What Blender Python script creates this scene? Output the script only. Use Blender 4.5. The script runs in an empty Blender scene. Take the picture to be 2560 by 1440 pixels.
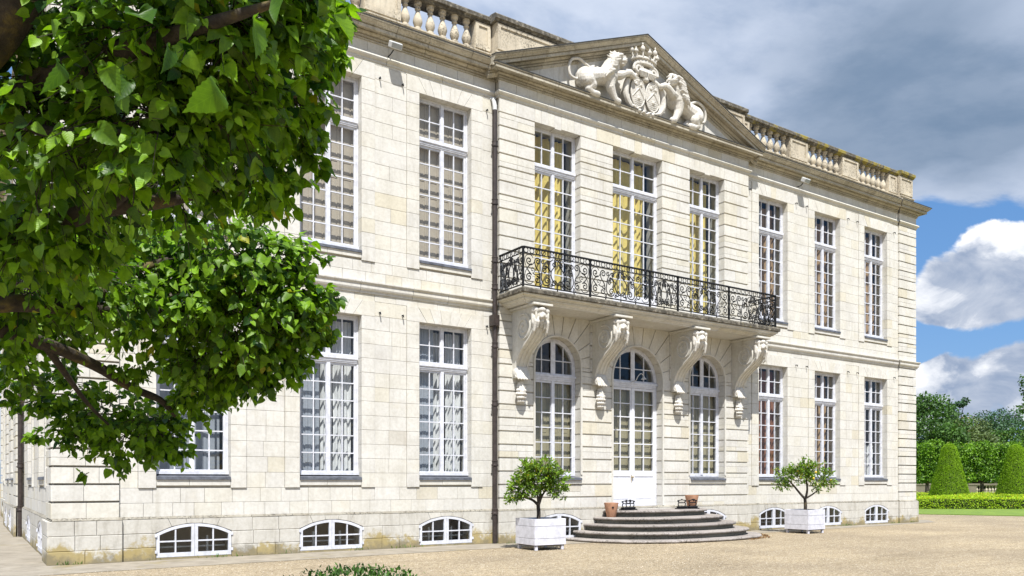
import bpy, math, random
import numpy as np
from mathutils import Vector, Matrix

# ------------------------------------------------------------------ camera, sky, sun, exposure
scene = bpy.context.scene
COL = scene.collection
FPX, YAW, YH, CD, CH = 2030.8, math.radians(56.124), 1204.5, 17.808, 1.6
CY, SY = math.cos(YAW), math.sin(YAW)
cam_data = bpy.data.cameras.new('camera')
cam = bpy.data.objects.new('camera', cam_data)
COL.objects.link(cam)
cam.location = (0, -CD, CH)
cam.rotation_euler = (math.pi / 2, 0, YAW - math.pi / 2)
cam_data.sensor_width = 36.0
cam_data.sensor_fit = 'HORIZONTAL'
cam_data.lens = 36.0 * FPX / 2560.0
cam_data.shift_y = (YH - 720) / 2560.0
cam_data.clip_start = 0.1
cam_data.clip_end = 3000
scene.camera = cam

SUN_DIR = Vector((-0.62, -1.15, 2.1)).normalized()      # towards the sun
sun_el = math.asin(SUN_DIR.z)
sun_az = math.atan2(SUN_DIR.x, SUN_DIR.y)
sun_data = bpy.data.lights.new('sun', 'SUN')
sun_data.energy = 4.6
sun_data.angle = math.radians(0.53)
sun_data.color = (1.0, 0.968, 0.92)
sun = bpy.data.objects.new('sun', sun_data)
COL.objects.link(sun)
sun.location = (0, -20, 40)
sun.rotation_euler = SUN_DIR.to_track_quat('Z', 'Y').to_euler()

scene.view_settings.view_transform = 'Standard'
scene.view_settings.look = 'None'
scene.view_settings.gamma = 1.0
scene.view_settings.exposure = 0.78
scene.view_settings.use_curve_mapping = False
scene.render.engine = 'CYCLES'
scene.cycles.use_denoising = True
scene.cycles.max_bounces = 8
scene.cycles.transparent_max_bounces = 12
scene.cycles.caustics_reflective = False
scene.cycles.caustics_refractive = False


def ray(px, py):
    u = (px - 1280) / FPX
    return Vector((CY + SY * u, SY - CY * u, (YH - py) / FPX))


def at(px, py, d):
    """point seen in direction (px,py) at depth d metres from the lens"""
    return Vector((0, -CD, CH)) + ray(px, py) * d


class N:
    """small node helper"""
    def __init__(self, tree):
        self.t = tree
        self.n = tree.nodes
        self.l = tree.links

    def new(self, typ, **kw):
        nd = self.n.new(typ)
        for k, v in kw.items():
            if k == 'inp':
                for kk, vv in v.items():
                    self.set(nd.inputs[kk], vv)
            else:
                setattr(nd, k, v)
        return nd

    def set(self, sock, v):
        if hasattr(v, 'is_output'):
            self.l.new(v, sock)
        elif isinstance(v, (tuple, list)) and sock.type == 'RGBA' and len(v) == 3:
            sock.default_value = (*v, 1)
        else:
            sock.default_value = v

    def math(self, op, a, b=0.5, c=None, clamp=False):
        nd = self.n.new('ShaderNodeMath')
        nd.operation = op
        nd.use_clamp = clamp
        self.set(nd.inputs[0], a)
        self.set(nd.inputs[1], b)
        if c is not None:
            self.set(nd.inputs[2], c)
        return nd.outputs[0]

    def vmath(self, op, a, b=(0, 0, 0), scale=None):
        nd = self.n.new('ShaderNodeVectorMath')
        nd.operation = op
        self.set(nd.inputs[0], a)
        self.set(nd.inputs[1], b)
        if scale is not None:
            self.set(nd.inputs[3], scale)
        return nd

    def mix(self, fac, a, b, mode='MIX'):
        nd = self.n.new('ShaderNodeMix')
        nd.data_type = 'RGBA'
        nd.blend_type = mode
        self.set(nd.inputs[0], fac)
        self.set(nd.inputs[6], a)
        self.set(nd.inputs[7], b)
        return nd.outputs[2]

    def ramp(self, fac, stops, interp='LINEAR'):
        nd = self.n.new('ShaderNodeValToRGB')
        cr = nd.color_ramp
        cr.interpolation = interp
        while len(cr.elements) < len(stops):
            cr.elements.new(0.5)
        for e, (p, c) in zip(cr.elements, stops):
            e.position = p
            e.color = (*c, 1) if len(c) == 3 else c
        self.set(nd.inputs[0], fac)
        return nd.outputs[0]

    def noise(self, vec, scale, detail=4, rough=0.55, dist=0.0):
        nd = self.n.new('ShaderNodeTexNoise')
        if vec is not None:
            self.set(nd.inputs['Vector'], vec)
        nd.inputs['Scale'].default_value = scale
        nd.inputs['Detail'].default_value = detail
        nd.inputs['Roughness'].default_value = rough
        nd.inputs['Distortion'].default_value = dist
        return nd.outputs['Fac']

    def maprange(self, v, a, b, c=0.0, d=1.0, smooth=False):
        nd = self.n.new('ShaderNodeMapRange')
        nd.interpolation_type = 'SMOOTHSTEP' if smooth else 'LINEAR'
        self.set(nd.inputs[0], v)
        for i, x in zip((1, 2, 3, 4), (a, b, c, d)):
            nd.inputs[i].default_value = x
        return nd.outputs[0]


def build_world():
    w = bpy.data.worlds.new('World')
    scene.world = w
    w.use_nodes = True
    w.node_tree.nodes.clear()
    g = N(w.node_tree)
    out = g.new('ShaderNodeOutputWorld')
    bg = g.new('ShaderNodeBackground')
    g.l.new(bg.outputs[0], out.inputs[0])
    sky = g.new('ShaderNodeTexSky', sky_type='NISHITA', sun_disc=False)
    sky.sun_elevation = sun_el
    sky.sun_rotation = sun_az
    sky.air_density = 1.0
    sky.dust_density = 0.6
    sky.ozone_density = 2.2
    tc = g.new('ShaderNodeTexCoord')
    d = g.vmath('NORMALIZE', tc.outputs['Generated']).outputs[0]
    sep = g.new('ShaderNodeSeparateXYZ', inp={0: d})
    z = g.math('MAXIMUM', sep.outputs[2], 0.0)
    # cloud sheet at constant height: directions flattened by elevation
    k = g.math('DIVIDE', 1.0, g.math('ADD', z, 0.30))
    p = g.new('ShaderNodeCombineXYZ', inp={0: g.math('MULTIPLY', sep.outputs[0], k), 1: g.math('MULTIPLY', sep.outputs[1], k),
                                            2: g.math('MULTIPLY', z, 2.4)}).outputs[0]
    p = g.vmath('ADD', p, CLOUD_OFF).outputs[0]
    n1 = g.noise(p, 1.9, 10, 0.58, 0.25)
    psun = g.vmath('ADD', p, (-0.03, -0.05, 0.13)).outputs[0]
    n2 = g.noise(psun, 1.9, 10, 0.58, 0.25)
    bias = None
    for px, py, rad, amt in CLOUD_MASSES:      # where the big banks and the gaps lie
        c = ray(px, py).normalized()
        dist = g.vmath('DISTANCE', d, tuple(c)).outputs['Value']
        b = g.maprange(dist, rad, 0.0, 0.0, amt, True)
        bias = b if bias is None else g.math('ADD', bias, b)
    dens = g.math('ADD', n1, bias)
    soft0 = g.noise(p, 2.1, 5, 0.55, 0.3)
    alpha = g.maprange(dens, 0.455, 0.545, 0, 1, True)
    dark = None
    for px, py, rad, amt in CLOUD_DARK:        # the heavy, rain-grey part of the bank
        dist = g.vmath('DISTANCE', d, tuple(ray(px, py).normalized())).outputs['Value']
        b = g.maprange(dist, rad, 0.0, 0.0, amt, True)
        dark = b if dark is None else g.math('ADD', dark, b)
    thick = g.math('ADD', g.maprange(dens, 0.50, 0.85, 0.0, 0.45, True), g.math('MULTIPLY', dark, g.maprange(soft0, 0.3, 0.65, 1.15, 0.5)), clamp=True)
    lit = g.maprange(g.math('SUBTRACT', n1, n2), -0.10, 0.11, 0, 1, True)
    soft = g.noise(p, 4.2, 7, 0.6, 0.3)
    lit = g.math('ADD', g.math('MULTIPLY', lit, 0.75), g.math('MULTIPLY', g.math('SUBTRACT', soft, 0.35), 0.75), clamp=True)
    white = (5.5, 6.0, 7.0)
    grey = (2.9, 3.65, 5.1)
    slate = (1.35, 1.98, 2.95)
    base = g.mix(thick, grey, slate)
    lit2 = g.math('MULTIPLY', lit, g.maprange(thick, 0.0, 1.0, 1.0, 0.2), clamp=True)
    cloud = g.mix(lit2, base, white)
    skyc = g.mix(0.6, sky.outputs[0], (0.62, 2.1, 5.0))
    high = g.mix(alpha, skyc, cloud)
    # heaped cumulus low over the horizon
    q = g.vmath('MULTIPLY', d, (1.0, 1.0, 1.5)).outputs[0]
    q = g.vmath('ADD', q, CUMULUS_OFF).outputs[0]
    m1 = g.noise(q, 7.5, 9, 0.56, 0.35)
    m2 = g.noise(g.vmath('ADD', q, (-0.012, -0.02, 0.05)).outputs[0], 7.5, 9, 0.56, 0.35)
    bias = g.maprange(sep.outputs[2], 0.0, 0.32, -0.04, -0.22)
    for px, py, rad, amt in CUMULUS:
        dist = g.vmath('DISTANCE', d, tuple(ray(px, py).normalized())).outputs['Value']
        bias = g.math('ADD', bias, g.maprange(dist, rad, 0.0, 0.0, amt, True))
    den2 = g.math('ADD', m1, bias)
    a2 = g.maprange(den2, 0.485, 0.56, 0, 1, True)
    l2 = g.maprange(g.math('SUBTRACT', m1, m2), -0.13, 0.09, 0, 1, True)
    shade = None
    for px, py, rad, amt in CUMULUS_BASE:      # flat grey undersides
        dist = g.vmath('DISTANCE', d, tuple(ray(px, py).normalized())).outputs['Value']
        b = g.maprange(dist, rad, 0.0, 0.0, amt, True)
        shade = b if shade is None else g.math('ADD', shade, b)
    puff = g.noise(q, 16.0, 8, 0.6, 0.4)
    shade = g.math('MULTIPLY', shade, g.maprange(puff, 0.35, 0.65, 1.15, 0.55))
    l2 = g.math('SUBTRACT', g.math('ADD', g.math('MULTIPLY', l2, 0.7), g.maprange(puff, 0.3, 0.7, 0.05, 0.55)), shade)
    l2 = g.math('MAXIMUM', l2, g.maprange(puff, 0.35, 0.7, 0.0, 0.42), clamp=True)
    cum = g.mix(l2, (2.15, 2.75, 3.9), (8.2, 8.25, 8.4))
    final = g.mix(a2, high, cum)
    g.l.new(final, bg.inputs[0])
    bg.inputs[1].default_value = 0.085


CLOUD_OFF = (3.7, 1.3, 0.0)
CLOUD_MASSES = [  # px, py, radius (chord), density
    (1700, 40, 0.50, 0.17), (2300, 180, 0.34, 0.22), (2560, 150, 0.25, 0.10), (1890, 250, 0.035, -0.16), (2060, 345, 0.05, -0.15),
    (2450, 720, 0.22, -0.34), (2330, 520, 0.10, -0.22), (2420, 470, 0.05, 0.12), (2350, 900, 0.2, -0.2), (2540, 470, 0.06, -0.06),
]
CLOUD_DARK = [(2400, 260, 0.23, 0.85), (2150, 320, 0.15, 0.40), (1850, 150, 0.2, 0.10)]
CUMULUS_OFF = (0.35, 0.1, 0.0)
CUMULUS = [(2530, 700, 0.12, 0.30), (2600, 630, 0.09, 0.20), (2360, 735, 0.075, 0.22), (2420, 790, 0.07, 0.14), (2330, 660, 0.04, 0.08),
           (2430, 858, 0.05, -0.26), (2540, 850, 0.04, -0.2), (2320, 858, 0.04, -0.2), (2330, 500, 0.08, -0.2), (2560, 490, 0.06, -0.25),
           (2350, 935, 0.045, 0.22), (2500, 905, 0.05, 0.20), (2590, 930, 0.05, 0.14), (2420, 985, 0.08, 0.17), (2330, 1000, 0.07, 0.15)]
CUMULUS_BASE = [(2480, 800, 0.10, 0.75), (2350, 800, 0.075, 0.6), (2600, 790, 0.09, 0.7), (2420, 1000, 0.06, 0.55), (2540, 965, 0.05, 0.5)]
build_world()

# ------------------------------------------------------------------ mesh helpers
rnd = random.Random(7)
WL = {}


class MB:
    def __init__(self):
        self.v = []
        self.f = []
        self.t = []

    def add(self, verts, faces, tint=0.5):
        o = len(self.v)
        self.v.extend([tuple(p) for p in verts])
        self.f.extend([tuple(i + o for i in q) for q in faces])
        self.t.extend([tint] * len(faces))
        return self

    def box(self, x0, x1, y0, y1, z0, z1, tint=0.5):
        return self.add([(x0, y0, z0), (x1, y0, z0), (x1, y1, z0), (x0, y1, z0), (x0, y0, z1), (x1, y0, z1), (x1, y1, z1), (x0, y1, z1)],
                        [(0, 3, 2, 1), (4, 5, 6, 7), (0, 1, 5, 4), (1, 2, 6, 5), (2, 3, 7, 6), (3, 0, 4, 7)], tint)

    def bbox(self, x0, x1, y0, y1, z0, z1, b=0.006, tint=0.5):
        """box with chamfered edges (all 12)"""
        xs, ys, zs = (x0, x1), (y0, y1), (z0, z1)
        vs, idx = [], {}
        for i in (0, 1):
            for j in (0, 1):
                for k in (0, 1):
                    sx, sy, sz = (1 - 2 * i), (1 - 2 * j), (1 - 2 * k)
                    for a in range(3):
                        p = [xs[i] + sx * b, ys[j] + sy * b, zs[k] + sz * b]
                        p[a] = (xs[i], ys[j], zs[k])[a]
                        idx[(i, j, k, a)] = len(vs)
                        vs.append(tuple(p))
        fs = []
        for a in range(3):
            o1, o2 = [c for c in range(3) if c != a]
            for s in (0, 1):
                q = []
                for (m, n) in ((0, 0), (1, 0), (1, 1), (0, 1)):
                    c = [0, 0, 0]
                    c[a] = s
                    c[o1] = m
                    c[o2] = n
                    q.append(idx[(*c, a)])
                if (s == 1) == (a == 1):
                    q = q[::-1]
                fs.append(tuple(q))
        for a in range(3):        # edge chamfers along axis a
            o1, o2 = [c for c in range(3) if c != a]
            for m in (0, 1):
                for n in (0, 1):
                    c0, c1 = [0, 0, 0], [0, 0, 0]
                    c1[a] = 1
                    for c in (c0, c1):
                        c[o1] = m
                        c[o2] = n
                    fs.append((idx[(*c0, o1)], idx[(*c0, o2)], idx[(*c1, o2)], idx[(*c1, o1)]))
        for i in (0, 1):
            for j in (0, 1):
                for k in (0, 1):
                    fs.append((idx[(i, j, k, 0)], idx[(i, j, k, 1)], idx[(i, j, k, 2)]))
        return self.add(vs, fs, tint)

    def tube(self, pts, r, n=6, tint=0.5, caps=True, closed=False):
        pts = [Vector(p) for p in pts]
        m = len(pts)
        rs = r if isinstance(r, (list, tuple)) else [r] * m
        verts = []
        up = None
        for i, p in enumerate(pts):
            if closed:
                t = pts[(i + 1) % m] - pts[i - 1]
            else:
                t = pts[min(i + 1, m - 1)] - pts[max(i - 1, 0)]
            t = t.normalized() if t.length > 1e-9 else Vector((0, 0, 1))
            if up is None:
                up = Vector((0, 0, 1)) if abs(t.z) < 0.9 else Vector((1, 0, 0))
            a = t.cross(up)
            if a.length < 1e-6:
                a = t.orthogonal()
            a.normalize()
            b = a.cross(t).normalized()
            up = b
            for k in range(n):
                th = 2 * math.pi * k / n
                verts.append(p + (a * math.cos(th) + b * math.sin(th)) * rs[i])
        faces = []
        for i in range(m if closed else m - 1):
            for k in range(n):
                i2 = (i + 1) % m
                faces.append((i * n + k, i * n + (k + 1) % n, i2 * n + (k + 1) % n, i2 * n + k))
        if caps and not closed:
            faces.append(tuple(range(n))[::-1])
            faces.append(tuple((m - 1) * n + k for k in range(n)))
        return self.add(verts, faces, tint)

    def lathe(self, prof, c=(0, 0, 0), n=16, tint=0.5):
        """prof: list of (r,z)"""
        verts, faces = [], []
        for r, z in prof:
            for k in range(n):
                th = 2 * math.pi * k / n
                verts.append((c[0] + r * math.cos(th), c[1] + r * math.sin(th), c[2] + z))
        for i in range(len(prof) - 1):
            for k in range(n):
                faces.append((i * n + k, i * n + (k + 1) % n, (i + 1) * n + (k + 1) % n, (i + 1) * n + k))
        faces.append(tuple(range(n))[::-1])
        faces.append(tuple((len(prof) - 1) * n + k for k in range(n)))
        return self.add(verts, faces, tint)

    def extrude_profile(self, prof, fr0, fr1, tint=0.5):
        """prof: list of (out,z) closed polygon; fr0/fr1 map (out,z)->point at both ends"""
        m = len(prof)
        verts = [fr0(*p) for p in prof] + [fr1(*p) for p in prof]
        faces = [(i, (i + 1) % m, m + (i + 1) % m, m + i) for i in range(m)]
        faces.append(tuple(range(m))[::-1])
        faces.append(tuple(range(m, 2 * m)))
        return self.add(verts, faces, tint)

    def prism(self, poly, y0, y1, tint=0.5):
        """poly in XZ, extruded from y0 to y1"""
        m = len(poly)
        verts = [(x, y0, z) for x, z in poly] + [(x, y1, z) for x, z in poly]
        faces = [(i, (i + 1) % m, m + (i + 1) % m, m + i) for i in range(m)]
        faces.append(tuple(range(m))[::-1])
        faces.append(tuple(range(m, 2 * m)))
        return self.add(verts, faces, tint)

    def ball(self, c, r, n=8, m=5, tint=0.5):
        rx, ry, rz = r if isinstance(r, (tuple, list)) else (r, r, r)
        verts, faces = [(c[0], c[1], c[2] - rz)], []
        for i in range(1, m):
            ph = math.pi * i / m - math.pi / 2
            for k in range(n):
                th = 2 * math.pi * k / n
                verts.append((c[0] + rx * math.cos(ph) * math.cos(th), c[1] + ry * math.cos(ph) * math.sin(th), c[2] + rz * math.sin(ph)))
        verts.append((c[0], c[1], c[2] + rz))
        L = len(verts) - 1
        for k in range(n):
            faces.append((0, 1 + (k + 1) % n, 1 + k))
            faces.append((L, 1 + (m - 2) * n + k, 1 + (m - 2) * n + (k + 1) % n))
        for i in range(m - 2):
            for k in range(n):
                faces.append((1 + i * n + k, 1 + i * n + (k + 1) % n, 1 + (i + 1) * n + (k + 1) % n, 1 + (i + 1) * n + k))
        return self.add(verts, faces, tint)

    def build(self, name, mat, parent=None, smooth=False, center=True, tint=False):
        vs = np.array(self.v, dtype=float)
        lo, hi = vs.min(0), vs.max(0)
        loc = Vector(((lo[0] + hi[0]) / 2, (lo[1] + hi[1]) / 2, lo[2])) if center else Vector((0, 0, 0))
        me = bpy.data.meshes.new(name)
        me.from_pydata((vs - np.array(loc)).tolist(), [], self.f)
        if tint:
            a = me.attributes.new('tint', 'FLOAT', 'FACE')
            a.data.foreach_set('value', self.t)
        if smooth:
            me.polygons.foreach_set('use_smooth', [True] * len(me.polygons))
            if smooth != 'all':
                me.set_sharp_from_angle(angle=math.radians(smooth if smooth is not True else 40))
        me.materials.append(mat)
        return link(name, me, loc, parent)


def link(name, data, loc=(0, 0, 0), parent=None):
    o = bpy.data.objects.new(name, data)
    COL.objects.link(o)
    o.location = loc
    WL[o.name] = Vector(loc)
    if parent is not None:
        o.parent = parent
        o.matrix_parent_inverse = Matrix.Translation(-WL[parent.name])
    return o


def tag(o, label=None, cat=None, group=None, kind=None):
    if label:
        o['label'] = label
    if cat:
        o['category'] = cat
    if group:
        o['group'] = group
    if kind:
        o['kind'] = kind
    return o


def empty(name, loc, label=None, cat=None, group=None):
    o = link(name, None, loc)
    o.empty_display_size = 0.2
    return tag(o, label, cat, group)


def copy_tree(o, loc, parent=None, rz=0.0):
    """copy a thing with its parts and sub-parts to a new base"""
    c = o.copy()
    COL.objects.link(c)
    if parent is None:
        c.parent = None
        c.location = loc
        c.rotation_euler.z = o.rotation_euler.z + rz
    else:
        c.parent = parent
    for ch in o.children:
        copy_tree(ch, None, c)
    return c


def inst(name, mesh, loc, parent, rz=0.0, scale=None):
    o = link(name, mesh, loc, parent)
    o.rotation_euler.z = rz
    if scale:
        o.scale = scale
    return o


def fast_mesh(name, verts, faces_flat, nper, mat, parent=None, uv=None, smooth=False, tint=None):
    """numpy mesh of polygons that all have nper corners"""
    me = bpy.data.meshes.new(name)
    nv, nf = len(verts), len(faces_flat) // nper
    me.vertices.add(nv)
    me.vertices.foreach_set('co', np.asarray(verts, dtype=np.float32).ravel())
    me.loops.add(nf * nper)
    me.loops.foreach_set('vertex_index', np.asarray(faces_flat, dtype=np.int32))
    me.polygons.add(nf)
    me.polygons.foreach_set('loop_start', np.arange(0, nf * nper, nper, dtype=np.int32))
    if smooth:
        me.polygons.foreach_set('use_smooth', np.ones(nf, dtype=bool))
    if uv is not None:
        l = me.uv_layers.new(name='UVMap')
        l.data.foreach_set('uv', np.asarray(uv, dtype=np.float32).ravel())
    if tint is not None:
        a = me.attributes.new('tint', 'FLOAT', 'FACE')
        a.data.foreach_set('value', np.asarray(tint, dtype=np.float32))
    me.update(calc_edges=True)
    me.validate()
    me.materials.append(mat)
    return link(name, me, (0, 0, 0), parent)


# ------------------------------------------------------------------ materials
def mat(name):
    m = bpy.data.materials.new(name)
    m.use_nodes = True
    m.node_tree.nodes.clear()
    g = N(m.node_tree)
    out = g.new('ShaderNodeOutputMaterial')
    b = g.new('ShaderNodeBsdfPrincipled')
    g.l.new(b.outputs[0], out.inputs[0])
    return m, g, b, out


def pos(g):
    return g.new('ShaderNodeNewGeometry').outputs['Position']


def bump(g, b, h, strength=0.3, dist=0.01):
    nd = g.new('ShaderNodeBump', inp={'Strength': strength, 'Distance': dist, 'Height': h})
    g.l.new(nd.outputs[0], b.inputs['Normal'])


def attr(g, name='tint'):
    return g.new('ShaderNodeAttribute', attribute_name=name).outputs['Fac']


def stone_mat(name, stops, dirt=0.0, lichen=False, dark_streak=0.0, rough=0.85, relief=0.25, streak=0.0):
    m, g, b, out = mat(name)
    P = pos(g)
    c = g.ramp(attr(g), stops)
    n = g.noise(P, 1.7, 5, 0.6)
    c = g.mix(1.0, c, g.ramp(n, [(0.25, (0.86, 0.85, 0.83)), (0.7, (1.05, 1.05, 1.05))]), 'MULTIPLY')
    n2 = g.noise(P, 14.0, 5, 0.65)
    c = g.mix(0.55, c, g.ramp(n2, [(0.3, (0.82, 0.8, 0.76)), (0.6, (1.06, 1.06, 1.06))]), 'MULTIPLY')
    if dirt > 0:
        mp = g.vmath('MULTIPLY', P, (3.6, 3.6, 0.8)).outputs[0]
        dn = g.noise(mp, 1.3, 7, 0.70, 0.4)
        c = g.mix(g.math('MULTIPLY', g.maprange(dn, 0.46, 0.72, 0, 1, True), dirt), c, (0.20, 0.175, 0.13))
    if streak > 0:      # rain streaks and ochre staining with shapes of their own
        sv = g.vmath('MULTIPLY', P, (7.0, 7.0, 0.35)).outputs[0]
        sn = g.noise(sv, 1.0, 6, 0.62, 0.2)
        pn = g.noise(P, 0.55, 4, 0.6)
        f = g.math('MULTIPLY', g.maprange(sn, 0.50, 0.68, 0, 1, True), g.maprange(pn, 0.42, 0.62, 0, 1, True))
        c = g.mix(g.math('MULTIPLY', f, streak), c, (0.33, 0.30, 0.23))
        on = g.noise(P, 0.9, 5, 0.6, 0.3)
        c = g.mix(g.math('MULTIPLY', g.maprange(on, 0.55, 0.72, 0, 1, True), streak * 0.8), c, (0.50, 0.44, 0.29))
        pit = g.noise(P, 26.0, 6, 0.75)
        c = g.mix(g.math('MULTIPLY', g.maprange(pit, 0.66, 0.74, 0, 1, True), 0.5), c, (0.26, 0.235, 0.19))
    if dark_streak > 0:
        sp = g.noise(P, 21.0, 7, 0.75)
        big = g.noise(P, 1.1, 4, 0.6)
        msk = g.math('MULTIPLY', g.maprange(sp, 0.48, 0.6, 0, 1, True), g.maprange(big, 0.38, 0.55, 0, 1, True))
        c = g.mix(g.math('MULTIPLY', msk, dark_streak), c, (0.055, 0.05, 0.04))
    if lichen:
        z = g.new('ShaderNodeSeparateXYZ', inp={0: P}).outputs[2]
        ln = g.noise(P, 1.05, 5, 0.62, 0.3)
        f = g.math('ADD', g.math('ADD', ln, g.math('MULTIPLY', g.math('SUBTRACT', g.noise(P, 11.0, 6, 0.7), 0.5), 0.5)), g.maprange(z, 0.0, 0.62, 0.27, -0.24))
        c = g.mix(g.math('MULTIPLY', g.maprange(f, 0.52, 0.68, 0, 1, True), 0.75), c, (0.31, 0.225, 0.04))
        gn = g.noise(P, 2.6, 6, 0.7)
        f2 = g.math('ADD', gn, g.maprange(z, 0.0, 0.4, 0.22, -0.1))
        c = g.mix(g.math('MULTIPLY', g.maprange(f2, 0.5, 0.72, 0, 1, True), 0.65), c, (0.16, 0.145, 0.11))
    g.l.new(c, b.inputs['Base Color'])
    b.inputs['Roughness'].default_value = rough
    b.inputs['Specular IOR Level'].default_value = 0.25
    hb = g.math('ADD', g.math('MULTIPLY', n2, 0.6), g.math('MULTIPLY', g.noise(P, 60, 3, 0.6), 0.4))
    bump(g, b, hb, relief, 0.012)
    return m


TUF = [(0.0, (0.57, 0.56, 0.53)), (0.3, (0.605, 0.595, 0.56)), (0.55, (0.61, 0.597, 0.55)), (0.78, (0.60, 0.58, 0.51)),
       (0.9, (0.585, 0.55, 0.45)), (1.0, (0.52, 0.50, 0.455))]
M_STONE = stone_mat('tuffeau_stone', TUF, dirt=0.14, streak=0.28)
M_PLINTH = stone_mat('plinth_stone', [(0, (0.50, 0.485, 0.445)), (1, (0.585, 0.57, 0.52))], dirt=0.42, lichen=True, relief=0.45)
M_PLCAP = stone_mat('dirty_plinth_cap_stone', [(0, (0.24, 0.225, 0.19)), (1, (0.34, 0.32, 0.27))], dirt=0.8, dark_streak=0.9, relief=0.5)
M_CORN = stone_mat('weathered_cornice_stone', [(0, (0.40, 0.37, 0.30)), (0.5, (0.47, 0.435, 0.355)), (1, (0.54, 0.505, 0.42))], dirt=0.6, dark_streak=0.4, relief=0.4)
M_PARA = stone_mat('parapet_stone', [(0, (0.50, 0.445, 0.35)), (1, (0.58, 0.52, 0.41))], dirt=0.45, dark_streak=0.75, relief=0.4)
M_SCULPT = stone_mat('carved_white_stone', [(0, (0.62, 0.60, 0.555)), (1, (0.62, 0.60, 0.555))], dirt=0.32, dark_streak=0.25, relief=0.5)
M_STEP = stone_mat('worn_step_stone', [(0, (0.28, 0.255, 0.24)), (1, (0.35, 0.32, 0.30))], dirt=0.4, dark_streak=0.8, relief=0.7)
M_RISER = stone_mat('shaded_mossy_riser_stone', [(0, (0.12, 0.125, 0.105)), (1, (0.18, 0.175, 0.15))], dirt=0.4, dark_streak=0.9, relief=0.7)  # moss, plus the shade under the nosings put into a darker tone


def mortar_mat():
    m, g, b, out = mat('lime_mortar')
    P = pos(g)
    c = g.ramp(g.noise(P, 5, 5, 0.6), [(0.3, (0.42, 0.395, 0.34)), (0.7, (0.53, 0.505, 0.45))])
    g.l.new(c, b.inputs['Base Color'])
    b.inputs['Roughness'].default_value = 0.95
    return m


M_MORTAR = mortar_mat()


def cap_mat():
    m, g, b, out = mat('lichen_coping_stone')
    P = pos(g)
    n = g.noise(P, 9, 7, 0.72)
    c = g.ramp(n, [(0.32, (0.035, 0.032, 0.026)), (0.5, (0.10, 0.09, 0.07)), (0.62, (0.22, 0.20, 0.16)), (0.72, (0.5, 0.47, 0.40))])
    x = g.new('ShaderNodeSeparateXYZ', inp={0: P}).outputs[0]
    y = g.math('ADD', g.noise(P, 2.2, 5, 0.65), g.maprange(x, 12, 30, -0.12, 0.12))
    c = g.mix(g.math('MULTIPLY', g.maprange(y, 0.55, 0.66, 0, 1, True), 0.85), c, (0.27, 0.22, 0.035))
    g.l.new(c, b.inputs['Base Color'])
    b.inputs['Roughness'].default_value = 0.95
    bump(g, b, n, 0.6, 0.02)
    return m


M_CAP = cap_mat()


def paint_mat(name, col, rough=0.45, wear=0.06, spec=0.4):
    m, g, b, out = mat(name)
    P = pos(g)
    n = g.noise(P, 8, 5, 0.65)
    c = g.ramp(n, [(0.3, tuple(x * (1 - wear * 2) for x in col)), (0.62, col)])
    g.l.new(c, b.inputs['Base Color'])
    b.inputs['Roughness'].default_value = rough
    b.inputs['Specular IOR Level'].default_value = spec
    bump(g, b, g.noise(P, 45, 3, 0.6), 0.12, 0.004)
    return m


M_WHITE = paint_mat('white_paint', (0.66, 0.675, 0.73), wear=0.14)
M_DOOR = paint_mat('white_door_paint', (0.70, 0.71, 0.755), wear=0.08)
M_PLANTER = paint_mat('white_planter_paint', (0.66, 0.665, 0.73), wear=0.12)
M_SLATE = paint_mat('slate', (0.12, 0.13, 0.155), rough=0.5, wear=0.3)
M_LEAD = paint_mat('weathered_lead', (0.045, 0.048, 0.05), rough=0.7, wear=0.3)
M_IRON = paint_mat('black_wrought_iron', (0.012, 0.0125, 0.014), rough=0.6, wear=0.25, spec=0.25)
M_PIPE = paint_mat('brown_cast_iron', (0.052, 0.040, 0.036), rough=0.45, wear=0.3)
M_SHUTB = paint_mat('beige_shutter_paint', (0.47, 0.40, 0.315), rough=0.6)
M_SHUTK = paint_mat('khaki_shutter_paint', (0.36, 0.315, 0.20), rough=0.6)
M_SHUTG = paint_mat('grey_shutter_paint', (0.34, 0.36, 0.40), rough=0.6)
M_TERRA = paint_mat('terracotta', (0.50, 0.27, 0.165), rough=0.8, wear=0.15)
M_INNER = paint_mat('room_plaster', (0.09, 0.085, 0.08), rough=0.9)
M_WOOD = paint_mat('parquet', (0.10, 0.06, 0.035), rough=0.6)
M_LAMP = paint_mat('lamp_housing', (0.55, 0.56, 0.56), rough=0.4)
M_LENS = paint_mat('lamp_lens', (0.35, 0.38, 0.40), rough=0.15)
M_BRASS = paint_mat('dull_brass', (0.35, 0.28, 0.15), rough=0.35)


def cloth_mat(name, col, sheen=0.3, rough=0.7):
    m, g, b, out = mat(name)
    P = pos(g)
    c = g.ramp(g.noise(P, 6, 4, 0.6), [(0.3, tuple(x * 0.8 for x in col)), (0.65, col)])
    g.l.new(c, b.inputs['Base Color'])
    b.inputs['Roughness'].default_value = rough
    b.inputs['Sheen Weight'].default_value = sheen
    return m


M_CURY = cloth_mat('yellow_silk', (0.76, 0.60, 0.17), 0.3, 0.5)
M_CURW = cloth_mat('white_voile', (0.72, 0.71, 0.70))
M_CURR = cloth_mat('rust_red_cloth', (0.27, 0.10, 0.045))
M_CURO = cloth_mat('tan_cloth', (0.40, 0.25, 0.12))


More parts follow.
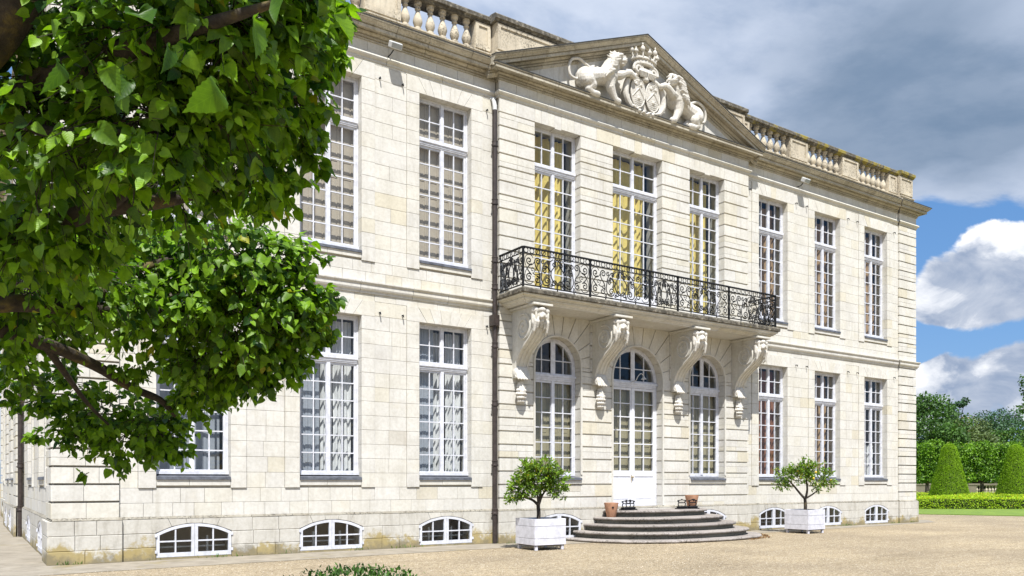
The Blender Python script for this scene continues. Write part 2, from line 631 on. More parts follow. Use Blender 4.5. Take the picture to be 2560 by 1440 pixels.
def glass_mat():
    m, g, b, out = mat('window_glass')
    g.n.remove(b)
    tr = g.new('ShaderNodeBsdfTransparent', inp={0: (0.86, 0.89, 0.90)})
    gl = g.new('ShaderNodeBsdfGlossy', inp={0: (1, 1, 1), 1: 0.02})
    lwt = g.new('ShaderNodeLayerWeight', inp={0: 0.5})
    f = g.math('ADD', 0.045, g.math('MULTIPLY', g.math('POWER', lwt.outputs['Facing'], 5.0), 0.9), clamp=True)
    nz = g.noise(pos(g), 3.5, 2, 0.5)
    bp = g.new('ShaderNodeBump', inp={'Strength': 0.14, 'Distance': 0.05, 'Height': nz})
    g.l.new(bp.outputs[0], gl.inputs['Normal'])
    mx = g.new('ShaderNodeMixShader', inp={0: f, 1: tr.outputs[0], 2: gl.outputs[0]})
    g.l.new(mx.outputs[0], out.inputs[0])
    return m


M_GLASS = glass_mat()


def leaf_mat(name, dark, lite, trans=0.35, rough=0.45, veins=False, back=None, spec=0.35):
    m, g, b, out = mat(name)
    t = attr(g)
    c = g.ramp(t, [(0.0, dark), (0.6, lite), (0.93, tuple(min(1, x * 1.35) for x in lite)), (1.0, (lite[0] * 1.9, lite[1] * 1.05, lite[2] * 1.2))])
    bl = g.noise(pos(g), 38.0 if veins else 3.0, 3, 0.6)
    c = g.mix(1.0, c, g.ramp(bl, [(0.3, (0.72, 0.76, 0.8)), (0.7, (1.18, 1.14, 1.0))]), 'MULTIPLY')
    if veins:
        uv = g.new('ShaderNodeUVMap').outputs[0]
        s = g.new('ShaderNodeSeparateXYZ', inp={0: uv})
        av = g.math('ABSOLUTE', s.outputs[1])
        ph = g.math('SUBTRACT', s.outputs[0], g.math('MULTIPLY', av, 0.75))
        wv = g.math('PINGPONG', g.math('MULTIPLY', ph, 6.0), 0.5)
        vein = g.math('MAXIMUM', g.maprange(wv, 0.0, 0.10, 1, 0, True), g.maprange(av, 0.0, 0.022, 1, 0, True))
        c = g.mix(g.math('MULTIPLY', vein, 0.10), c, tuple(min(1, x * 1.7) for x in lite))
        bump(g, b, g.math('ADD', g.math('MULTIPLY', wv, 1.0), g.math('MULTIPLY', g.noise(pos(g), 55, 2, 0.5), 0.5)), 0.2, 0.004)
    g.l.new(c, b.inputs['Base Color'])
    b.inputs['Roughness'].default_value = rough
    b.inputs['Specular IOR Level'].default_value = spec
    tl = g.new('ShaderNodeBsdfTranslucent')
    tc = g.mix(1.0, c, (1.35, 1.45, 0.55), 'MULTIPLY')
    g.l.new(tc, tl.inputs[0])
    mx = g.new('ShaderNodeMixShader', inp={0: trans, 1: b.outputs[0], 2: tl.outputs[0]})
    g.l.new(mx.outputs[0], out.inputs[0])
    return m


M_LIME = leaf_mat('lime_leaf', (0.018, 0.066, 0.007), (0.17, 0.315, 0.014), 0.42, 0.45, veins=True, spec=0.35)
M_CITRUS = leaf_mat('citrus_leaf', (0.04, 0.095, 0.012), (0.17, 0.29, 0.03), 0.3, 0.35, spec=0.5)
M_BOX = leaf_mat('box_leaf', (0.022, 0.065, 0.008), (0.07, 0.16, 0.02), 0.25, 0.45)
M_PARTERRE = leaf_mat('parterre_box_leaf', (0.15, 0.25, 0.010), (0.36, 0.52, 0.02), 0.3, 0.6)
M_YEW = leaf_mat('yew_leaf', (0.13, 0.24, 0.008), (0.25, 0.42, 0.012), 0.28, 0.6)
M_PLEACH = leaf_mat('pleached_leaf', (0.025, 0.085, 0.008), (0.18, 0.34, 0.025), 0.3, 0.5)
M_WOODA = leaf_mat('wood_leaf_green', (0.022, 0.06, 0.012), (0.075, 0.165, 0.028), 0.25, 0.6)
M_WOODB = leaf_mat('wood_leaf_dark', (0.02, 0.055, 0.024), (0.05, 0.12, 0.05), 0.2, 0.6)
M_WOODC = leaf_mat('wood_leaf_olive', (0.05, 0.085, 0.028), (0.12, 0.17, 0.055), 0.2, 0.6)


def bark_mat(name='bark', moss=0.25):
    m, g, b, out = mat(name)
    P = pos(g)
    n = g.noise(P, 14, 6, 0.7, 0.5)
    c = g.ramp(n, [(0.3, (0.018, 0.014, 0.011)), (0.65, (0.065, 0.052, 0.04))])
    if moss:
        c = g.mix(g.math('MULTIPLY', g.maprange(g.noise(P, 3.5, 5, 0.65), 0.54, 0.66, 0, 1, True), moss * 1.6, clamp=True), c, (0.22, 0.165, 0.02))
    g.l.new(c, b.inputs['Base Color'])
    b.inputs['Roughness'].default_value = 0.95
    bump(g, b, n, 0.8, 0.02)
    return m


M_BARK = bark_mat()
M_BARKP = bark_mat('pale_bark', 0.15)


def gravel_mat():
    m, g, b, out = mat('gravel')
    P = pos(g)
    v = g.new('ShaderNodeTexVoronoi', inp={'Vector': P, 'Scale': 46.0})
    peb = g.ramp(g.new('ShaderNodeSeparateColor', inp={0: v.outputs['Color']}).outputs[0],
                 [(0.0, (0.22, 0.17, 0.105)), (0.35, (0.385, 0.31, 0.20)), (0.8, (0.465, 0.38, 0.255)), (1.0, (0.61, 0.54, 0.42))])
    big = g.noise(P, 0.35, 6, 0.6)
    c = g.mix(1.0, peb, g.ramp(big, [(0.3, (0.76, 0.745, 0.73)), (0.7, (1.1, 1.09, 1.06))]), 'MULTIPLY')
    mid = g.noise(P, 7.0, 6, 0.75)
    c = g.mix(0.8, c, g.ramp(mid, [(0.32, (0.62, 0.60, 0.57)), (0.5, (1, 1, 1)), (0.75, (1.12, 1.11, 1.1))]), 'MULTIPLY')
    rut = g.noise(g.vmath('MULTIPLY', P, (0.16, 0.9, 1.0)).outputs[0], 1.0, 6, 0.65, 0.8)
    c = g.mix(0.8, c, g.ramp(rut, [(0.36, (0.84, 0.83, 0.80)), (0.47, (1, 1, 1)), (0.56, (1.0, 1.0, 1.0)), (0.66, (1.1, 1.09, 1.06))]), 'MULTIPLY')
    spots = g.noise(P, 3.1, 7, 0.8)
    c = g.mix(g.math('MULTIPLY', g.maprange(spots, 0.665, 0.71, 0, 1, True), 0.6), c, (0.12, 0.09, 0.06))
    g.l.new(c, b.inputs['Base Color'])
    b.inputs['Roughness'].default_value = 0.95
    h = g.math('SUBTRACT', g.math('MULTIPLY', mid, 0.6), g.math('MULTIPLY', v.outputs['Distance'], 1.0))
    bump(g, b, h, 0.9, 0.03)
    return m


M_GRAVEL = gravel_mat()


def pave_mat():
    m, g, b, out = mat('cement_strip')
    P = pos(g)
    c = g.ramp(g.noise(P, 2.2, 7, 0.7), [(0.3, (0.19, 0.165, 0.125)), (0.6, (0.30, 0.265, 0.21)), (0.8, (0.36, 0.32, 0.26))])
    ln = g.noise(P, 0.9, 5, 0.65)
    c = g.mix(g.math('MULTIPLY', g.maprange(ln, 0.56, 0.7, 0, 1, True), 0.6), c, (0.22, 0.175, 0.055))
    g.l.new(c, b.inputs['Base Color'])
    b.inputs['Roughness'].default_value = 0.95
    bump(g, b, g.noise(P, 20, 6, 0.7), 0.5, 0.02)
    return m


M_PAVE = pave_mat()


def grass_mat(name, a, b_, dry=None):
    m, g, b, out = mat(name)
    P = pos(g)
    c = g.ramp(g.noise(P, 1.1, 7, 0.75), [(0.3, a), (0.65, b_)])
    if dry:
        c = g.mix(g.maprange(g.noise(P, 0.25, 5, 0.6), 0.5, 0.62, 0, 0.7, True), c, dry)
    g.l.new(c, b.inputs['Base Color'])
    b.inputs['Roughness'].default_value = 0.9
    bump(g, b, g.noise(P, 30, 5, 0.8), 0.8, 0.05)
    return m


M_LAWN = grass_mat('lawn_grass', (0.10, 0.175, 0.02), (0.20, 0.29, 0.035))
M_FIELD = grass_mat('dry_field_grass', (0.24, 0.20, 0.10), (0.34, 0.28, 0.15))
M_SOIL = grass_mat('potting_soil', (0.05, 0.035, 0.02), (0.09, 0.065, 0.04))

# ------------------------------------------------------------------ ground
gravel = MB()
gravel.add([(-60, -70, 0), (70, -70, 0), (40.6 + 0.44 * 70.0, -70, 0), (40.68, 0.0, 0), (36.0, 10.6, 0), (24, 38, 0), (-60, 38, 0)][0:1] +
           [(71.5, -70, 0), (40.68, 0.0, 0), (36.0, 10.6, 0), (24, 38, 0), (-60, 38, 0)], [(0, 1, 2, 3, 4, 5)])
tag(gravel.build('gravel_court', M_GRAVEL, center=False), kind='structure')
gr = MB()
gr.add([(-900, -900, -0.05), (900, -900, -0.05), (900, 900, -0.05), (-900, 900, -0.05)], [(0, 1, 2, 3)])
tag(gr.build('ground', M_FIELD, center=False), kind='structure')
lw = MB()
lw.add([(71.4, -69.7, 0.03), (110, -60, 0.03), (95, 40, 0.03), (60, 60, 0.03), (24.2, 38, 0.03), (36.1, 10.7, 0.03), (40.75, 0.05, 0.03)],
       [(0, 1, 2, 3, 4, 5, 6)])
lw.add([(71.4, -69.7, 0.03), (40.75, 0.05, 0.03), (36.1, 10.7, 0.03), (24.2, 38, 0.03), (24.2, 38, -0.04), (36.1, 10.7, -0.04), (40.75, 0.05, -0.04), (71.4, -69.7, -0.04)],
       [(0, 1, 6, 7), (1, 2, 5, 6), (2, 3, 4, 5)])
tag(lw.build('lawn', M_LAWN, center=False), kind='structure')
pv = MB()
edge = [(-1.0, -2.1), (2.3, -1.75), (8.0, -1.5), (12.0, -1.35), (20.5, -1.1), (27.4, -0.85), (31.9, -0.42), (33.2, 0.6)]
pv.add([(x, y, 0.006) for x, y in edge] + [(33.2, 3.0, 0.006), (31.0, 3.0, 0.006), (31.0, 0.3, 0.006), (1.5, 0.3, 0.006), (1.5, 30, 0.006), (-1.0, 30, 0.006)],
       [tuple(range(len(edge) + 6))])
tag(pv.build('pavement', M_PAVE, center=False), kind='structure')

# ------------------------------------------------------------------ the chateau
CX = 16.25                    # axis of the front
HW = 14.86                    # half width of the front
XL, XR = CX - HW, CX + HW
BHW = 4.82                    # half width of the centre bay
BAYY = -0.2                   # front plane of the centre bay
DEPTH = 27.6
WCX = [CX + s * d for s, d in ((-1, 12.3), (-1, 9.3), (-1, 6.3), (1, 6.28), (1, 9.25), (1, 12.22))]
WW = 0.74                     # half width of a wing window
BCX = [CX - 2.92, CX, CX + 2.9]
BWW = [0.775, 0.965, 0.775]
Z_PL, Z_STR0, Z_STR1, Z_FIL0, Z_FIL1, Z_COR0, Z_COR1 = 0.86, 6.04, 6.30, 11.56, 11.72, 12.0, 12.36

chateau = empty('chateau', (CX, 0, 0), 'pale limestone chateau front with carved pediment, iron balcony and tall white windows', 'building')


def inset_poly(poly, d):
    """inset a convex CCW polygon"""
    n = len(poly)
    out = []
    for i in range(n):
        p0, p1, p2 = Vector(poly[i - 1]), Vector(poly[i]), Vector(poly[(i + 1) % n])
        e1, e2 = (p1 - p0).normalized(), (p2 - p1).normalized()
        n1, n2 = Vector((-e1.y, e1.x)), Vector((-e2.y, e2.x))
        m = n1 + n2
        k = d / max(0.25, m.dot(n1))
        out.append(tuple(p1 + m * k))
    return out


def ccw(poly):
    a = sum(poly[i - 1][0] * poly[i][1] - poly[i][0] * poly[i - 1][1] for i in range(len(poly)))
    return poly if a > 0 else poly[::-1]


STONES = {}                   # wall name -> list of (poly, yf, depth, chamfer, tint)


def rtint(r=rnd):
    k = r.random()
    if k < 0.06:
        return r.uniform(0.76, 0.92)
    if k < 0.08:
        return r.uniform(0.93, 1.0)
    return min(0.8, max(0.0, r.gauss(0.42, 0.15)))


def stone(wall, poly, yf, depth=0.06, gap=0.006, ch=0.004, tint=None):
    poly = inset_poly(ccw(poly), gap / 2)
    STONES.setdefault(wall, []).append((poly, yf - rnd.uniform(0, 0.004), depth, ch, rtint() if tint is None else tint))


def rect(x0, x1, z0, z1):
    return [(x0, z0), (x1, z0), (x1, z1), (x0, z1)]


def stone_mesh(mb, frame, poly, yf, depth, ch, tint):
    inn = inset_poly(poly, ch)
    m = len(poly)
    v = [frame(x, yf, z) for x, z in inn] + [frame(x, yf + ch, z) for x, z in poly] + [frame(x, yf + depth, z) for x, z in poly]
    f = [tuple(range(m))]
    for r in (0, 1):
        for i in range(m):
            j = (i + 1) % m
            f.append((r * m + i, (r + 1) * m + i, (r + 1) * m + j, r * m + j))
    mb.add(v, f, tint)


def split_row(x0, x1, lo=0.34, hi=0.72, avoid=None):
    """random stone joints between x0 and x1"""
    w = x1 - x0
    if w < lo * 1.5:
        return [x0, x1]
    n = max(1, round(w / rnd.uniform(lo + 0.1, hi - 0.1)))
    xs = [x0]
    for i in range(1, n):
        xs.append(x0 + w * i / n + rnd.uniform(-0.13, 0.13) * min(1, w / n))
    return xs + [x1]


def fill(wall, x0, x1, zs, yf, depth_l=None, depth_r=None, **kw):
    """courses of stones; depth_l/depth_r make the end stones deep (window reveals)"""
    for i in range(len(zs) - 1):
        xs = split_row(x0, x1)
        for k in range(len(xs) - 1):
            d = 0.06
            if k == 0 and depth_l:
                d = max(d, depth_l)
            if k == len(xs) - 2 and depth_r:
                d = max(d, depth_r)
            stone(wall, rect(xs[k], xs[k + 1], zs[i], zs[i + 1]), yf, d, **kw)


def lin(a, b, n):
    return [a + (b - a) * i / n for i in range(n + 1)]


def flat_arch(wall, cx, hw, ear, z0, z1, yf, depth, n=7, key=0.0):
    """flat arch of splayed voussoirs over an opening"""
    top = lin(cx - hw - ear, cx + hw + ear, n)
    bot = lin(cx - hw, cx + hw, n)
    bot[0], bot[-1] = cx - hw, cx + hw
    for i in range(n):
        dz = -key if (i == n // 2 and key) else 0
        if i == 0:
            poly = [(cx - hw - ear, z0), (cx - hw, z0), (bot[1] , z0), (top[1], z1), (top[0], z1)]
            poly = [(cx - hw - ear, z0), (bot[1], z0), (top[1], z1), (top[0], z1)]
        elif i == n - 1:
            poly = [(bot[i], z0), (cx + hw + ear, z0), (top[n], z1), (top[i], z1)]
        else:
            poly = [(bot[i], z0 + dz), (bot[i + 1], z0 + dz), (top[i + 1], z1), (top[i], z1)]
        stone(wall, poly, yf, depth)


def seg_arch_stones(wall, cx, hw, zsp, zt, ztop, yf, depth, n=5):
    """voussoirs of a low segmental arch (cellar windows)"""
    R = (hw * hw + (zt - zsp) ** 2) / (2 * (zt - zsp))
    zc = zt - R
    xs = lin(cx - hw, cx + hw, n)
    za = [zc + math.sqrt(R * R - (x - cx) ** 2) for x in xs]
    tx = lin(cx - hw - 0.12, cx + hw + 0.12, n)
    for i in range(n):
        stone(wall, [(xs[i], za[i]), (xs[i + 1], za[i + 1]), (tx[i + 1], ztop), (tx[i], ztop)], yf, depth)
    return R, zc


# ---- wings: courses, raised window surrounds, flat arches
EAR = 0.34
GF_Z = [Z_PL] + lin(1.165, 1.47, 1) + lin(1.47, 5.87, 13)[1:] + [Z_STR0]
UF_Z = [Z_STR1, 6.55, 6.80] + lin(6.80, 11.5, 14)[1:] + [Z_FIL0]
REV = 0.30


def wing(wall, x0, x1, centres, yf=0.0, pil=None):
    """stonework of a stretch of wing wall between x0 and x1 with windows at centres"""
    for zs, zb, zt, zhead in ((GF_Z, 1.47, 5.87, 5.51), (UF_Z, 6.80, 11.5, 11.12)):
        zmid = [z for z in zs if zb - 1e-6 <= z <= zt + 1e-6]
        zlo = [z for z in zs if z <= zb + 1e-6]
        zhi = [z for z in zs if z >= zt - 1e-6]
        edges = [x0]
        for c in centres:
            edges += [c - WW - EAR, c + WW + EAR]
        edges.append(x1)
        fill(wall, x0, x1, zlo, yf)
        fill(wall, x0, x1, zhi, yf)
        for i in range(0, len(edges), 2):
            if edges[i + 1] - edges[i] > 0.05:
                fill(wall, edges[i], edges[i + 1], zmid, yf)
        for c in centres:
            yp = yf - 0.028
            for s in (-1, 1):
                a, b = sorted((c + s * WW, c + s * (WW + EAR)))
                zj = [z for z in zmid if z < zhead - 0.1] + [zhead]
                for i in range(len(zj) - 1):
                    stone(wall, rect(a, b, zj[i], zj[i + 1]), yp, REV)
            flat_arch(wall, c, WW, EAR, zhead, zt, yp, REV)
            za = zb + 0.05
            for a, b in ((c - WW, c - 0.1), (c - 0.1, c + WW)):
                stone(wall, rect(a, b, za, zb + 0.20), yp, REV)


def plinth(wall, x0, x1, centres, yf, cw=0.75):
    zs = [0.0, 0.26, 0.55, 0.84]
    edges = [x0]
    for c in centres:
        edges += [c - cw - 0.0, c + cw + 0.0]
    edges.append(x1)
    for i in range(0, len(edges), 2):
        fill(wall, edges[i], edges[i + 1], zs, yf, depth_l=0.3 if i else None, depth_r=0.3 if i + 2 < len(edges) else None, ch=0.009)
    for c in centres:
        seg_arch_stones(wall, c, cw, 0.56, 0.745, 0.84, yf, 0.3)
        stone(wall, rect(c - cw, c + cw, -0.02, 0.05), yf + 0.01, 0.3)


def quoin(wall, x0, x1, yf, z0=Z_PL, z1=Z_FIL0, step=0.352, skip=((Z_STR0, Z_STR1),)):
    """rusticated bands with deep horizontal grooves"""
    segs = [(z0, Z_STR0), (Z_STR1, z1)]
    for a, b in segs:
        n = round((b - a) / step)
        zs = lin(a, b, n)
        band(wall, x0, x1, zs, yf)


def band(wall, x0, x1, zs, yf, depth_l=None, depth_r=None):
    for i in range(len(zs) - 1):
        a, b = zs[i] + 0.017, zs[i + 1] - 0.017
        rows = [(a, b)]
        if rnd.random() < 0.42:
            m = a + (b - a) * rnd.choice((0.4, 0.5, 0.6))
            rows = [(a, m), (m, b)]
        for r0, r1 in rows:
            xs = split_row(x0, x1)
            for k in range(len(xs) - 1):
                d = 0.08
                if k == 0 and depth_l:
                    d = depth_l
                if k == len(xs) - 2 and depth_r:
                    d = depth_r
                stone(wall, rect(xs[k], xs[k + 1], r0, r1), yf, d, gap=0.006, ch=0.004)


PW = 1.13                     # corner pilaster width
wing('front', XL + PW, CX - BHW, WCX[:3])
wing('front', CX + BHW, XR - PW, WCX[3:])
quoin('front', XL - 0.05, XL + PW, -0.055)
quoin('front', XR - PW, XR + 0.05, -0.055)
fill('front', XL + PW, CX - BHW, [Z_FIL1, Z_COR0], 0.0)
fill('front', CX + BHW, XR - PW, [Z_FIL1, Z_COR0], 0.0)
fill('front', XL - 0.05, XL + PW, [Z_FIL1, Z_COR0], -0.055)
fill('front', XR - PW, XR + 0.05, [Z_FIL1, Z_COR0], -0.055)
plinth('plinth', XL + PW + 0.05, CX - BHW - 0.05, WCX[:3], -0.06)
plinth('plinth', CX + BHW + 0.05, XR - PW - 0.05, WCX[3:], -0.06)
plinth('plinth', XL - 0.11, XL + PW + 0.05, [], -0.125)
plinth('plinth', XR - PW - 0.05, XR + 0.11, [], -0.125)

# ---- centre bay
SPR = [4.755, 4.565, 4.755]
VB = [1.12, 1.27, 1.12]       # half width of the voussoir fields
bl, br = CX - BHW, CX + BHW
piers = [(bl, BCX[0] - BWW[0]), (BCX[0] + BWW[0], BCX[1] - BWW[1]), (BCX[1] + BWW[1], BCX[2] - BWW[2]), (BCX[2] + BWW[2], br)]
zg = [Z_PL, 1.18] + lin(1.18, 4.66, 10)[1:]
for i, (a, b) in enumerate(piers):
    band('front', a, b, zg, BAYY, depth_l=REV + 0.02 if i > 0 else None, depth_r=REV + 0.02 if i < 3 else None)
# aprons under the two arched windows
for c in (0, 2):
    band('front', BCX[c] - BWW[c], BCX[c] + BWW[c], [Z_PL, 1.18, 1.54], BAYY)
    stone('front', rect(BCX[c] - BWW[c] - 0.04, BCX[c] + BWW[c] + 0.04, 1.545, 1.70), BAYY - 0.035, 0.3)
# voussoirs
for c in range(3):
    R, zs_, vb = BWW[c], SPR[c], VB[c]
    x0, x1, zt = BCX[c] - vb, BCX[c] + vb, Z_STR0 + 0.1
    zb = 4.66 if zs_ > 4.66 else zs_
    # stilt between last band and springing
    if zs_ > 4.67:
        stone('front', rect(BCX[c] - vb, BCX[c] - R, 4.66, zs_), BAYY, REV)
        stone('front', rect(BCX[c] + R, BCX[c] + vb, 4.66, zs_), BAYY, REV)
    n = 11
    for i in range(n):
        a0, a1 = math.pi * i / n, math.pi * (i + 1) / n

        def outer(a):
            dx, dz = math.cos(a), math.sin(a)
            k = min((vb / abs(dx)) if abs(dx) > 1e-6 else 1e9, ((zt - zs_) / dz) if dz > 1e-6 else 1e9)
            return (BCX[c] + dx * k, zs_ + dz * k)
        p0 = (BCX[c] + R * math.cos(a0), zs_ + R * math.sin(a0))
        p1 = (BCX[c] + R * math.cos(a1), zs_ + R * math.sin(a1))
        q0, q1 = outer(a0), outer(a1)
        poly = [p0, q0]
        for cxn, czn in ((x1, zt), (x0, zt)):
            ca = math.atan2(czn - zs_, cxn - BCX[c])
            if a0 < ca < a1:
                poly.append((cxn, czn))
        poly += [q1, p1]
        stone('front', poly, BAYY, REV, gap=0.018, ch=0.008, tint=rnd.uniform(0.45, 0.75))
# stones beside the voussoirs, behind the consoles
for a, b in ((bl, BCX[0] - VB[0]), (BCX[0] + VB[0], BCX[1] - VB[1]), (BCX[1] + VB[1], BCX[2] - VB[2]), (BCX[2] + VB[2], br)):
    band('front', a, b, lin(4.66, Z_STR0 + 0.1, 4), BAYY)
if SPR[1] < 4.66:            # field blocks left of / right of the door arch start a little lower
    pass
# upper storey of the bay
zu = [Z_STR1 - 0.16, 6.56, 6.915, 7.27] + lin(7.27, 11.18, 11)[1:]
UBW = [0.775, 0.965, 0.775]
for i, (a, b) in enumerate(piers):
    band('front', a, b, zu, BAYY, depth_l=REV + 0.02 if i > 0 else None, depth_r=REV + 0.02 if i < 3 else None)
for c in range(3):
    flat_arch('front', BCX[c], UBW[c], 0.0, 11.18, 11.565, BAYY, REV, n=7, key=0.03)
    zb = 6.78 if c != 1 else 6.5
    stone('front', rect(BCX[c] - UBW[c], BCX[c] + UBW[c], Z_STR1 - 0.16, zb), BAYY, 0.3)
for i, (a, b) in enumerate(piers):
    fill('front', a, b, [11.185, 11.565], BAYY)
fill('front', bl, br, [Z_FIL1, Z_COR0], BAYY)
plinth('plinth', bl - 0.05, br + 0.05, [BCX[0], BCX[2]], BAYY - 0.06)
# tympanum: tall slabs, cut by the rake
RAKE = (14.45 - 12.41) / 5.13
tx = lin(bl, br, 15)
for i in range(15):
    h0 = 12.02 + (BHW - abs(tx[i] - CX)) * RAKE + 0.1
    h1 = 12.02 + (BHW - abs(tx[i + 1] - CX)) * RAKE + 0.1
    poly = [(tx[i], 12.05), (tx[i + 1], 12.05), (tx[i + 1], max(h1, 12.1)), (tx[i], max(h0, 12.1))]
    if tx[i] < CX < tx[i + 1]:
        poly = poly[:3] + [(CX, 12.02 + BHW * RAKE + 0.1)] + poly[3:]
    stone('front', poly, BAYY, 0.08, tint=rnd.uniform(0.2, 0.4))

# ---- left flank (s runs along +Y)
FLW = [2.75, 6.75]


def F_front(x, y, z):
    return (x, y, z)


def F_left(s, y, z):
    return (XL + y, s, z)


def flank(wall, a, b, centres):
    wing(wall, a, b, centres)


wing('flank', PW, 9.8, FLW)
quoin('flank', -0.05, PW, -0.055)
plinth('flank_plinth', PW + 0.05, 9.75, FLW, -0.06)
plinth('flank_plinth', -0.11, PW + 0.05, [], -0.125)
FBW = [12.2, 15.4]
pf = [(9.8, FBW[0] - WW), (FBW[0] + WW, FBW[1] - WW), (FBW[1] + WW, 17.8)]
for a, b in pf:
    band('flank', a, b, [Z_PL, 1.18] + lin(1.18, 5.4, 12)[1:] + [Z_STR0], -0.2, REV, REV)
    band('flank', a, b, lin(Z_STR1, Z_FIL0, 15), -0.2, REV, REV)
for c in FBW:
    for z0, z1 in ((Z_PL, 1.7), (5.51, Z_STR0), (Z_STR1, 7.0), (11.12, Z_FIL0)):
        stone('flank', rect(c - WW, c + WW, z0, z1), -0.2, REV)
plinth('flank_plinth', 9.75, 17.85, FBW, -0.26)
wing('flank', 17.8, DEPTH - PW, [DEPTH - 6.75, DEPTH - 2.75])
quoin('flank', DEPTH - PW, DEPTH, -0.055)
plinth('flank_plinth', 17.85, DEPTH, [DEPTH - 6.75, DEPTH - 2.75], -0.06)
fill('flank', 0, 9.8, [Z_FIL1, Z_COR0], 0)
fill('flank', 9.8, 17.8, [Z_FIL1, Z_COR0], -0.2)
fill('flank', 17.8, DEPTH, [Z_FIL1, Z_COR0], 0)


# ---- backing walls (the recessed joints)
def grid_wall(mb, s0, s1, z0, z1, yf, yb, holes, frame):
    xs = sorted({s0, s1, *[v for h in holes for v in h[:2] if s0 < v < s1]})
    zs = sorted({z0, z1, *[v for h in holes for v in h[2:] if z0 < v < z1]})

    def solid(i, k):
        if not (0 <= i < len(xs) - 1 and 0 <= k < len(zs) - 1):
            return False
        cx, cz = (xs[i] + xs[i + 1]) / 2, (zs[k] + zs[k + 1]) / 2
        return not any(h[0] < cx < h[1] and h[2] < cz < h[3] for h in holes)
    for i in range(len(xs) - 1):
        for k in range(len(zs) - 1):
            if not solid(i, k):
                continue
            a, b, c, d = xs[i], xs[i + 1], zs[k], zs[k + 1]
            for y in (yf, yb):
                mb.add([frame(a, y, c), frame(b, y, c), frame(b, y, d), frame(a, y, d)], [(0, 1, 2, 3)])
            for ii, kk, e in ((i - 1, k, ((a, c), (a, d))), (i + 1, k, ((b, c), (b, d))), (i, k - 1, ((a, c), (b, c))), (i, k + 1, ((a, d), (b, d)))):
                if not solid(ii, kk):
                    (p, q), (r, t) = e
                    mb.add([frame(p, yf, q), frame(r, yf, t), frame(r, yb, t), frame(p, yb, q)], [(0, 1, 2, 3)])


g_ = 0.02
cell = [(c - 0.75 - g_, c + 0.75 + g_, 0.03, 0.79) for c in WCX]
wh = [(c - WW - g_, c + WW + g_, 1.66, 5.55) for c in WCX] + [(c - WW - g_, c + WW + g_, 6.98, 11.16) for c in WCX]
bh = []
for c in range(3):
    bh += [(BCX[c] - BWW[c] - g_, BCX[c] + BWW[c] + g_, 1.66 if c != 1 else 0.8, 5.56), (BCX[c] - UBW[c] - g_, BCX[c] + UBW[c] + g_, 6.74 if c != 1 else 6.46, 11.2)]
bcell = [(BCX[c] - 0.77, BCX[c] + 0.77, 0.03, 0.79) for c in (0, 2)]
mb = MB()
grid_wall(mb, XL, bl, 0, 12.3, 0.035, 0.5, [h for h in wh + cell if h[0] < CX], F_front)
grid_wall(mb, br, XR, 0, 12.3, 0.035, 0.5, [h for h in wh + cell if h[0] > CX], F_front)
grid_wall(mb, bl + 0.03, br - 0.03, 0, 12.3, BAYY + 0.035, 0.5, bh + bcell, F_front)
front_wall = mb.build('front_wall', M_MORTAR, chateau)
# spandrels behind the round arches
for c in range(3):
    sp = MB()
    R, zs_ = BWW[c] + 0.02, SPR[c]
    n = 20
    for i in range(n):
        a0, a1 = math.pi * i / n, math.pi * (i + 1) / n
        p0 = (BCX[c] + R * math.cos(a0), zs_ + R * math.sin(a0))
        p1 = (BCX[c] + R * math.cos(a1), zs_ + R * math.sin(a1))
        sp.prism(ccw([p0, (p0[0], 5.6), (p1[0], 5.6), p1]), BAYY + 0.036, 0.4)
    sp.build('spandrel', M_MORTAR, front_wall)
mb = MB()
lh = [(c - WW - g_, c + WW + g_, z0, z1) for c in FLW + FBW + [DEPTH - 6.75, DEPTH - 2.75] for z0, z1 in ((1.66, 5.55), (6.98, 11.16))]
lc = [(c - 0.77, c + 0.77, 0.03, 0.79) for c in FLW + FBW + [DEPTH - 6.75, DEPTH - 2.75]]
grid_wall(mb, 0.04, 9.8, 0, 12.3, 0.035, 0.5, [h for h in lh + lc if h[0] < 9.8], F_left)
grid_wall(mb, 9.83, 17.77, 0, 12.3, -0.165, 0.5, [h for h in lh + lc if 9.8 < h[0] < 17.8], F_left)
grid_wall(mb, 17.8, DEPTH, 0, 12.3, 0.035, 0.5, [h for h in lh + lc if h[0] > 17.8], F_left)
flank_wall = mb.build('flank_wall', M_MORTAR, chateau)
mb = MB()
mb.box(XR - 0.45, XR - 0.001, 0.51, DEPTH, 0, 12.3)
mb.box(XL + 0.51, XR - 0.46, DEPTH - 0.5, DEPTH, 0, 12.3)
mb.build('rear_wall', M_STONE, chateau, tint=True)
mb = MB()
mb.box(XL + 0.05, XR - 0.05, 0.05, DEPTH, 12.301, 12.45)
mb.build('roof_terrace', M_SLATE, chateau)
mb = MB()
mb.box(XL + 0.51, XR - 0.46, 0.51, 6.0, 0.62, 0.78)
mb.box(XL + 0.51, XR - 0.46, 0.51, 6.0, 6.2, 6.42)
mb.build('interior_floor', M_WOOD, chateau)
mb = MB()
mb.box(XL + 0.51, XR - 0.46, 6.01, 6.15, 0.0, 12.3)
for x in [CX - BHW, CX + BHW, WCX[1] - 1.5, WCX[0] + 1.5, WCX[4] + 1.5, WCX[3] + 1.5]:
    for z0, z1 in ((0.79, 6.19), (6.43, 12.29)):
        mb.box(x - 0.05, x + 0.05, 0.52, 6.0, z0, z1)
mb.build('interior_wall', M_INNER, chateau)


# ---- emit the stones: the largest in view as single objects, the rest joined
def px_of(p):
    dx, dy = p[0], p[1] + CD
    d = dx * CY + dy * SY
    r = dx * SY - dy * CY
    return 1280 + FPX * r / d, YH - FPX * (p[2] - CH) / d, d


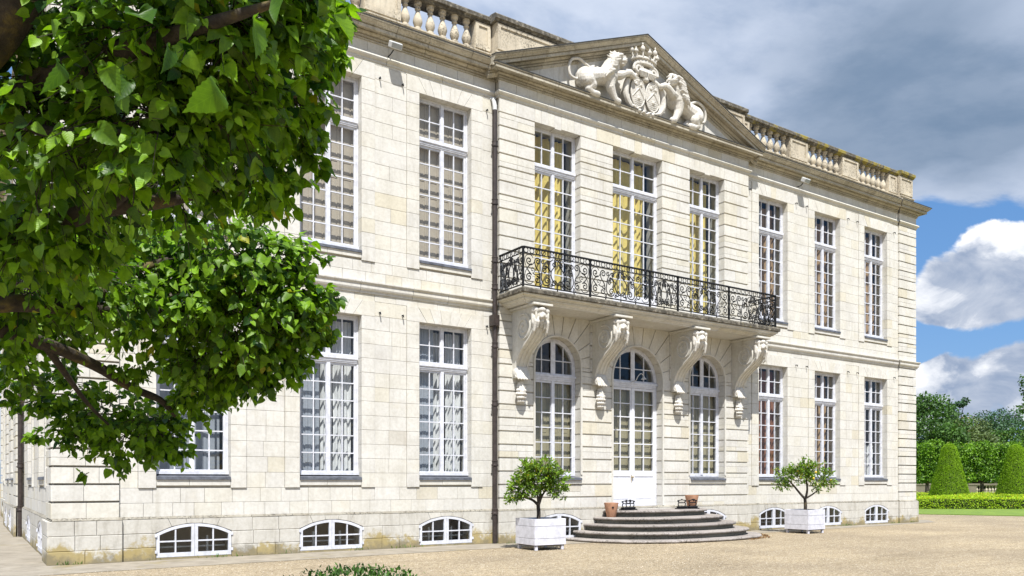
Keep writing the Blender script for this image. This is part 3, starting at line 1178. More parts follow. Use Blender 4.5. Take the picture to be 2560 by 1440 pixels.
cand = []
for wname in ('front', 'plinth'):
    for i, (poly, yf, depth, ch, t) in enumerate(STONES[wname]):
        xs = [p[0] for p in poly]
        zs = [p[1] for p in poly]
        c = ((min(xs) + max(xs)) / 2, yf, (min(zs) + max(zs)) / 2)
        px, py, d = px_of(c)
        area = (max(xs) - min(xs)) * (max(zs) - min(zs)) * FPX * FPX / d / d * (CD / d)
        hid = px < 780 and py < 1120 - max(0, px - 420) * 0.35
        if not hid and 0 < px < 2560 and py > 0:
            cand.append((area, wname, i))
cand.sort(reverse=True)
nsel = {}
single = set()
for a, wn, i in cand:
    if nsel.get(wn, 0) < (300 if wn == 'front' else 80):
        nsel[wn] = nsel.get(wn, 0) + 1
        single.add((wn, i))
for wn, frame, m, par, pname in (('front', F_front, M_STONE, front_wall, 'stonework'), ('plinth', F_front, M_PLINTH, None, 'plinth'),
                                 ('flank', F_left, M_STONE, flank_wall, 'stonework'), ('flank_plinth', F_left, M_PLINTH, None, 'plinth')):
    rest = MB()
    for i, s in enumerate(STONES[wn]):
        if (wn, i) not in single:
            stone_mesh(rest, frame, *s)
    if par is None:
        cap = MB()
        par = rest.build('plinth', m, chateau, tint=True)
        tag(par, kind='stuff')
    else:
        tag(rest.build(pname, m, par, tint=True), kind='stuff')
    for i, s in enumerate(STONES[wn]):
        if (wn, i) in single:
            q = MB()
            stone_mesh(q, frame, *s)
            q.build('stone', m, par, tint=True)

# ---- running mouldings, cut into blocks with open joints
# profiles are (out, z) with out>0 away from the wall
P_PLCAP = [(-0.05, 0.84), (0.062, 0.84), (0.062, 0.85), (0.0, 0.895), (-0.05, 0.90)]
P_STRING = [(-0.05, 0.0), (0.03, 0.0), (0.035, 0.05), (0.07, 0.075), (0.085, 0.11), (0.085, 0.20), (0.105, 0.205), (0.125, 0.235), (0.125, 0.265), (-0.05, 0.30)]
P_FILLET = [(-0.05, 0.0), (0.02, 0.0), (0.022, 0.05), (0.04, 0.06), (0.07, 0.085), (0.085, 0.115), (0.07, 0.15), (0.05, 0.165), (-0.05, 0.17)]
P_CORN = [(-0.05, 0.0), (0.03, 0.0), (0.03, 0.038), (0.008, 0.04), (0.008, 0.054), (0.058, 0.056), (0.058, 0.094), (0.03, 0.096), (0.03, 0.11), (0.09, 0.113), (0.12, 0.14), (0.128, 0.168),
          (0.10, 0.171), (0.10, 0.186), (0.235, 0.196), (0.235, 0.158), (0.278, 0.158), (0.278, 0.228), (0.25, 0.23), (0.25, 0.244), (0.31, 0.247), (0.32, 0.272), (0.355, 0.297), (0.382, 0.33),
          (0.37, 0.332), (0.37, 0.339), (0.402, 0.34), (0.402, 0.368), (-0.05, 0.41)]
P_CORNH = [(-0.05, 0.0), (0.03, 0.0), (0.03, 0.038), (0.008, 0.04), (0.008, 0.054), (0.058, 0.056), (0.058, 0.09), (0.03, 0.092), (0.03, 0.105), (0.09, 0.108), (0.115, 0.128), (0.12, 0.15),
           (0.095, 0.152), (0.095, 0.165), (0.275, 0.175), (0.275, 0.138), (0.318, 0.138), (0.318, 0.205), (0.295, 0.207), (0.295, 0.216), (0.338, 0.218), (0.338, 0.245), (-0.05, 0.29)]
P_LEAD = [(0.25, 0.382), (0.408, 0.3685), (0.414, 0.366), (0.416, 0.386), (0.25, 0.402)]
P_LEADH = [(0.10, 0.272), (0.344, 0.2455), (0.35, 0.243), (0.352, 0.262), (0.10, 0.292)]
P_BLOCK = [(-0.3, 0.0), (0.0, 0.0), (0.0, 0.36), (0.03, 0.37), (0.03, 0.40), (-0.3, 0.44)]


def run(name, prof, a, b, y, z, m, block=1.1, axis='x', mitre_a=0, mitre_b=0, parent=None, gap=0.012):
    """a moulding along the front (axis x, facing -y) or the left flank (axis y, facing -x)"""
    n = max(1, round((b - a) / block))
    t = rnd.random()
    js = [a] + [a + (b - a) * (i + rnd.uniform(-0.15, 0.15)) / n for i in range(1, n)] + [b]
    for i in range(n):
        s0, s1 = js[i] + gap / 2, js[i + 1] - gap / 2
        m0 = mitre_a if i == 0 else 0
        m1 = mitre_b if i == n - 1 else 0
        q = MB()
        if axis == 'x':
            q.extrude_profile(prof, lambda o, zz: (s0 - m0 * o, y - o, z + zz), lambda o, zz: (s1 + m1 * o, y - o, z + zz), rnd.random())
        else:
            q.extrude_profile(prof, lambda o, zz: (y - o, s0 - m0 * o, z + zz), lambda o, zz: (y - o, s1 + m1 * o, z + zz), rnd.random())
        q.build(name, m, parent or chateau, tint=True)


pl, pr = XL + PW, XR - PW
for prof, z, m, nm, bk in ((P_STRING, Z_STR0, M_STONE, 'string_course_block', 1.25), (P_FILLET, Z_FIL0 - 0.005, M_STONE, 'moulding_block', 1.4), (P_CORN, Z_COR0 - 0.005, M_CORN, 'cornice_block', 0.95)):
    run(nm, prof, XL - 0.055, pl, -0.055, z, m, bk, mitre_a=1, mitre_b=1)
    run(nm, prof, pl, bl - 0.0, 0.0, z, m, bk, mitre_a=-1, mitre_b=-1)
    if nm != 'cornice_block':
        if nm != 'string_course_block':
            run(nm, prof, bl, br, BAYY, z, m, bk, mitre_a=1, mitre_b=1)
            run(nm, prof, BAYY, 0.0, bl, z, m, 2, axis='y', mitre_a=1, mitre_b=-1)
    run(nm, prof, br + 0.0, pr, 0.0, z, m, bk, mitre_a=-1, mitre_b=-1)
    run(nm, prof, pr, XR + 0.055, -0.055, z, m, bk, mitre_a=1, mitre_b=1)
    run(nm, prof, -0.055, 9.8, XL - 0.055 if False else XL, z, m, bk * 1.5, axis='y', mitre_a=1, mitre_b=-1)
    run(nm, prof, 9.8, 17.8, XL - 0.2, z, m, bk * 1.5, axis='y', mitre_a=1, mitre_b=1)
    run(nm, prof, 17.8, DEPTH, XL, z, m, bk * 1.5, axis='y', mitre_a=-1, mitre_b=0)
run('cornice_block', P_CORNH, bl, br, BAYY, Z_COR0 - 0.005, M_CORN, 0.9, mitre_a=1, mitre_b=1)
for a_, b_, y_, ma, mb_ in ((XL - 0.055, pl, -0.055, 1, 1), (pl, bl, 0.0, -1, -1), (br, pr, 0.0, -1, -1), (pr, XR + 0.055, -0.055, 1, 1)):
    run('lead_flashing', P_LEAD, a_, b_, y_, Z_COR0 - 0.005, M_LEAD, 3.0, mitre_a=ma, mitre_b=mb_, gap=0.003)
run('lead_flashing', P_LEADH, bl, br, BAYY, Z_COR0 - 0.005, M_LEAD, 3.0, mitre_a=1, mitre_b=1, gap=0.003)
run('cornice_block', P_CORNH, BAYY, 0.0, bl, Z_COR0 - 0.005, M_CORN, 2, axis='y', mitre_a=1, mitre_b=-1)
# right-hand returns (facing +x) of the bay and of the corner
for prof, z, m, nm, x, ya, yb in ((P_FILLET, Z_FIL0 - 0.005, M_STONE, 'moulding_block', br, BAYY, 0.0), (P_CORNH, Z_COR0 - 0.005, M_CORN, 'cornice_block', br, BAYY, 0.0),
                                  (P_FILLET, Z_FIL0 - 0.005, M_STONE, 'moulding_block', XR + 0.055, -0.055, 6), (P_CORN, Z_COR0 - 0.005, M_CORN, 'cornice_block', XR + 0.055, -0.055, 6),
                                  (P_STRING, Z_STR0, M_STONE, 'string_course_block', XR + 0.055, -0.055, 6)):
    q = MB()
    e = -1 if yb == 0.0 else 0
    q.extrude_profile(prof, lambda o, zz: (x + o, ya - o, z + zz), lambda o, zz: (x + o, yb + e * o, z + zz), 0.5)
    q.build(nm, m, chateau, tint=True)
# plinth capping
for a, b, y in ((XL - 0.05, pl + 0.05, -0.065), (pl + 0.05, bl - 0.05, 0.0), (bl - 0.05, br + 0.05, BAYY), (br + 0.05, pr - 0.05, 0.0), (pr - 0.05, XR + 0.05, -0.065)):
    run('plinth_cap', P_PLCAP, a, b, y, 0.0, M_PLCAP, 1.3)
run('plinth_cap', P_PLCAP, 0.0, 9.7, XL, 0.0, M_PLCAP, 2.0, axis='y')
run('plinth_cap', P_PLCAP, 9.75, 17.8, XL - 0.2, 0.0, M_PLCAP, 2.0, axis='y')

# ---- raking cornice of the pediment
ang = math.atan(RAKE)
zb0 = 14.45 - 0.365 / math.cos(ang)       # underside at the apex
P_RAKE = [(-0.02, -0.06)] + P_CORN[1:-1] + [(0.30, 0.385), (-0.3, 0.42)]
for s in (-1, 1):
    n = 6
    us = lin(0.0, 5.19, n)
    for i in range(n):
        u0, u1 = us[i] + (0.004 if i else 0), us[i + 1] - 0.004
        q = MB()

        def fr(u, vert):
            def f_(o, zz):
                # profile square to the slope, cut vertical at apex and foot
                return (CX + s * u, BAYY - o, zb0 - u * RAKE + zz / math.cos(ang))
            return f_
        q.extrude_profile(P_RAKE, fr(u0, 0), fr(u1, 0), rnd.random())
        q.build('pediment_block', M_CORN, chateau, tint=True)
    q = MB()
    q.extrude_profile([(0.2, 0.402), (0.408, 0.372), (0.416, 0.366), (0.418, 0.388), (0.2, 0.425)], fr(0.0, 0), fr(5.2, 0), 0.5)
    q.build('lead_flashing', M_LEAD, chateau)

# ---- parapet
YP = 0.2
blocks = [(-HW - 0.02, -13.98, 0.08), (-4.82, 4.82, -0.05), (13.98, HW + 0.02, 0.08)]
run('parapet_plinth_block', P_BLOCK, XL + 0.9, bl, YP - 0.06, 12.38, M_PARA, 1.2)
run('parapet_plinth_block', P_BLOCK, br, XR - 0.9, YP - 0.06, 12.38, M_PARA, 1.2)
run('parapet_plinth_block', P_BLOCK, XL - 0.06, XL + 0.9, 0.04, 12.38, M_PARA, 1.2)
run('parapet_plinth_block', P_BLOCK, XR - 0.9, XR + 0.06, 0.04, 12.38, M_PARA, 1.2)
run('parapet_plinth_block', P_BLOCK, bl - 0.06, br + 0.06, -0.09, 12.38, M_PARA, 1.4)
run('parapet_plinth_block', P_BLOCK, 1.2, DEPTH, XL + 0.14, 12.38, M_PARA, 2.2, axis='y')


def pedestal(x0, x1, yf, yb=None, panel=True):
    yb = yf + 0.36 if yb is None else yb
    q = MB()
    q.box(x0, x1, yf, yb, 12.79, 13.56, rnd.random())
    o = q.build('pedestal', M_PARA, chateau, tint=True)
    if panel and x1 - x0 > 0.35:
        q = MB()     # raised border round a sunk panel
        t = rnd.random()
        f = 0.11
        q.box(x0 + 0.012, x0 + f, yf - 0.03, yf + 0.01, 12.86, 13.535, t)
        q.box(x1 - f, x1 - 0.012, yf - 0.03, yf + 0.01, 12.86, 13.535, t)
        q.box(x0 + f, x1 - f, yf - 0.029, yf + 0.01, 12.861, 12.98, t)
        q.box(x0 + f, x1 - f, yf - 0.029, yf + 0.01, 13.45, 13.534, t)
        q.build('panel_border', M_PARA, o, tint=True)


prof_b = [(0.0, 0.0), (0.105, 0.0), (0.105, 0.10), (0.075, 0.11), (0.07, 0.135), (0.10, 0.19), (0.122, 0.26), (0.118, 0.32), (0.085, 0.42), (0.055, 0.50),
          (0.05, 0.56), (0.075, 0.575), (0.075, 0.60), (0.055, 0.615), (0.058, 0.65), (0.095, 0.685), (0.10, 0.77), (0.0, 0.77)]
q = MB().lathe(prof_b[1:-1], n=14)
bal0 = q.build('baluster', M_PARA, chateau, smooth=35, tint=True, center=False)
bal_mesh = bal0.data
bpy.data.objects.remove(bal0)
for s in (-1, 1):
    for a, b in ((5.32, 7.43), (8.40, 10.42), (11.42, 13.40)):
        for i in range(6):
            u = a + (b - a) * (i + 0.5) / 6
            inst('baluster', bal_mesh, (CX + s * u, YP + 0.14, 12.80), chateau, rz=rnd.random())
    for a, b in ((4.84, 5.32), (7.43, 8.40), (10.42, 11.42), (13.40, 13.97)):
        x0, x1 = sorted((CX + s * a, CX + s * b))
        pedestal(x0, x1, YP)
    x0, x1 = sorted((CX + s * 13.98, CX + s * (HW + 0.0)))
    pedestal(x0, x1, 0.08, 0.9)
for a, b in ((-4.8, -2.4), (-2.4, 0), (0, 2.4), (2.4, 4.8)):
    pedestal(CX + a, CX + b - 0.004, -0.05)
q = MB()
q.box(XL + 0.2, XL + 0.5, 1.0, DEPTH, 12.79, 13.56, 0.4)
q.build('pedestal', M_PARA, chateau, tint=True)
P_COPE = [(-0.42, 0.0), (0.02, 0.0), (0.03, 0.04), (0.085, 0.06), (0.09, 0.15), (0.06, 0.185), (-0.16, 0.225), (-0.46, 0.19), (-0.46, 0.06)]
for a, b, y, zz in ((13.97, HW + 0.08, 0.06, 13.565), (4.86, 13.96, YP - 0.01, 13.562)):
    run('coping_block', P_COPE, CX + a, CX + b, y, zz, M_CAP, 1.5)
    run('coping_block', P_COPE, CX - b, CX - a, y, zz, M_CAP, 1.5)
run('coping_block', P_COPE, CX - 4.9, CX + 4.9, -0.06, 13.566, M_CAP, 1.6)
run('coping_block', P_COPE, 1.1, DEPTH, XL + 0.24, 13.56, M_CAP, 2.0, axis='y')


# ---- windows
def pane_mesh_cache():
    c = {}

    def get(w, h):
        k = (round(w, 3), round(h, 3))
        if k not in c:
            me = bpy.data.meshes.new('pane')
            me.from_pydata([(-w / 2, 0, -h / 2), (w / 2, 0, -h / 2), (w / 2, 0, h / 2), (-w / 2, 0, h / 2)], [], [(0, 1, 2, 3)])
            me.materials.append(M_GLASS)
            c[k] = me
        return c[k]
    return get


pane_mesh = pane_mesh_cache()
ID3 = Matrix.Identity(4)


class Win:
    """one window: frame, glazing bars, panes. frame() maps (s,y,z)"""
    def __init__(self, name, fr, yw, rz=0.0):
        self.fr, self.yw, self.rz = fr, yw, rz
        self.f, self.b = MB(), MB()
        self.panes = []
        self.name = name

    def bx(self, mb, x0, x1, y0, y1, z0, z1):
        vs = [(x0, y0, z0), (x1, y0, z0), (x1, y1, z0), (x0, y1, z0), (x0, y0, z1), (x1, y0, z1), (x1, y1, z1), (x0, y1, z1)]
        mb.add([self.fr(*v) for v in vs], [(0, 3, 2, 1), (4, 5, 6, 7), (0, 1, 5, 4), (1, 2, 6, 5), (2, 3, 7, 6), (3, 0, 4, 7)])

    def leaf(self, x0, x1, z0, z1, cols, rows, st=0.055, bw=0.026, bottom=None):
        """sash between x0..x1, z0..z1 with glazing bars and panes"""
        y = self.yw
        bo = st if bottom is None else bottom
        self.bx(self.f, x0, x0 + st, y - 0.025, y + 0.03, z0, z1)
        self.bx(self.f, x1 - st, x1, y - 0.025, y + 0.03, z0, z1)
        self.bx(self.f, x0 + st, x1 - st, y - 0.024, y + 0.029, z1 - st, z1 - 0.0005)
        self.bx(self.f, x0 + st, x1 - st, y - 0.024, y + 0.029, z0 + 0.0005, z0 + bo)
        gx0, gx1, gz0, gz1 = x0 + st, x1 - st, z0 + bo, z1 - st
        pw, ph = (gx1 - gx0) / cols, (gz1 - gz0) / rows
        for i in range(1, cols):
            xx = gx0 + pw * i
            self.bx(self.b, xx - bw / 2, xx + bw / 2, y - 0.018, y + 0.022, gz0, gz1)
        for k in range(1, rows):
            zz = gz0 + ph * k
            self.bx(self.b, gx0, gx1, y - 0.0175, y + 0.0215, zz - bw / 2, zz + bw / 2)
        for i in range(cols):
            for k in range(rows):
                self.panes.append((gx0 + pw * (i + 0.5), gz0 + ph * (k + 0.5), pw, ph))

    def build(self):
        w = self.f.build('window', M_WHITE, chateau)
        if self.b.v:
            self.b.build('glazing_grid', M_WHITE, w)
        for (x, z, pw, ph) in self.panes:
            o = inst('pane', pane_mesh(pw - 0.004, ph - 0.004), self.fr(x, self.yw + 0.004, z), w, self.rz + rnd.gauss(0, 0.012))
            o.rotation_euler.x = rnd.gauss(0, 0.012) if not self.rz else 0
        return w


def casement(cx, hw, z0, z1, ztr, rows, yw, fr=F_front, rz=0.0, sill=True, trans_rows=2, yfront=0.0, panel=None):
    w = Win('window', fr, yw, rz)
    fb = 0.045
    y0, y1 = yw - 0.035, yw + 0.05
    w.bx(w.f, cx - hw + 0.001, cx - hw + fb, y0, y1, z0, z1)
    w.bx(w.f, cx + hw - fb, cx + hw - 0.001, y0, y1, z0, z1)
    w.bx(w.f, cx - hw + fb, cx + hw - fb, y0 + 0.001, y1 - 0.001, z1 - fb, z1 - 0.001)
    w.bx(w.f, cx - hw + fb, cx + hw - fb, y0 + 0.001, y1 - 0.001, z0 + 0.001, z0 + fb)
    # transom with a projecting moulding
    w.bx(w.f, cx - hw + fb, cx + hw - fb, y0 - 0.02, y1 - 0.002, ztr - 0.085, ztr + 0.03)
    w.bx(w.f, cx - hw + fb * 0.6, cx + hw - fb * 0.6, y0 - 0.06, y0 - 0.002, ztr + 0.005, ztr + 0.07)
    w.bx(w.f, cx - hw + fb, cx + hw - fb, y0 - 0.035, y0 - 0.003, ztr - 0.05, ztr + 0.004)
    # centre mullion strip
    w.bx(w.f, cx - 0.045, cx + 0.045, y0 - 0.012, y0 + 0.02, z0 + fb, ztr - 0.09)
    w.bx(w.f, cx - 0.04, cx + 0.04, y0 - 0.012, y0 + 0.02, ztr + 0.075, z1 - fb)
    w.leaf(cx - hw + fb + 0.002, cx - 0.002, ztr + 0.07, z1 - fb - 0.002, 2, trans_rows)
    w.leaf(cx + 0.002, cx + hw - fb - 0.002, ztr + 0.07, z1 - fb - 0.002, 2, trans_rows)
    w.leaf(cx - hw + fb + 0.002, cx - 0.002, z0 + fb + 0.002, ztr - 0.087, 2, rows, bottom=panel)
    w.leaf(cx + 0.002, cx + hw - fb - 0.002, z0 + fb + 0.002, ztr - 0.087, 2, rows, bottom=panel)
    o = w.build()
    if sill:
        q = MB()
        prof = [(-0.26, -0.005), (0.055, -0.055), (0.06, -0.115), (0.03, -0.118), (-0.26, -0.10)]
        x0, x1 = cx - hw - 0.012, cx + hw + 0.03
        q.extrude_profile(prof, lambda o_, zz: fr(x0 + 0.013, yfront - o_, z0 + zz), lambda o_, zz: fr(x1 - 0.031, yfront - o_, z0 + zz))
        q.build('sill', M_SLATE, o)
        q = MB()
        w2 = Win('x', fr, 0)
        w2.bx(q, cx - hw + 0.002, cx + hw - 0.002, yw - 0.09, yw - 0.036, z0 + 0.0, z0 + 0.06)
        q.build('drip_board', M_WHITE, o)
    return o


def shutters(win, cx, hw, z0, z1, y, m, fr=F_front, panels=3, leaves=4):
    """closed interior shutters: framed leaves with raised panels"""
    lw_ = 2 * hw / leaves
    for i in range(leaves):
        x0, x1 = cx - hw + i * lw_ + 0.004, cx - hw + (i + 1) * lw_ - 0.004
        q = MB()
        w2 = Win('x', fr, 0)
        w2.bx(q, x0, x1, y, y + 0.025, z0, z1)
        st = 0.06
        w2.bx(q, x0, x0 + st, y - 0.012, y + 0.001, z0, z1)
        w2.bx(q, x1 - st, x1, y - 0.012, y + 0.001, z0, z1)
        hs = [z0, z0 + (z1 - z0) * 0.42, z0 + (z1 - z0) * 0.52, z1][0:panels + 1]
        for k, zz in enumerate(hs):
            a = zz - 0.05 if k else zz
            b_ = zz + 0.05 if k < len(hs) - 1 else zz
            w2.bx(q, x0 + st, x1 - st, y - 0.0115, y + 0.001, a, b_)
        for k in range(len(hs) - 1):
            w2.bx(q, x0 + st + 0.035, x1 - st - 0.035, y - 0.009, y + 0.001, hs[k] + 0.085, hs[k + 1] - 0.085)
        q.build('shutter', m, win)


def curtain(x0, x1, z0, z1, y, m, label, folds=7, amp=0.05, flare=0.0, seed=0, group=None, tie=None):
    r = random.Random(seed)
    ph = r.random() * 6
    nx, nz = folds * 8, 14
    vs, fs = [], []
    for k in range(nz + 1):
        z = z0 + (z1 - z0) * k / nz
        for i in range(nx + 1):
            u = i / nx
            w = (x1 - x0)
            x = x0 + w * u
            if tie:          # gathered towards one side lower down
                zt = z0 + (z1 - z0) * 0.4
                g = max(0.0, 1 - abs(z - zt) / (0.62 * (z1 - z0)))
                x = x0 + w * (u * (1 - 0.55 * g)) if tie < 0 else x1 - w * ((1 - u) * (1 - 0.55 * g))
            uw = u + 0.035 * math.sin(u * 9 + ph * 2)
            yy = y + amp * (0.75 + 0.4 * math.sin(u * 5 + ph)) * math.sin(uw * folds * 2 * math.pi + ph + 0.9 * math.sin(z * 0.9 + ph + 3 * u)) + 0.025 * math.sin(u * 11 + z * 1.7)
            vs.append((x, yy, z))
    for k in range(nz):
        for i in range(nx):
            a = k * (nx + 1) + i
            fs.append((a, a + 1, a + nx + 2, a + nx + 1))
    q = MB().add(vs, fs)
    o = q.build('curtain', m, smooth='all')
    return tag(o, label, 'curtain', group)


YW = 0.21                       # glazing plane in the wings
YB = 0.075                      # glazing plane in the bay
names_g = ['first ground-floor window from the left', 'second ground-floor window from the left', 'ground-floor window left of the drainpipe',
           'ground-floor window right of the bay', 'second ground-floor window right of the bay', 'last ground-floor window on the right']
names_u = ['leftmost upper window', 'second upper window from the left', 'upper window left of the drainpipe',
           'upper window right of the bay', 'second upper window right of the bay', 'last upper window on the right']
for i, c in enumerate(WCX):
    wg = casement(c, WW, 1.76, 5.51, 4.47, 6, YW)
    wu = casement(c, WW, 7.08, 11.12, 10.04, 7, YW)
    if i < 3:
        shutters(wu, c, WW - 0.05, 7.12, 11.1, YW + 0.14, M_SHUTB)
    if i in (1, 2):
        shutters(wg, c - 0.42, 0.27, 1.8, 5.45, YW + 0.16, M_SHUTG, leaves=2)
        curtain(c - 0.10, c + 0.22, 1.8, 5.4, YW + 0.30, M_CURW, 'white curtain hanging at the middle of the ' + names_g[i], 3, 0.05, seed=i)
        curtain(c + 0.24, c + 0.7, 1.8, 5.4, YW + 0.26, M_CURW, 'white curtain gathered at the right side of the ' + names_g[i], 5, 0.05, seed=i + 50)
    if i == 0:
        shutters(wg, c, WW - 0.05, 1.8, 5.45, YW + 0.5, M_SHUTG)
    if i in (3, 4):
        curtain(c - 0.68, c - 0.2, 1.8, 5.4, YW + 0.3, M_CURW, 'white curtain inside the ' + names_g[i], 5, 0.05, seed=i)
        curtain(c - 0.05, c + 0.7, 1.8, 5.4, YW + 0.34, M_CURR if i == 3 else M_CURO, ('rust red' if i == 3 else 'tan') + ' curtain inside the ' + names_g[i], 5, 0.06, seed=i + 9)
    if i == 5:
        curtain(c - 0.68, c + 0.68, 1.8, 3.0, YW + 0.3, M_CURW, 'short white curtain inside the ' + names_g[i], 8, 0.05, seed=i)
    if i >= 3:
        curtain(c - 0.68, c - 0.08, 7.12, 11.0, YW + 0.28, M_CURW, 'white curtain inside the ' + names_u[i], 5, 0.05, seed=i + 20)
        curtain(c + 0.05, c + 0.7, 7.12, 11.0, YW + 0.36, M_CURO, 'tan curtain inside the ' + names_u[i], 5, 0.06, seed=i + 30)
for c in FLW + FBW:
    yf_ = 0.0 if c < 9 else -0.2
    casement(c, WW, 1.76, 5.51, 4.47, 6, YW + yf_, F_left, math.pi / 2, yfront=yf_)
    casement(c, WW, 7.08, 11.12, 10.04, 7, YW + yf_, F_left, math.pi / 2, yfront=yf_)
bn = ['left', 'middle', 'right']
for i, c in enumerate(BCX):
    hw = UBW[i]
    z0 = 6.80 if i != 1 else 6.52
    wu = casement(c, hw, z0, 11.18, 10.1, 8 if i != 1 else 7, YB, panel=None if i != 1 else 0.5, sill=(i != 1), yfront=BAYY)
    curtain(c - hw + 0.06, c + hw * 0.72, z0 + 0.05, 11.1, YB + 0.30, M_CURY, 'yellow silk curtain inside the %s balcony window' % bn[i], 7, 0.07, seed=70 + i)


def clip_col(x0, x1, z0, z1, cx, zc, r, n=8):
    """polygon of a rectangle cut by a circle overhead"""
    top, xs = [], lin(x0, x1, n)
    for x in xs:
        dx = min(r, abs(x - cx))
        top.append((x, min(z1, zc + math.sqrt(max(0, r * r - dx * dx)))))
    top = [(x, z) for x, z in top if z > z0 + 0.004]
    if len(top) < 2:
        return None
    return [(top[0][0], z0), (top[-1][0], z0)] + top[::-1]


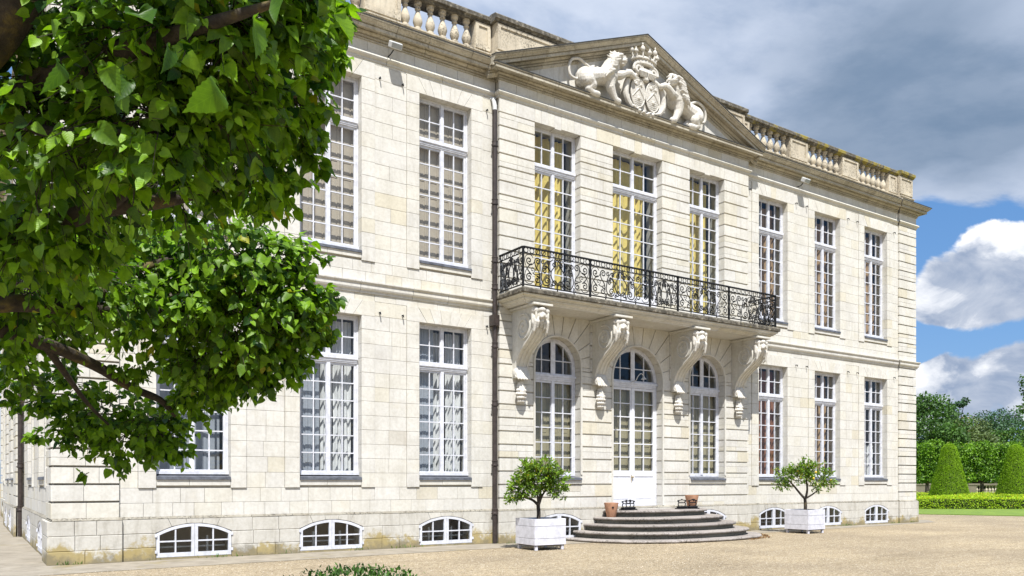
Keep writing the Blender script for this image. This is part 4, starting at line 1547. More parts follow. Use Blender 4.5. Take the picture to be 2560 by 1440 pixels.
for i, c in enumerate(BCX):
    hw, zs_ = BWW[i], SPR[i]
    w = Win('window', F_front, YB)
    fb = 0.05
    y0, y1 = YB - 0.035, YB + 0.05
    zt = 4.36                       # underside of transom
    z0 = 1.76 if i != 1 else 0.83
    w.bx(w.f, c - hw + 0.001, c - hw + fb, y0, y1, z0, zs_)
    w.bx(w.f, c + hw - fb, c + hw - 0.001, y0, y1, z0, zs_)
    w.bx(w.f, c - hw + fb, c + hw - fb, y0 - 0.02, y1 - 0.002, zt, zt + 0.10)
    w.bx(w.f, c - hw + 0.01, c + hw - 0.01, y0 - 0.06, y0 - 0.002, zt + 0.10, zt + 0.16)
    w.bx(w.f, c - hw + fb, c + hw - fb, y0 - 0.04, y0 - 0.003, zt + 0.045, zt + 0.099)
    w.bx(w.f, c - 0.075, c + 0.075, y0 - 0.012, y0 + 0.02, zt + 0.16, zs_ + hw - 0.06)
    if i != 1:
        w.bx(w.f, c - hw + fb, c + hw - fb, y0 + 0.001, y1 - 0.001, z0 + 0.001, z0 + fb)
        w.bx(w.f, c - 0.05, c + 0.05, y0 - 0.012, y0 + 0.02, z0 + fb, zt - 0.002)
    # arched head ring
    n = 24
    for ring0, ring1, ya, yb_ in ((hw - 0.001, hw - 0.115, y0, y1),):
        for k in range(n):
            a0, a1 = math.pi * k / n, math.pi * (k + 1) / n
            pts = [(c + ring0 * math.cos(a0), zs_ + ring0 * math.sin(a0)), (c + ring0 * math.cos(a1), zs_ + ring0 * math.sin(a1)),
                   (c + ring1 * math.cos(a1), zs_ + ring1 * math.sin(a1)), (c + ring1 * math.cos(a0), zs_ + ring1 * math.sin(a0))]
            w.f.prism(ccw(pts), ya, yb_)
    zf0 = zt + 0.16
    w.bx(w.f, c - hw + fb, c - hw + 0.115, y0, y1 - 0.01, zf0, zs_ - 0.001)
    w.bx(w.f, c + hw - 0.115, c + hw - fb, y0, y1 - 0.01, zf0, zs_ - 0.001)
    w.bx(w.f, c - hw + 0.115, c + hw - 0.115, y0 + 0.002, y1 - 0.012, zf0, zf0 + 0.05)
    # fanlight bars
    zfm = zf0 + 0.40
    xv = (hw - 0.115 + 0.075) / 2
    ri = hw - 0.115
    for s in (-1, 1):
        xb = c + s * xv
        w.bx(w.b, xb - 0.013, xb + 0.013, YB - 0.018, YB + 0.02, zf0 + 0.05, zs_ + math.sqrt(ri * ri - xv * xv))
    for s in (-1, 1):
        xo = math.sqrt(max(0, ri * ri - max(0, zfm - zs_) ** 2))
        a, b = sorted((c + s * 0.075, c + s * xo))
        w.bx(w.b, a, b, YB - 0.0175, YB + 0.0195, zfm - 0.013, zfm + 0.013)
    if i != 1:
        w.leaf(c - hw + fb + 0.002, c - 0.002, z0 + fb + 0.002, zt - 0.002, 2, 6)
        w.leaf(c + 0.002, c + hw - fb - 0.002, z0 + fb + 0.002, zt - 0.002, 2, 6)
    ob = w.build()
    for s in (-1, 1):
        for xa, xb in ((0.075, xv), (xv, ri)):
            for za, zb_ in ((zf0 + 0.05, zfm), (zfm, zs_ + hw)):
                x0, x1 = sorted((c + s * xa, c + s * xb))
                p = clip_col(x0, x1, za, zb_, c, zs_, ri)
                if p:
                    q = MB()
                    q.add([(x, YB + 0.004, z) for x, z in p], [tuple(range(len(p)))])
                    q.build('pane', M_GLASS, ob)
    if i != 1:
        q = MB()
        prof = [(-0.26, -0.005), (0.075, -0.055), (0.08, -0.115), (0.05, -0.118), (-0.26, -0.10)]
        q.extrude_profile(prof, lambda o_, zz: (c - hw - 0.0, BAYY - o_, z0 + zz), lambda o_, zz: (c + hw + 0.0, BAYY - o_, z0 + zz))
        q.build('sill', M_SLATE, ob)
        shutters(ob, c, hw - 0.05, 1.8, 4.36, YB + 0.16, M_SHUTK)
    else:
        # the double door: two glazed leaves with solid lower panels
        for s in (-1, 1):
            x0, x1 = sorted((c + s * 0.003, c + s * (hw - fb - 0.003)))
            d = Win('door', F_front, YB)
            st = 0.085
            zd0, zd1, zp = 0.84, zt - 0.004, 1.93
            d.bx(d.f, x0, x0 + st, YB - 0.03, YB + 0.03, zd0, zd1)
            d.bx(d.f, x1 - st, x1, YB - 0.03, YB + 0.03, zd0, zd1)
            d.bx(d.f, x0 + st, x1 - st, YB - 0.029, YB + 0.029, zd1 - 0.07, zd1 - 0.001)
            d.bx(d.f, x0 + st, x1 - st, YB - 0.029, YB + 0.029, zp - 0.17, zp)
            d.bx(d.f, x0 + st, x1 - st, YB - 0.029, YB + 0.029, zd0 + 0.001, zd0 + 0.2)
            d.bx(d.f, x0 + st, x1 - st, YB - 0.012, YB + 0.02, zd0 + 0.2, zp - 0.17)
            d.bx(d.f, x0 + st + 0.06, x1 - st - 0.06, YB - 0.02, YB - 0.011, zd0 + 0.26, zp - 0.23)
            d.bx(d.f, x0 + 0.0, x1, YB - 0.055, YB - 0.031, zd0 + 0.02, zd0 + 0.09)
            gx0, gx1, gz0, gz1 = x0 + st, x1 - st, zp, zd1 - 0.07
            pw, ph = (gx1 - gx0) / 2, (gz1 - gz0) / 6
            xm = (gx0 + gx1) / 2
            d.bx(d.b, xm - 0.014, xm + 0.014, YB - 0.018, YB + 0.022, gz0, gz1)
            for k in range(1, 6):
                d.bx(d.b, gx0, gx1, YB - 0.0175, YB + 0.0215, gz0 + ph * k - 0.014, gz0 + ph * k + 0.014)
            dm = d.f.build('door', M_DOOR, chateau)
            d.b.build('glazing_grid', M_DOOR, dm)
            for a in range(2):
                for k in range(6):
                    inst('pane', pane_mesh(pw - 0.004, ph - 0.004), (gx0 + pw * (a + 0.5), YB + 0.004, gz0 + ph * (k + 0.5)), dm, rnd.gauss(0, 0.007))
            if s == -1:
                q = MB()
                q.tube([(c - 0.035, YB - 0.03, 1.74), (c - 0.035, YB - 0.075, 1.74)], 0.012, 8)
                q.ball((c - 0.035, YB - 0.09, 1.74), 0.03, 10, 6)
                q.box(c - 0.06, c - 0.01, YB - 0.036, YB - 0.0301, 1.58, 1.80)
                q.build('handle', M_BRASS, dm, smooth=True)
        q = MB()
        q.box(c - 0.04, c + 0.04, YB - 0.05, YB - 0.031, 0.86, zt - 0.01)
        q.build('meeting_stile', M_DOOR, chateau)
        shutters(ob, c, hw - 0.06, 0.9, 4.36, YB + 0.16, M_SHUTK)
        q = MB()
        q.box(c - hw, c + hw, BAYY - 0.04, YB + 0.05, 0.70, 0.83, 0.4)
        q.build('threshold', M_STEP, chateau, tint=True)


def cellar(cx, yf, fr=F_front, rz=0.0, cw=0.75):
    """low segmental-headed cellar window of two casements"""
    y = yf + 0.035
    w = Win('cellar_window', fr, y, rz)
    z0, zsp, zt = 0.055, 0.545, 0.735
    hw = cw - 0.006
    R = (hw * hw + (zt - zsp) ** 2) / (2 * (zt - zsp))
    zc = zt - R

    def zarc(x, d=0.0):
        return zc + math.sqrt(max(0, (R - d) ** 2 - x * x))
    st = 0.06

    def pr(mb, poly, ya, yb_):
        m = len(poly)
        v = [fr(cx + x, ya, z) for x, z in poly] + [fr(cx + x, yb_, z) for x, z in poly]
        mb.add(v, [(i, (i + 1) % m, m + (i + 1) % m, m + i) for i in range(m)] + [tuple(range(m))[::-1], tuple(range(m, 2 * m))])
    for s in (-1, 1):
        xs = lin(0.003, hw, 8)
        for k in range(8):
            a, b = xs[k], xs[k + 1]
            pr(w.f, ccw([(s * a, zarc(a, st)), (s * b, zarc(b, st)), (s * b, zarc(b)), (s * a, zarc(a))]), y - 0.03, y + 0.03)
        for a, b in ((0.003, 0.065), (hw - st, hw)):
            pr(w.f, ccw([(s * a, z0), (s * b, z0), (s * b, zarc(b, st * 0.9)), (s * a, zarc(a, st * 0.9))]), y - 0.029, y + 0.029)
        pr(w.f, ccw([(s * 0.065, z0), (s * (hw - st), z0), (s * (hw - st), z0 + 0.085), (s * 0.065, z0 + 0.085)]), y - 0.028, y + 0.028)
        xm = (0.065 + hw - st) / 2
        pr(w.b, ccw([(s * xm - 0.014, z0 + 0.085), (s * xm + 0.014, z0 + 0.085), (s * xm + 0.014, zarc(xm, st)), (s * xm - 0.014, zarc(xm, st))]), y - 0.02, y + 0.02)
        zm = 0.375
        pr(w.b, ccw([(s * 0.065, zm - 0.014), (s * (hw - st), zm - 0.014), (s * (hw - st), zm + 0.014), (s * 0.065, zm + 0.014)]), y - 0.0195, y + 0.0195)
    o = w.f.build('cellar_window', M_WHITE, chateau)
    w.b.build('glazing_grid', M_WHITE, o)
    for s in (-1, 1):
        for a, b in ((0.065, xm), (xm, hw - st)):
            q = MB()
            q.add([fr(cx + s * a, y + 0.003, z0 + 0.08), fr(cx + s * b, y + 0.003, z0 + 0.08), fr(cx + s * b, y + 0.003, zm), fr(cx + s * a, y + 0.003, zm)], [(0, 1, 2, 3)])
            q.build('pane', M_GLASS, o)
            q = MB()
            q.add([fr(cx + s * a, y + 0.003, zm), fr(cx + s * b, y + 0.003, zm), fr(cx + s * b, y + 0.003, zarc(b, st)), fr(cx + s * a, y + 0.003, zarc(a, st))], [(0, 1, 2, 3)])
            q.build('pane', M_GLASS, o)
    # hinges and the shelf-like ledge behind the glass
    for s in (-1, 1):
        for z in (0.14, 0.47):
            q = MB()
            vs = Win('x', fr, 0)
            vs.bx(q, cx + s * (hw + 0.012) - 0.02, cx + s * (hw + 0.012) + 0.02, y - 0.055, y - 0.03, z, z + 0.06)
            q.build('hinge', M_WHITE, o)
    q = MB()
    vs = Win('x', fr, 0)
    vs.bx(q, cx - 0.7, cx + 0.7, y + 0.32, y + 0.36, 0.22, 0.25)
    for x in (-0.32, 0.33):
        vs.bx(q, cx + x - 0.02, cx + x + 0.02, y + 0.30, y + 0.34, 0.06, 0.46)
    q.build('inner_guard', M_LAMP, o)
    return o


for c in WCX:
    cellar(c, -0.06)
for c in (BCX[0], BCX[2]):
    cellar(c, BAYY - 0.06)
for c in FLW:
    cellar(c, -0.06, F_left, math.pi / 2)
for c in FBW:
    cellar(c, -0.26, F_left, math.pi / 2)
q = MB()
q.box(XL + 0.51, XR - 0.46, 1.2, 1.3, 0.0, 0.62)
q.build('cellar_wall', M_SHUTB, chateau)

# archivolt rims
for i, c in enumerate(BCX):
    q = MB()
    R, zs_ = BWW[i], SPR[i]
    n = 28
    prof = [(R - 0.002, 0.02), (R + 0.0, -0.03), (R + 0.035, -0.035), (R + 0.055, -0.02), (R + 0.06, 0.02)]
    pts = [math.pi * k / n for k in range(n + 1)]
    v = []
    for a in pts:
        for r_, o_ in prof:
            v.append((c + r_ * math.cos(a), BAYY + o_, zs_ + r_ * math.sin(a)))
    m_ = len(prof)
    f = [(k * m_ + j, k * m_ + j + 1, (k + 1) * m_ + j + 1, (k + 1) * m_ + j) for k in range(n) for j in range(m_ - 1)]
    q.add(v, f, 0.5)
    for s in (-1, 1):
        q.box(*sorted((c + s * (R - 0.002), c + s * (R + 0.05))), BAYY - 0.03, BAYY + 0.02, 1.80 if i != 1 else 0.9, zs_, 0.5)
    q.build('archivolt', M_STONE, chateau, tint=True)


# ------------------------------------------------------------------ carved work
def remeshed(mb, voxel, smooth_it=4, noise=None):
    """fuse overlapping lumps into one continuous skin"""
    me = bpy.data.meshes.new('tmp')
    me.from_pydata(mb.v, [], mb.f)
    o = bpy.data.objects.new('tmp', me)
    COL.objects.link(o)
    r = o.modifiers.new('r', 'REMESH')
    r.mode = 'VOXEL'
    r.voxel_size = voxel
    if smooth_it:
        s = o.modifiers.new('s', 'SMOOTH')
        s.iterations = smooth_it
        s.factor = 0.5
    dg = bpy.context.evaluated_depsgraph_get()
    out = bpy.data.meshes.new_from_object(o.evaluated_get(dg))
    bpy.data.objects.remove(o)
    out.polygons.foreach_set('use_smooth', [True] * len(out.polygons))
    out.materials.clear()
    return out


def capsule(mb, pts, rs, n=10):
    """chain of balls with tapered tubes between"""
    for p, r in zip(pts, rs):
        mb.ball(p, r, n, 7)
    for i in range(len(pts) - 1):
        mb.tube([pts[i], pts[i + 1]], [rs[i], rs[i + 1]], n)


def spiral2(cx, cz, r0, r1, a0, turns, n=22):
    return [(cx + (r0 + (r1 - r0) * i / n) * math.cos(a0 + turns * 2 * math.pi * i / n), cz + (r0 + (r1 - r0) * i / n) * math.sin(a0 + turns * 2 * math.pi * i / n)) for i in range(n + 1)]


def catmull(pts, k=5):
    out = []
    n = len(pts)
    for i in range(n - 1):
        p0, p1, p2, p3 = pts[max(0, i - 1)], pts[i], pts[i + 1], pts[min(n - 1, i + 2)]
        for j in range(k):
            t = j / k
            out.append(tuple(0.5 * ((2 * b) + (-a + c) * t + (2 * a - 5 * b + 4 * c - d) * t * t + (-a + 3 * b - 3 * c + d) * t ** 3)
                             for a, b, c, d in zip(p0, p1, p2, p3)))
    out.append(tuple(pts[-1]))
    return out


# ---- consoles under the balcony
def console_meshes():
    front = catmull([(0.96, 6.03), (1.03, 5.92), (1.04, 5.74), (0.97, 5.52), (0.80, 5.30), (0.56, 5.12), (0.33, 4.95), (0.18, 4.74), (0.11, 4.52), (0.12, 4.40), (0.19, 4.30)], 4)
    body = MB()
    prof = [(-0.03, 6.05)] + front + [(0.20, 4.27), (-0.03, 4.27)]
    w = 0.20
    # split in strips along the curve so the broad face is clean
    m = len(front)
    v = []
    for x in (-w, w):
        v += [(x, -o, z) for o, z in front] + [(x, 0.03, z) for o, z in front]
    f = []
    for i in range(m - 1):
        f.append((i, i + 1, m + i + 1, m + i))
        f.append((2 * m + i, 3 * m + i, 3 * m + i + 1, 2 * m + i + 1))
        f.append((i, 2 * m + i, 2 * m + i + 1, i + 1))
    f.append((0, m, 3 * m, 2 * m))
    f.append((m - 1, 3 * m - 1, 4 * m - 1, 2 * m - 1))
    body.add(v, f, 0.55)
    rib = MB()
    for x, r in ((-0.185, 0.032), (-0.062, 0.022), (0.062, 0.022), (0.185, 0.032)):
        rib.tube([(x, -o - 0.004, z) for o, z in front[3:]], r, 6, 0.55)
    vols = []
    for s in (-1, 1):
        vol = MB()
        vols.append(vol)
        sp_ = spiral2(0.52, 5.54, 0.36, 0.06, math.pi * 0.62, -2.1, 56)
        vol.tube([(s * 0.205, -o, z) for o, z in sp_], [0.038 - 0.012 * i / 56 for i in range(57)], 6, 0.55)
    lump = MB()
    # lion mask, mane curls, acanthus tongues
    lump.ball((0, -1.02, 5.93), (0.13, 0.11, 0.08), 12, 8)
    lump.ball((-0.17, -0.98, 5.91), (0.10, 0.11, 0.10), 12, 8)
    lump.ball((0.17, -0.98, 5.91), (0.10, 0.11, 0.10), 12, 8)
    lump.ball((0, -1.07, 5.78), (0.10, 0.10, 0.08), 12, 8)
    lump.ball((-0.06, -1.10, 5.74), (0.055, 0.06, 0.05), 10, 7)
    lump.ball((0.06, -1.10, 5.74), (0.055, 0.06, 0.05), 10, 7)
    lump.ball((0, -1.11, 5.80), (0.03, 0.05, 0.04), 8, 6)
    lump.ball((0, -1.05, 5.66), (0.05, 0.06, 0.06), 8, 6)
    for x, l in ((-0.19, 0.40), (-0.11, 0.30), (0.0, 0.26), (0.11, 0.30), (0.19, 0.42)):
        capsule(lump, [(x, -1.0, 5.72), (x, -1.035, 5.62), (x * 1.05, -0.985, 5.72 - l * 0.8), (x, -0.90, 5.72 - l)], [0.05, 0.045, 0.035, 0.018])
    for s in (-1, 1):
        capsule(lump, [(s * 0.2, -0.95, 5.8), (s * 0.215, -0.96, 5.6), (s * 0.205, -0.90, 5.45)], [0.06, 0.05, 0.02])
    mask = remeshed(lump, 0.016, 2)
    foot = MB()
    for x in (-0.18, -0.09, 0.0, 0.09, 0.18):
        capsule(foot, [(x * 0.75, -0.14, 4.58), (x * 0.9, -0.18, 4.44), (x * 0.92, -0.22, 4.33), (x * 0.98, -0.26, 4.27)], [0.03, 0.043, 0.045, 0.034])
    foot.ball((-0.2, -0.1, 4.44), (0.03, 0.09, 0.12))
    footm = remeshed(foot, 0.016, 2)
    pen = MB()
    r = random.Random(4)
    pen.ball((0, -0.15, 4.19), 0.05)
    pen.tube([(0, -0.09, 4.2), (0, -0.12, 3.95), (0, -0.09, 3.70)], [0.08, 0.12, 0.06], 10)
    for tier in range(5):
        zc = 4.13 - 0.095 * tier
        wd = (0.10, 0.135, 0.145, 0.125, 0.085)[tier]
        for k in range(7):
            a_ = -1.35 + 2.7 * (k + 0.5 * (tier % 2)) / 6.5
            x, y = wd * math.sin(a_), -0.08 - wd * 0.85 * math.cos(a_)
            capsule(pen, [(x * 0.8, y + 0.02, zc), (x * 1.05, y - 0.01, zc - 0.05), (x * 1.0, y + 0.01, zc - 0.095)], [0.026, 0.034 + r.uniform(-0.006, 0.006), 0.012], 7)
    penm = remeshed(pen, 0.011, 0)
    return body, rib, vols, mask, footm, penm


cb, cr, cv, c_mask, c_foot, c_pen = console_meshes()
CONS = [CX - 4.22, CX - 1.52, CX + 1.52, CX + 4.22]
cons_data = []
tmp = [mb_.build('console', M_STONE, None, smooth=30, tint=True, center=False) for mb_ in (cb, cr, cv[0], cv[1])]
for o in tmp:
    cons_data.append(o.data)
    bpy.data.objects.remove(o)
for me in (c_mask, c_foot, c_pen):
    me.materials.append(M_SCULPT)
for x in CONS:
    c = inst('console', cons_data[0], (x, BAYY, 0), chateau)
    inst('rib', cons_data[1], (x, BAYY, 0), c)
    inst('volute', cons_data[2], (x, BAYY, 0), c)
    inst('volute', cons_data[3], (x, BAYY, 0), c)
    inst('lion_mask', c_mask, (x, BAYY, 0), c)
    inst('leaf_foot', c_foot, (x, BAYY, 0), c)
    inst('fruit_pendant', c_pen, (x, BAYY, 0), c)

# ---- balcony slab
BX0, BX1, BYF = CX - 4.90, CX + 4.90, -1.38
q = MB()
prof = [(-0.1, 6.10), (0.92, 6.10), (0.94, 6.15), (1.02, 6.17), (1.05, 6.225), (1.12, 6.235), (1.12, 6.29), (1.16, 6.30), (1.18, 6.33), (1.18, 6.38), (1.14, 6.42), (-0.1, 6.43)]


def slab_pt(x, o, z):
    return (x, BAYY - o, z)


q = MB()
q.box(BX0 + 0.27, BX1 - 0.27, BYF + 0.27, BAYY + 0.05, 6.10, 6.424)
balcony = q.build('balcony', M_STONE, chateau, tint=True)
P_SLABS = [([(-0.05, 6.09), (0.02, 6.09), (0.03, 6.12), (0.06, 6.125), (0.07, 6.145), (0.10, 6.165), (0.14, 6.17), (0.14, 6.20), (-0.05, 6.203)], M_STONE, 'slab_bed_block'),
           ([(-0.05, 6.204), (0.18, 6.204), (0.18, 6.225), (0.215, 6.24), (0.232, 6.255), (0.232, 6.285), (-0.05, 6.287)], M_STONE, 'slab_fillet_block'),
           ([(-0.05, 6.288), (0.255, 6.288), (0.278, 6.305), (0.285, 6.38), (0.255, 6.42), (-0.05, 6.43)], M_CAP, 'slab_edge_block')]
for pf_, m_, nm in P_SLABS:
    run(nm, pf_, BX0 + 0.28, BX1 - 0.28, BYF + 0.28, 0.0, m_, 2.2, mitre_a=1, mitre_b=1, parent=balcony, gap=0.008)
    run(nm, pf_, BYF + 0.28, BAYY + 0.03, BX0 + 0.28, 0.0, m_, 3.0, axis='y', mitre_a=1, mitre_b=0, parent=balcony)
    q = MB()
    q.extrude_profile(pf_, lambda o, zz: (BX1 - 0.28 + o, BYF + 0.28 - o, zz), lambda o, zz: (BX1 - 0.28 + o, BAYY + 0.03, zz), 0.5)
    q.build(nm, m_, balcony, tint=True)
for x in CONS:
    q = MB()
    q.bbox(x - 0.30, x + 0.30, BAYY - 1.12, BAYY + 0.02, 6.03, 6.088, 0.01, 0.5)
    q.build('console_block', M_STONE, balcony, tint=True)

# ---- wrought iron railing
RY, RZ0, RZT = -1.26, 6.50, 7.43
rail = MB()
rx0, rx1 = CX - 4.81, CX + 4.81
corner = [(rx0, BAYY, 0), (rx0, RY, 0), (rx1, RY, 0), (rx1, BAYY, 0)]


def bar(mb, p, q_, w, h):
    """flat bar between two points"""
    p, q_ = Vector(p), Vector(q_)
    t = (q_ - p).normalized()
    n = Vector((-t.y, t.x, 0)) * w / 2
    u = Vector((0, 0, h / 2))
    v = [p - n - u, p + n - u, p + n + u, p - n + u, q_ - n - u, q_ + n - u, q_ + n + u, q_ - n + u]
    mb.add(v, [(0, 1, 2, 3), (7, 6, 5, 4), (0, 4, 5, 1), (1, 5, 6, 2), (2, 6, 7, 3), (3, 7, 4, 0)])


for i in range(3):
    a, b = Vector(corner[i]), Vector(corner[i + 1])
    for z, w, h in ((RZT, 0.06, 0.034), (7.285, 0.02, 0.022), (RZ0, 0.03, 0.026)):
        bar(rail, a + Vector((0, 0, z + i * 0.0005)), b + Vector((0, 0, z + i * 0.0005)), w, h)
railing = rail.build('balcony_railing', M_IRON, balcony)
for x, y in [(rx0, RY), (CX - 2.67, RY), (CX - 0.54, RY), (CX + 0.54, RY), (CX + 2.67, RY), (rx1, RY)]:
    q = MB()
    q.box(x - 0.022, x + 0.022, y - 0.022, y + 0.022, 6.41, RZT - 0.018)
    q.build('post', M_IRON, railing)
for x in lin(rx0, rx1, 18)[1:-1]:
    q = MB()
    q.box(x - 0.011, x + 0.011, RY - 0.011, RY + 0.011, 6.41, RZ0 - 0.011)
    q.build('foot_pin', M_IRON, railing)


def scroll_strokes(w):
    """strokes of one panel of half width w, u from the panel centre, v from the bottom rail (height .775)"""
    S = []
    k = w / 1.06

    def add(pts, r=0.0165, mir=True):
        S.append(([(u * k, v) for u, v in pts], r))
        if mir:
            S.append(([(-u * k, v) for u, v in pts], r))
    # lyre in the middle
    add(catmull([(0.0, 0.10), (0.09, 0.13), (0.19, 0.25), (0.21, 0.40), (0.13, 0.52), (0.055, 0.58)], 5) + spiral2(0.115, 0.60, 0.062, 0.015, math.pi * 1.1, -1.3, 14))
    add(spiral2(0.115, 0.125, 0.02, 0.075, 0.4, 1.25, 16) + catmull([(0.09, 0.215), (0.0, 0.13)], 3))
    add(spiral2(0.07, 0.70, 0.015, 0.055, 2.2, 1.1, 12))
    # lower C scrolls beside the lyre
    add(spiral2(0.335, 0.165, 0.02, 0.105, 2.0, 1.3, 22) + catmull([(0.32, 0.055), (0.44, 0.06), (0.52, 0.20), (0.50, 0.38)], 4) + spiral2(0.425, 0.405, 0.075, 0.018, -0.2, 1.35, 18))
    # tall S scrolls
    add(spiral2(0.65, 0.15, 0.02, 0.095, 3.3, -1.3, 20) + catmull([(0.56, 0.21), (0.60, 0.36), (0.70, 0.48), (0.73, 0.60)], 4) + spiral2(0.635, 0.615, 0.095, 0.02, 0.0, 1.4, 20))
    add(catmull([(0.50, 0.40), (0.45, 0.55), (0.35, 0.66)], 4) + spiral2(0.30, 0.615, 0.062, 0.015, 0.8, 1.2, 14))
    add(catmull([(0.30, 0.28), (0.27, 0.42), (0.33, 0.52)], 4) + spiral2(0.375, 0.50, 0.045, 0.012, 2.6, -1.2, 12))
    # C scrolls against the post
    add(spiral2(0.905, 0.19, 0.02, 0.10, 0.6, 1.3, 20) + catmull([(0.86, 0.285), (0.92, 0.34), (0.97, 0.40)], 3))
    add(spiral2(0.905, 0.60, 0.02, 0.10, -0.6, -1.3, 20) + catmull([(0.86, 0.505), (0.92, 0.46), (0.97, 0.40)], 3))
    add(catmull([(0.97, 0.40), (1.02, 0.30), (1.04, 0.15), (0.99, 0.05), (0.85, 0.03), (0.78, 0.10)], 4), 0.010)
    add(catmull([(0.97, 0.40), (1.02, 0.50), (1.04, 0.62), (0.99, 0.72), (0.86, 0.75), (0.78, 0.68)], 4), 0.010)
    add(spiral2(0.80, 0.385, 0.015, 0.075, 3.0, 1.2, 16), 0.010)
    add(spiral2(0.47, 0.62, 0.015, 0.06, 1.0, 1.2, 14), 0.013)
    add(spiral2(0.20, 0.06, 0.012, 0.04, 2.0, -1.1, 10), 0.013)
    add(spiral2(0.53, 0.05, 0.012, 0.045, 1.2, 1.1, 10), 0.013)
    add(catmull([(0.21, 0.40), (0.28, 0.50), (0.30, 0.60), (0.22, 0.68), (0.15, 0.73)], 4), 0.013)
    add(catmull([(0.73, 0.60), (0.80, 0.52), (0.86, 0.50)], 4), 0.013)
    add(catmull([(0.60, 0.30), (0.70, 0.27), (0.80, 0.31)], 4), 0.013)
    # leaves on the centre
    for u, v in ((0.0, 0.66), (0.06, 0.63), (0.0, 0.57)):
        add([(u, v), (u + 0.025, v + 0.045), (u, v + 0.09)], 0.016, u > 0)
    add([(0.0, 0.0), (0.0, 0.10)], 0.012, False)
    add([(0.0, 0.52), (0.0, 0.775)], 0.009, False)
    return S


def scroll_panel(p0, p1, w, name='scroll_panel'):
    p0, p1 = Vector(p0), Vector(p1)
    t = (p1 - p0).normalized()
    mid = (p0 + p1) / 2
    q = MB()
    for pts, r in scroll_strokes(w):
        q.tube([mid + t * u + Vector((0, 0, RZ0 + 0.008 + v)) for u, v in pts], r, 4, caps=False)
    n = max(3, round((p1 - p0).length / 0.178))
    for i in range(n):
        c = p0 + (p1 - p0) * ((i + 0.5) / n)
        q.tube([c + t * (0.062 * math.cos(a)) + Vector((0, 0, 7.357 + 0.062 * math.sin(a))) for a in [2 * math.pi * k / 12 for k in range(12)]], 0.0125, 4, closed=True)
    return q.build(name, M_IRON, railing)


px_ = [rx0, CX - 2.67, CX - 0.54, CX + 0.54, CX + 2.67, rx1]
for i in range(5):
    a, b = px_[i], px_[i + 1]
    if b - a > 1.5:
        scroll_panel((a, RY, 0), (b, RY, 0), 1.04)
    else:
        scroll_panel((a, RY, 0), (b, RY, 0), 0.52)
scroll_panel((rx0, BAYY, 0), (rx0, RY, 0), 0.52)
scroll_panel((rx1, RY, 0), (rx1, BAYY, 0), 0.52)

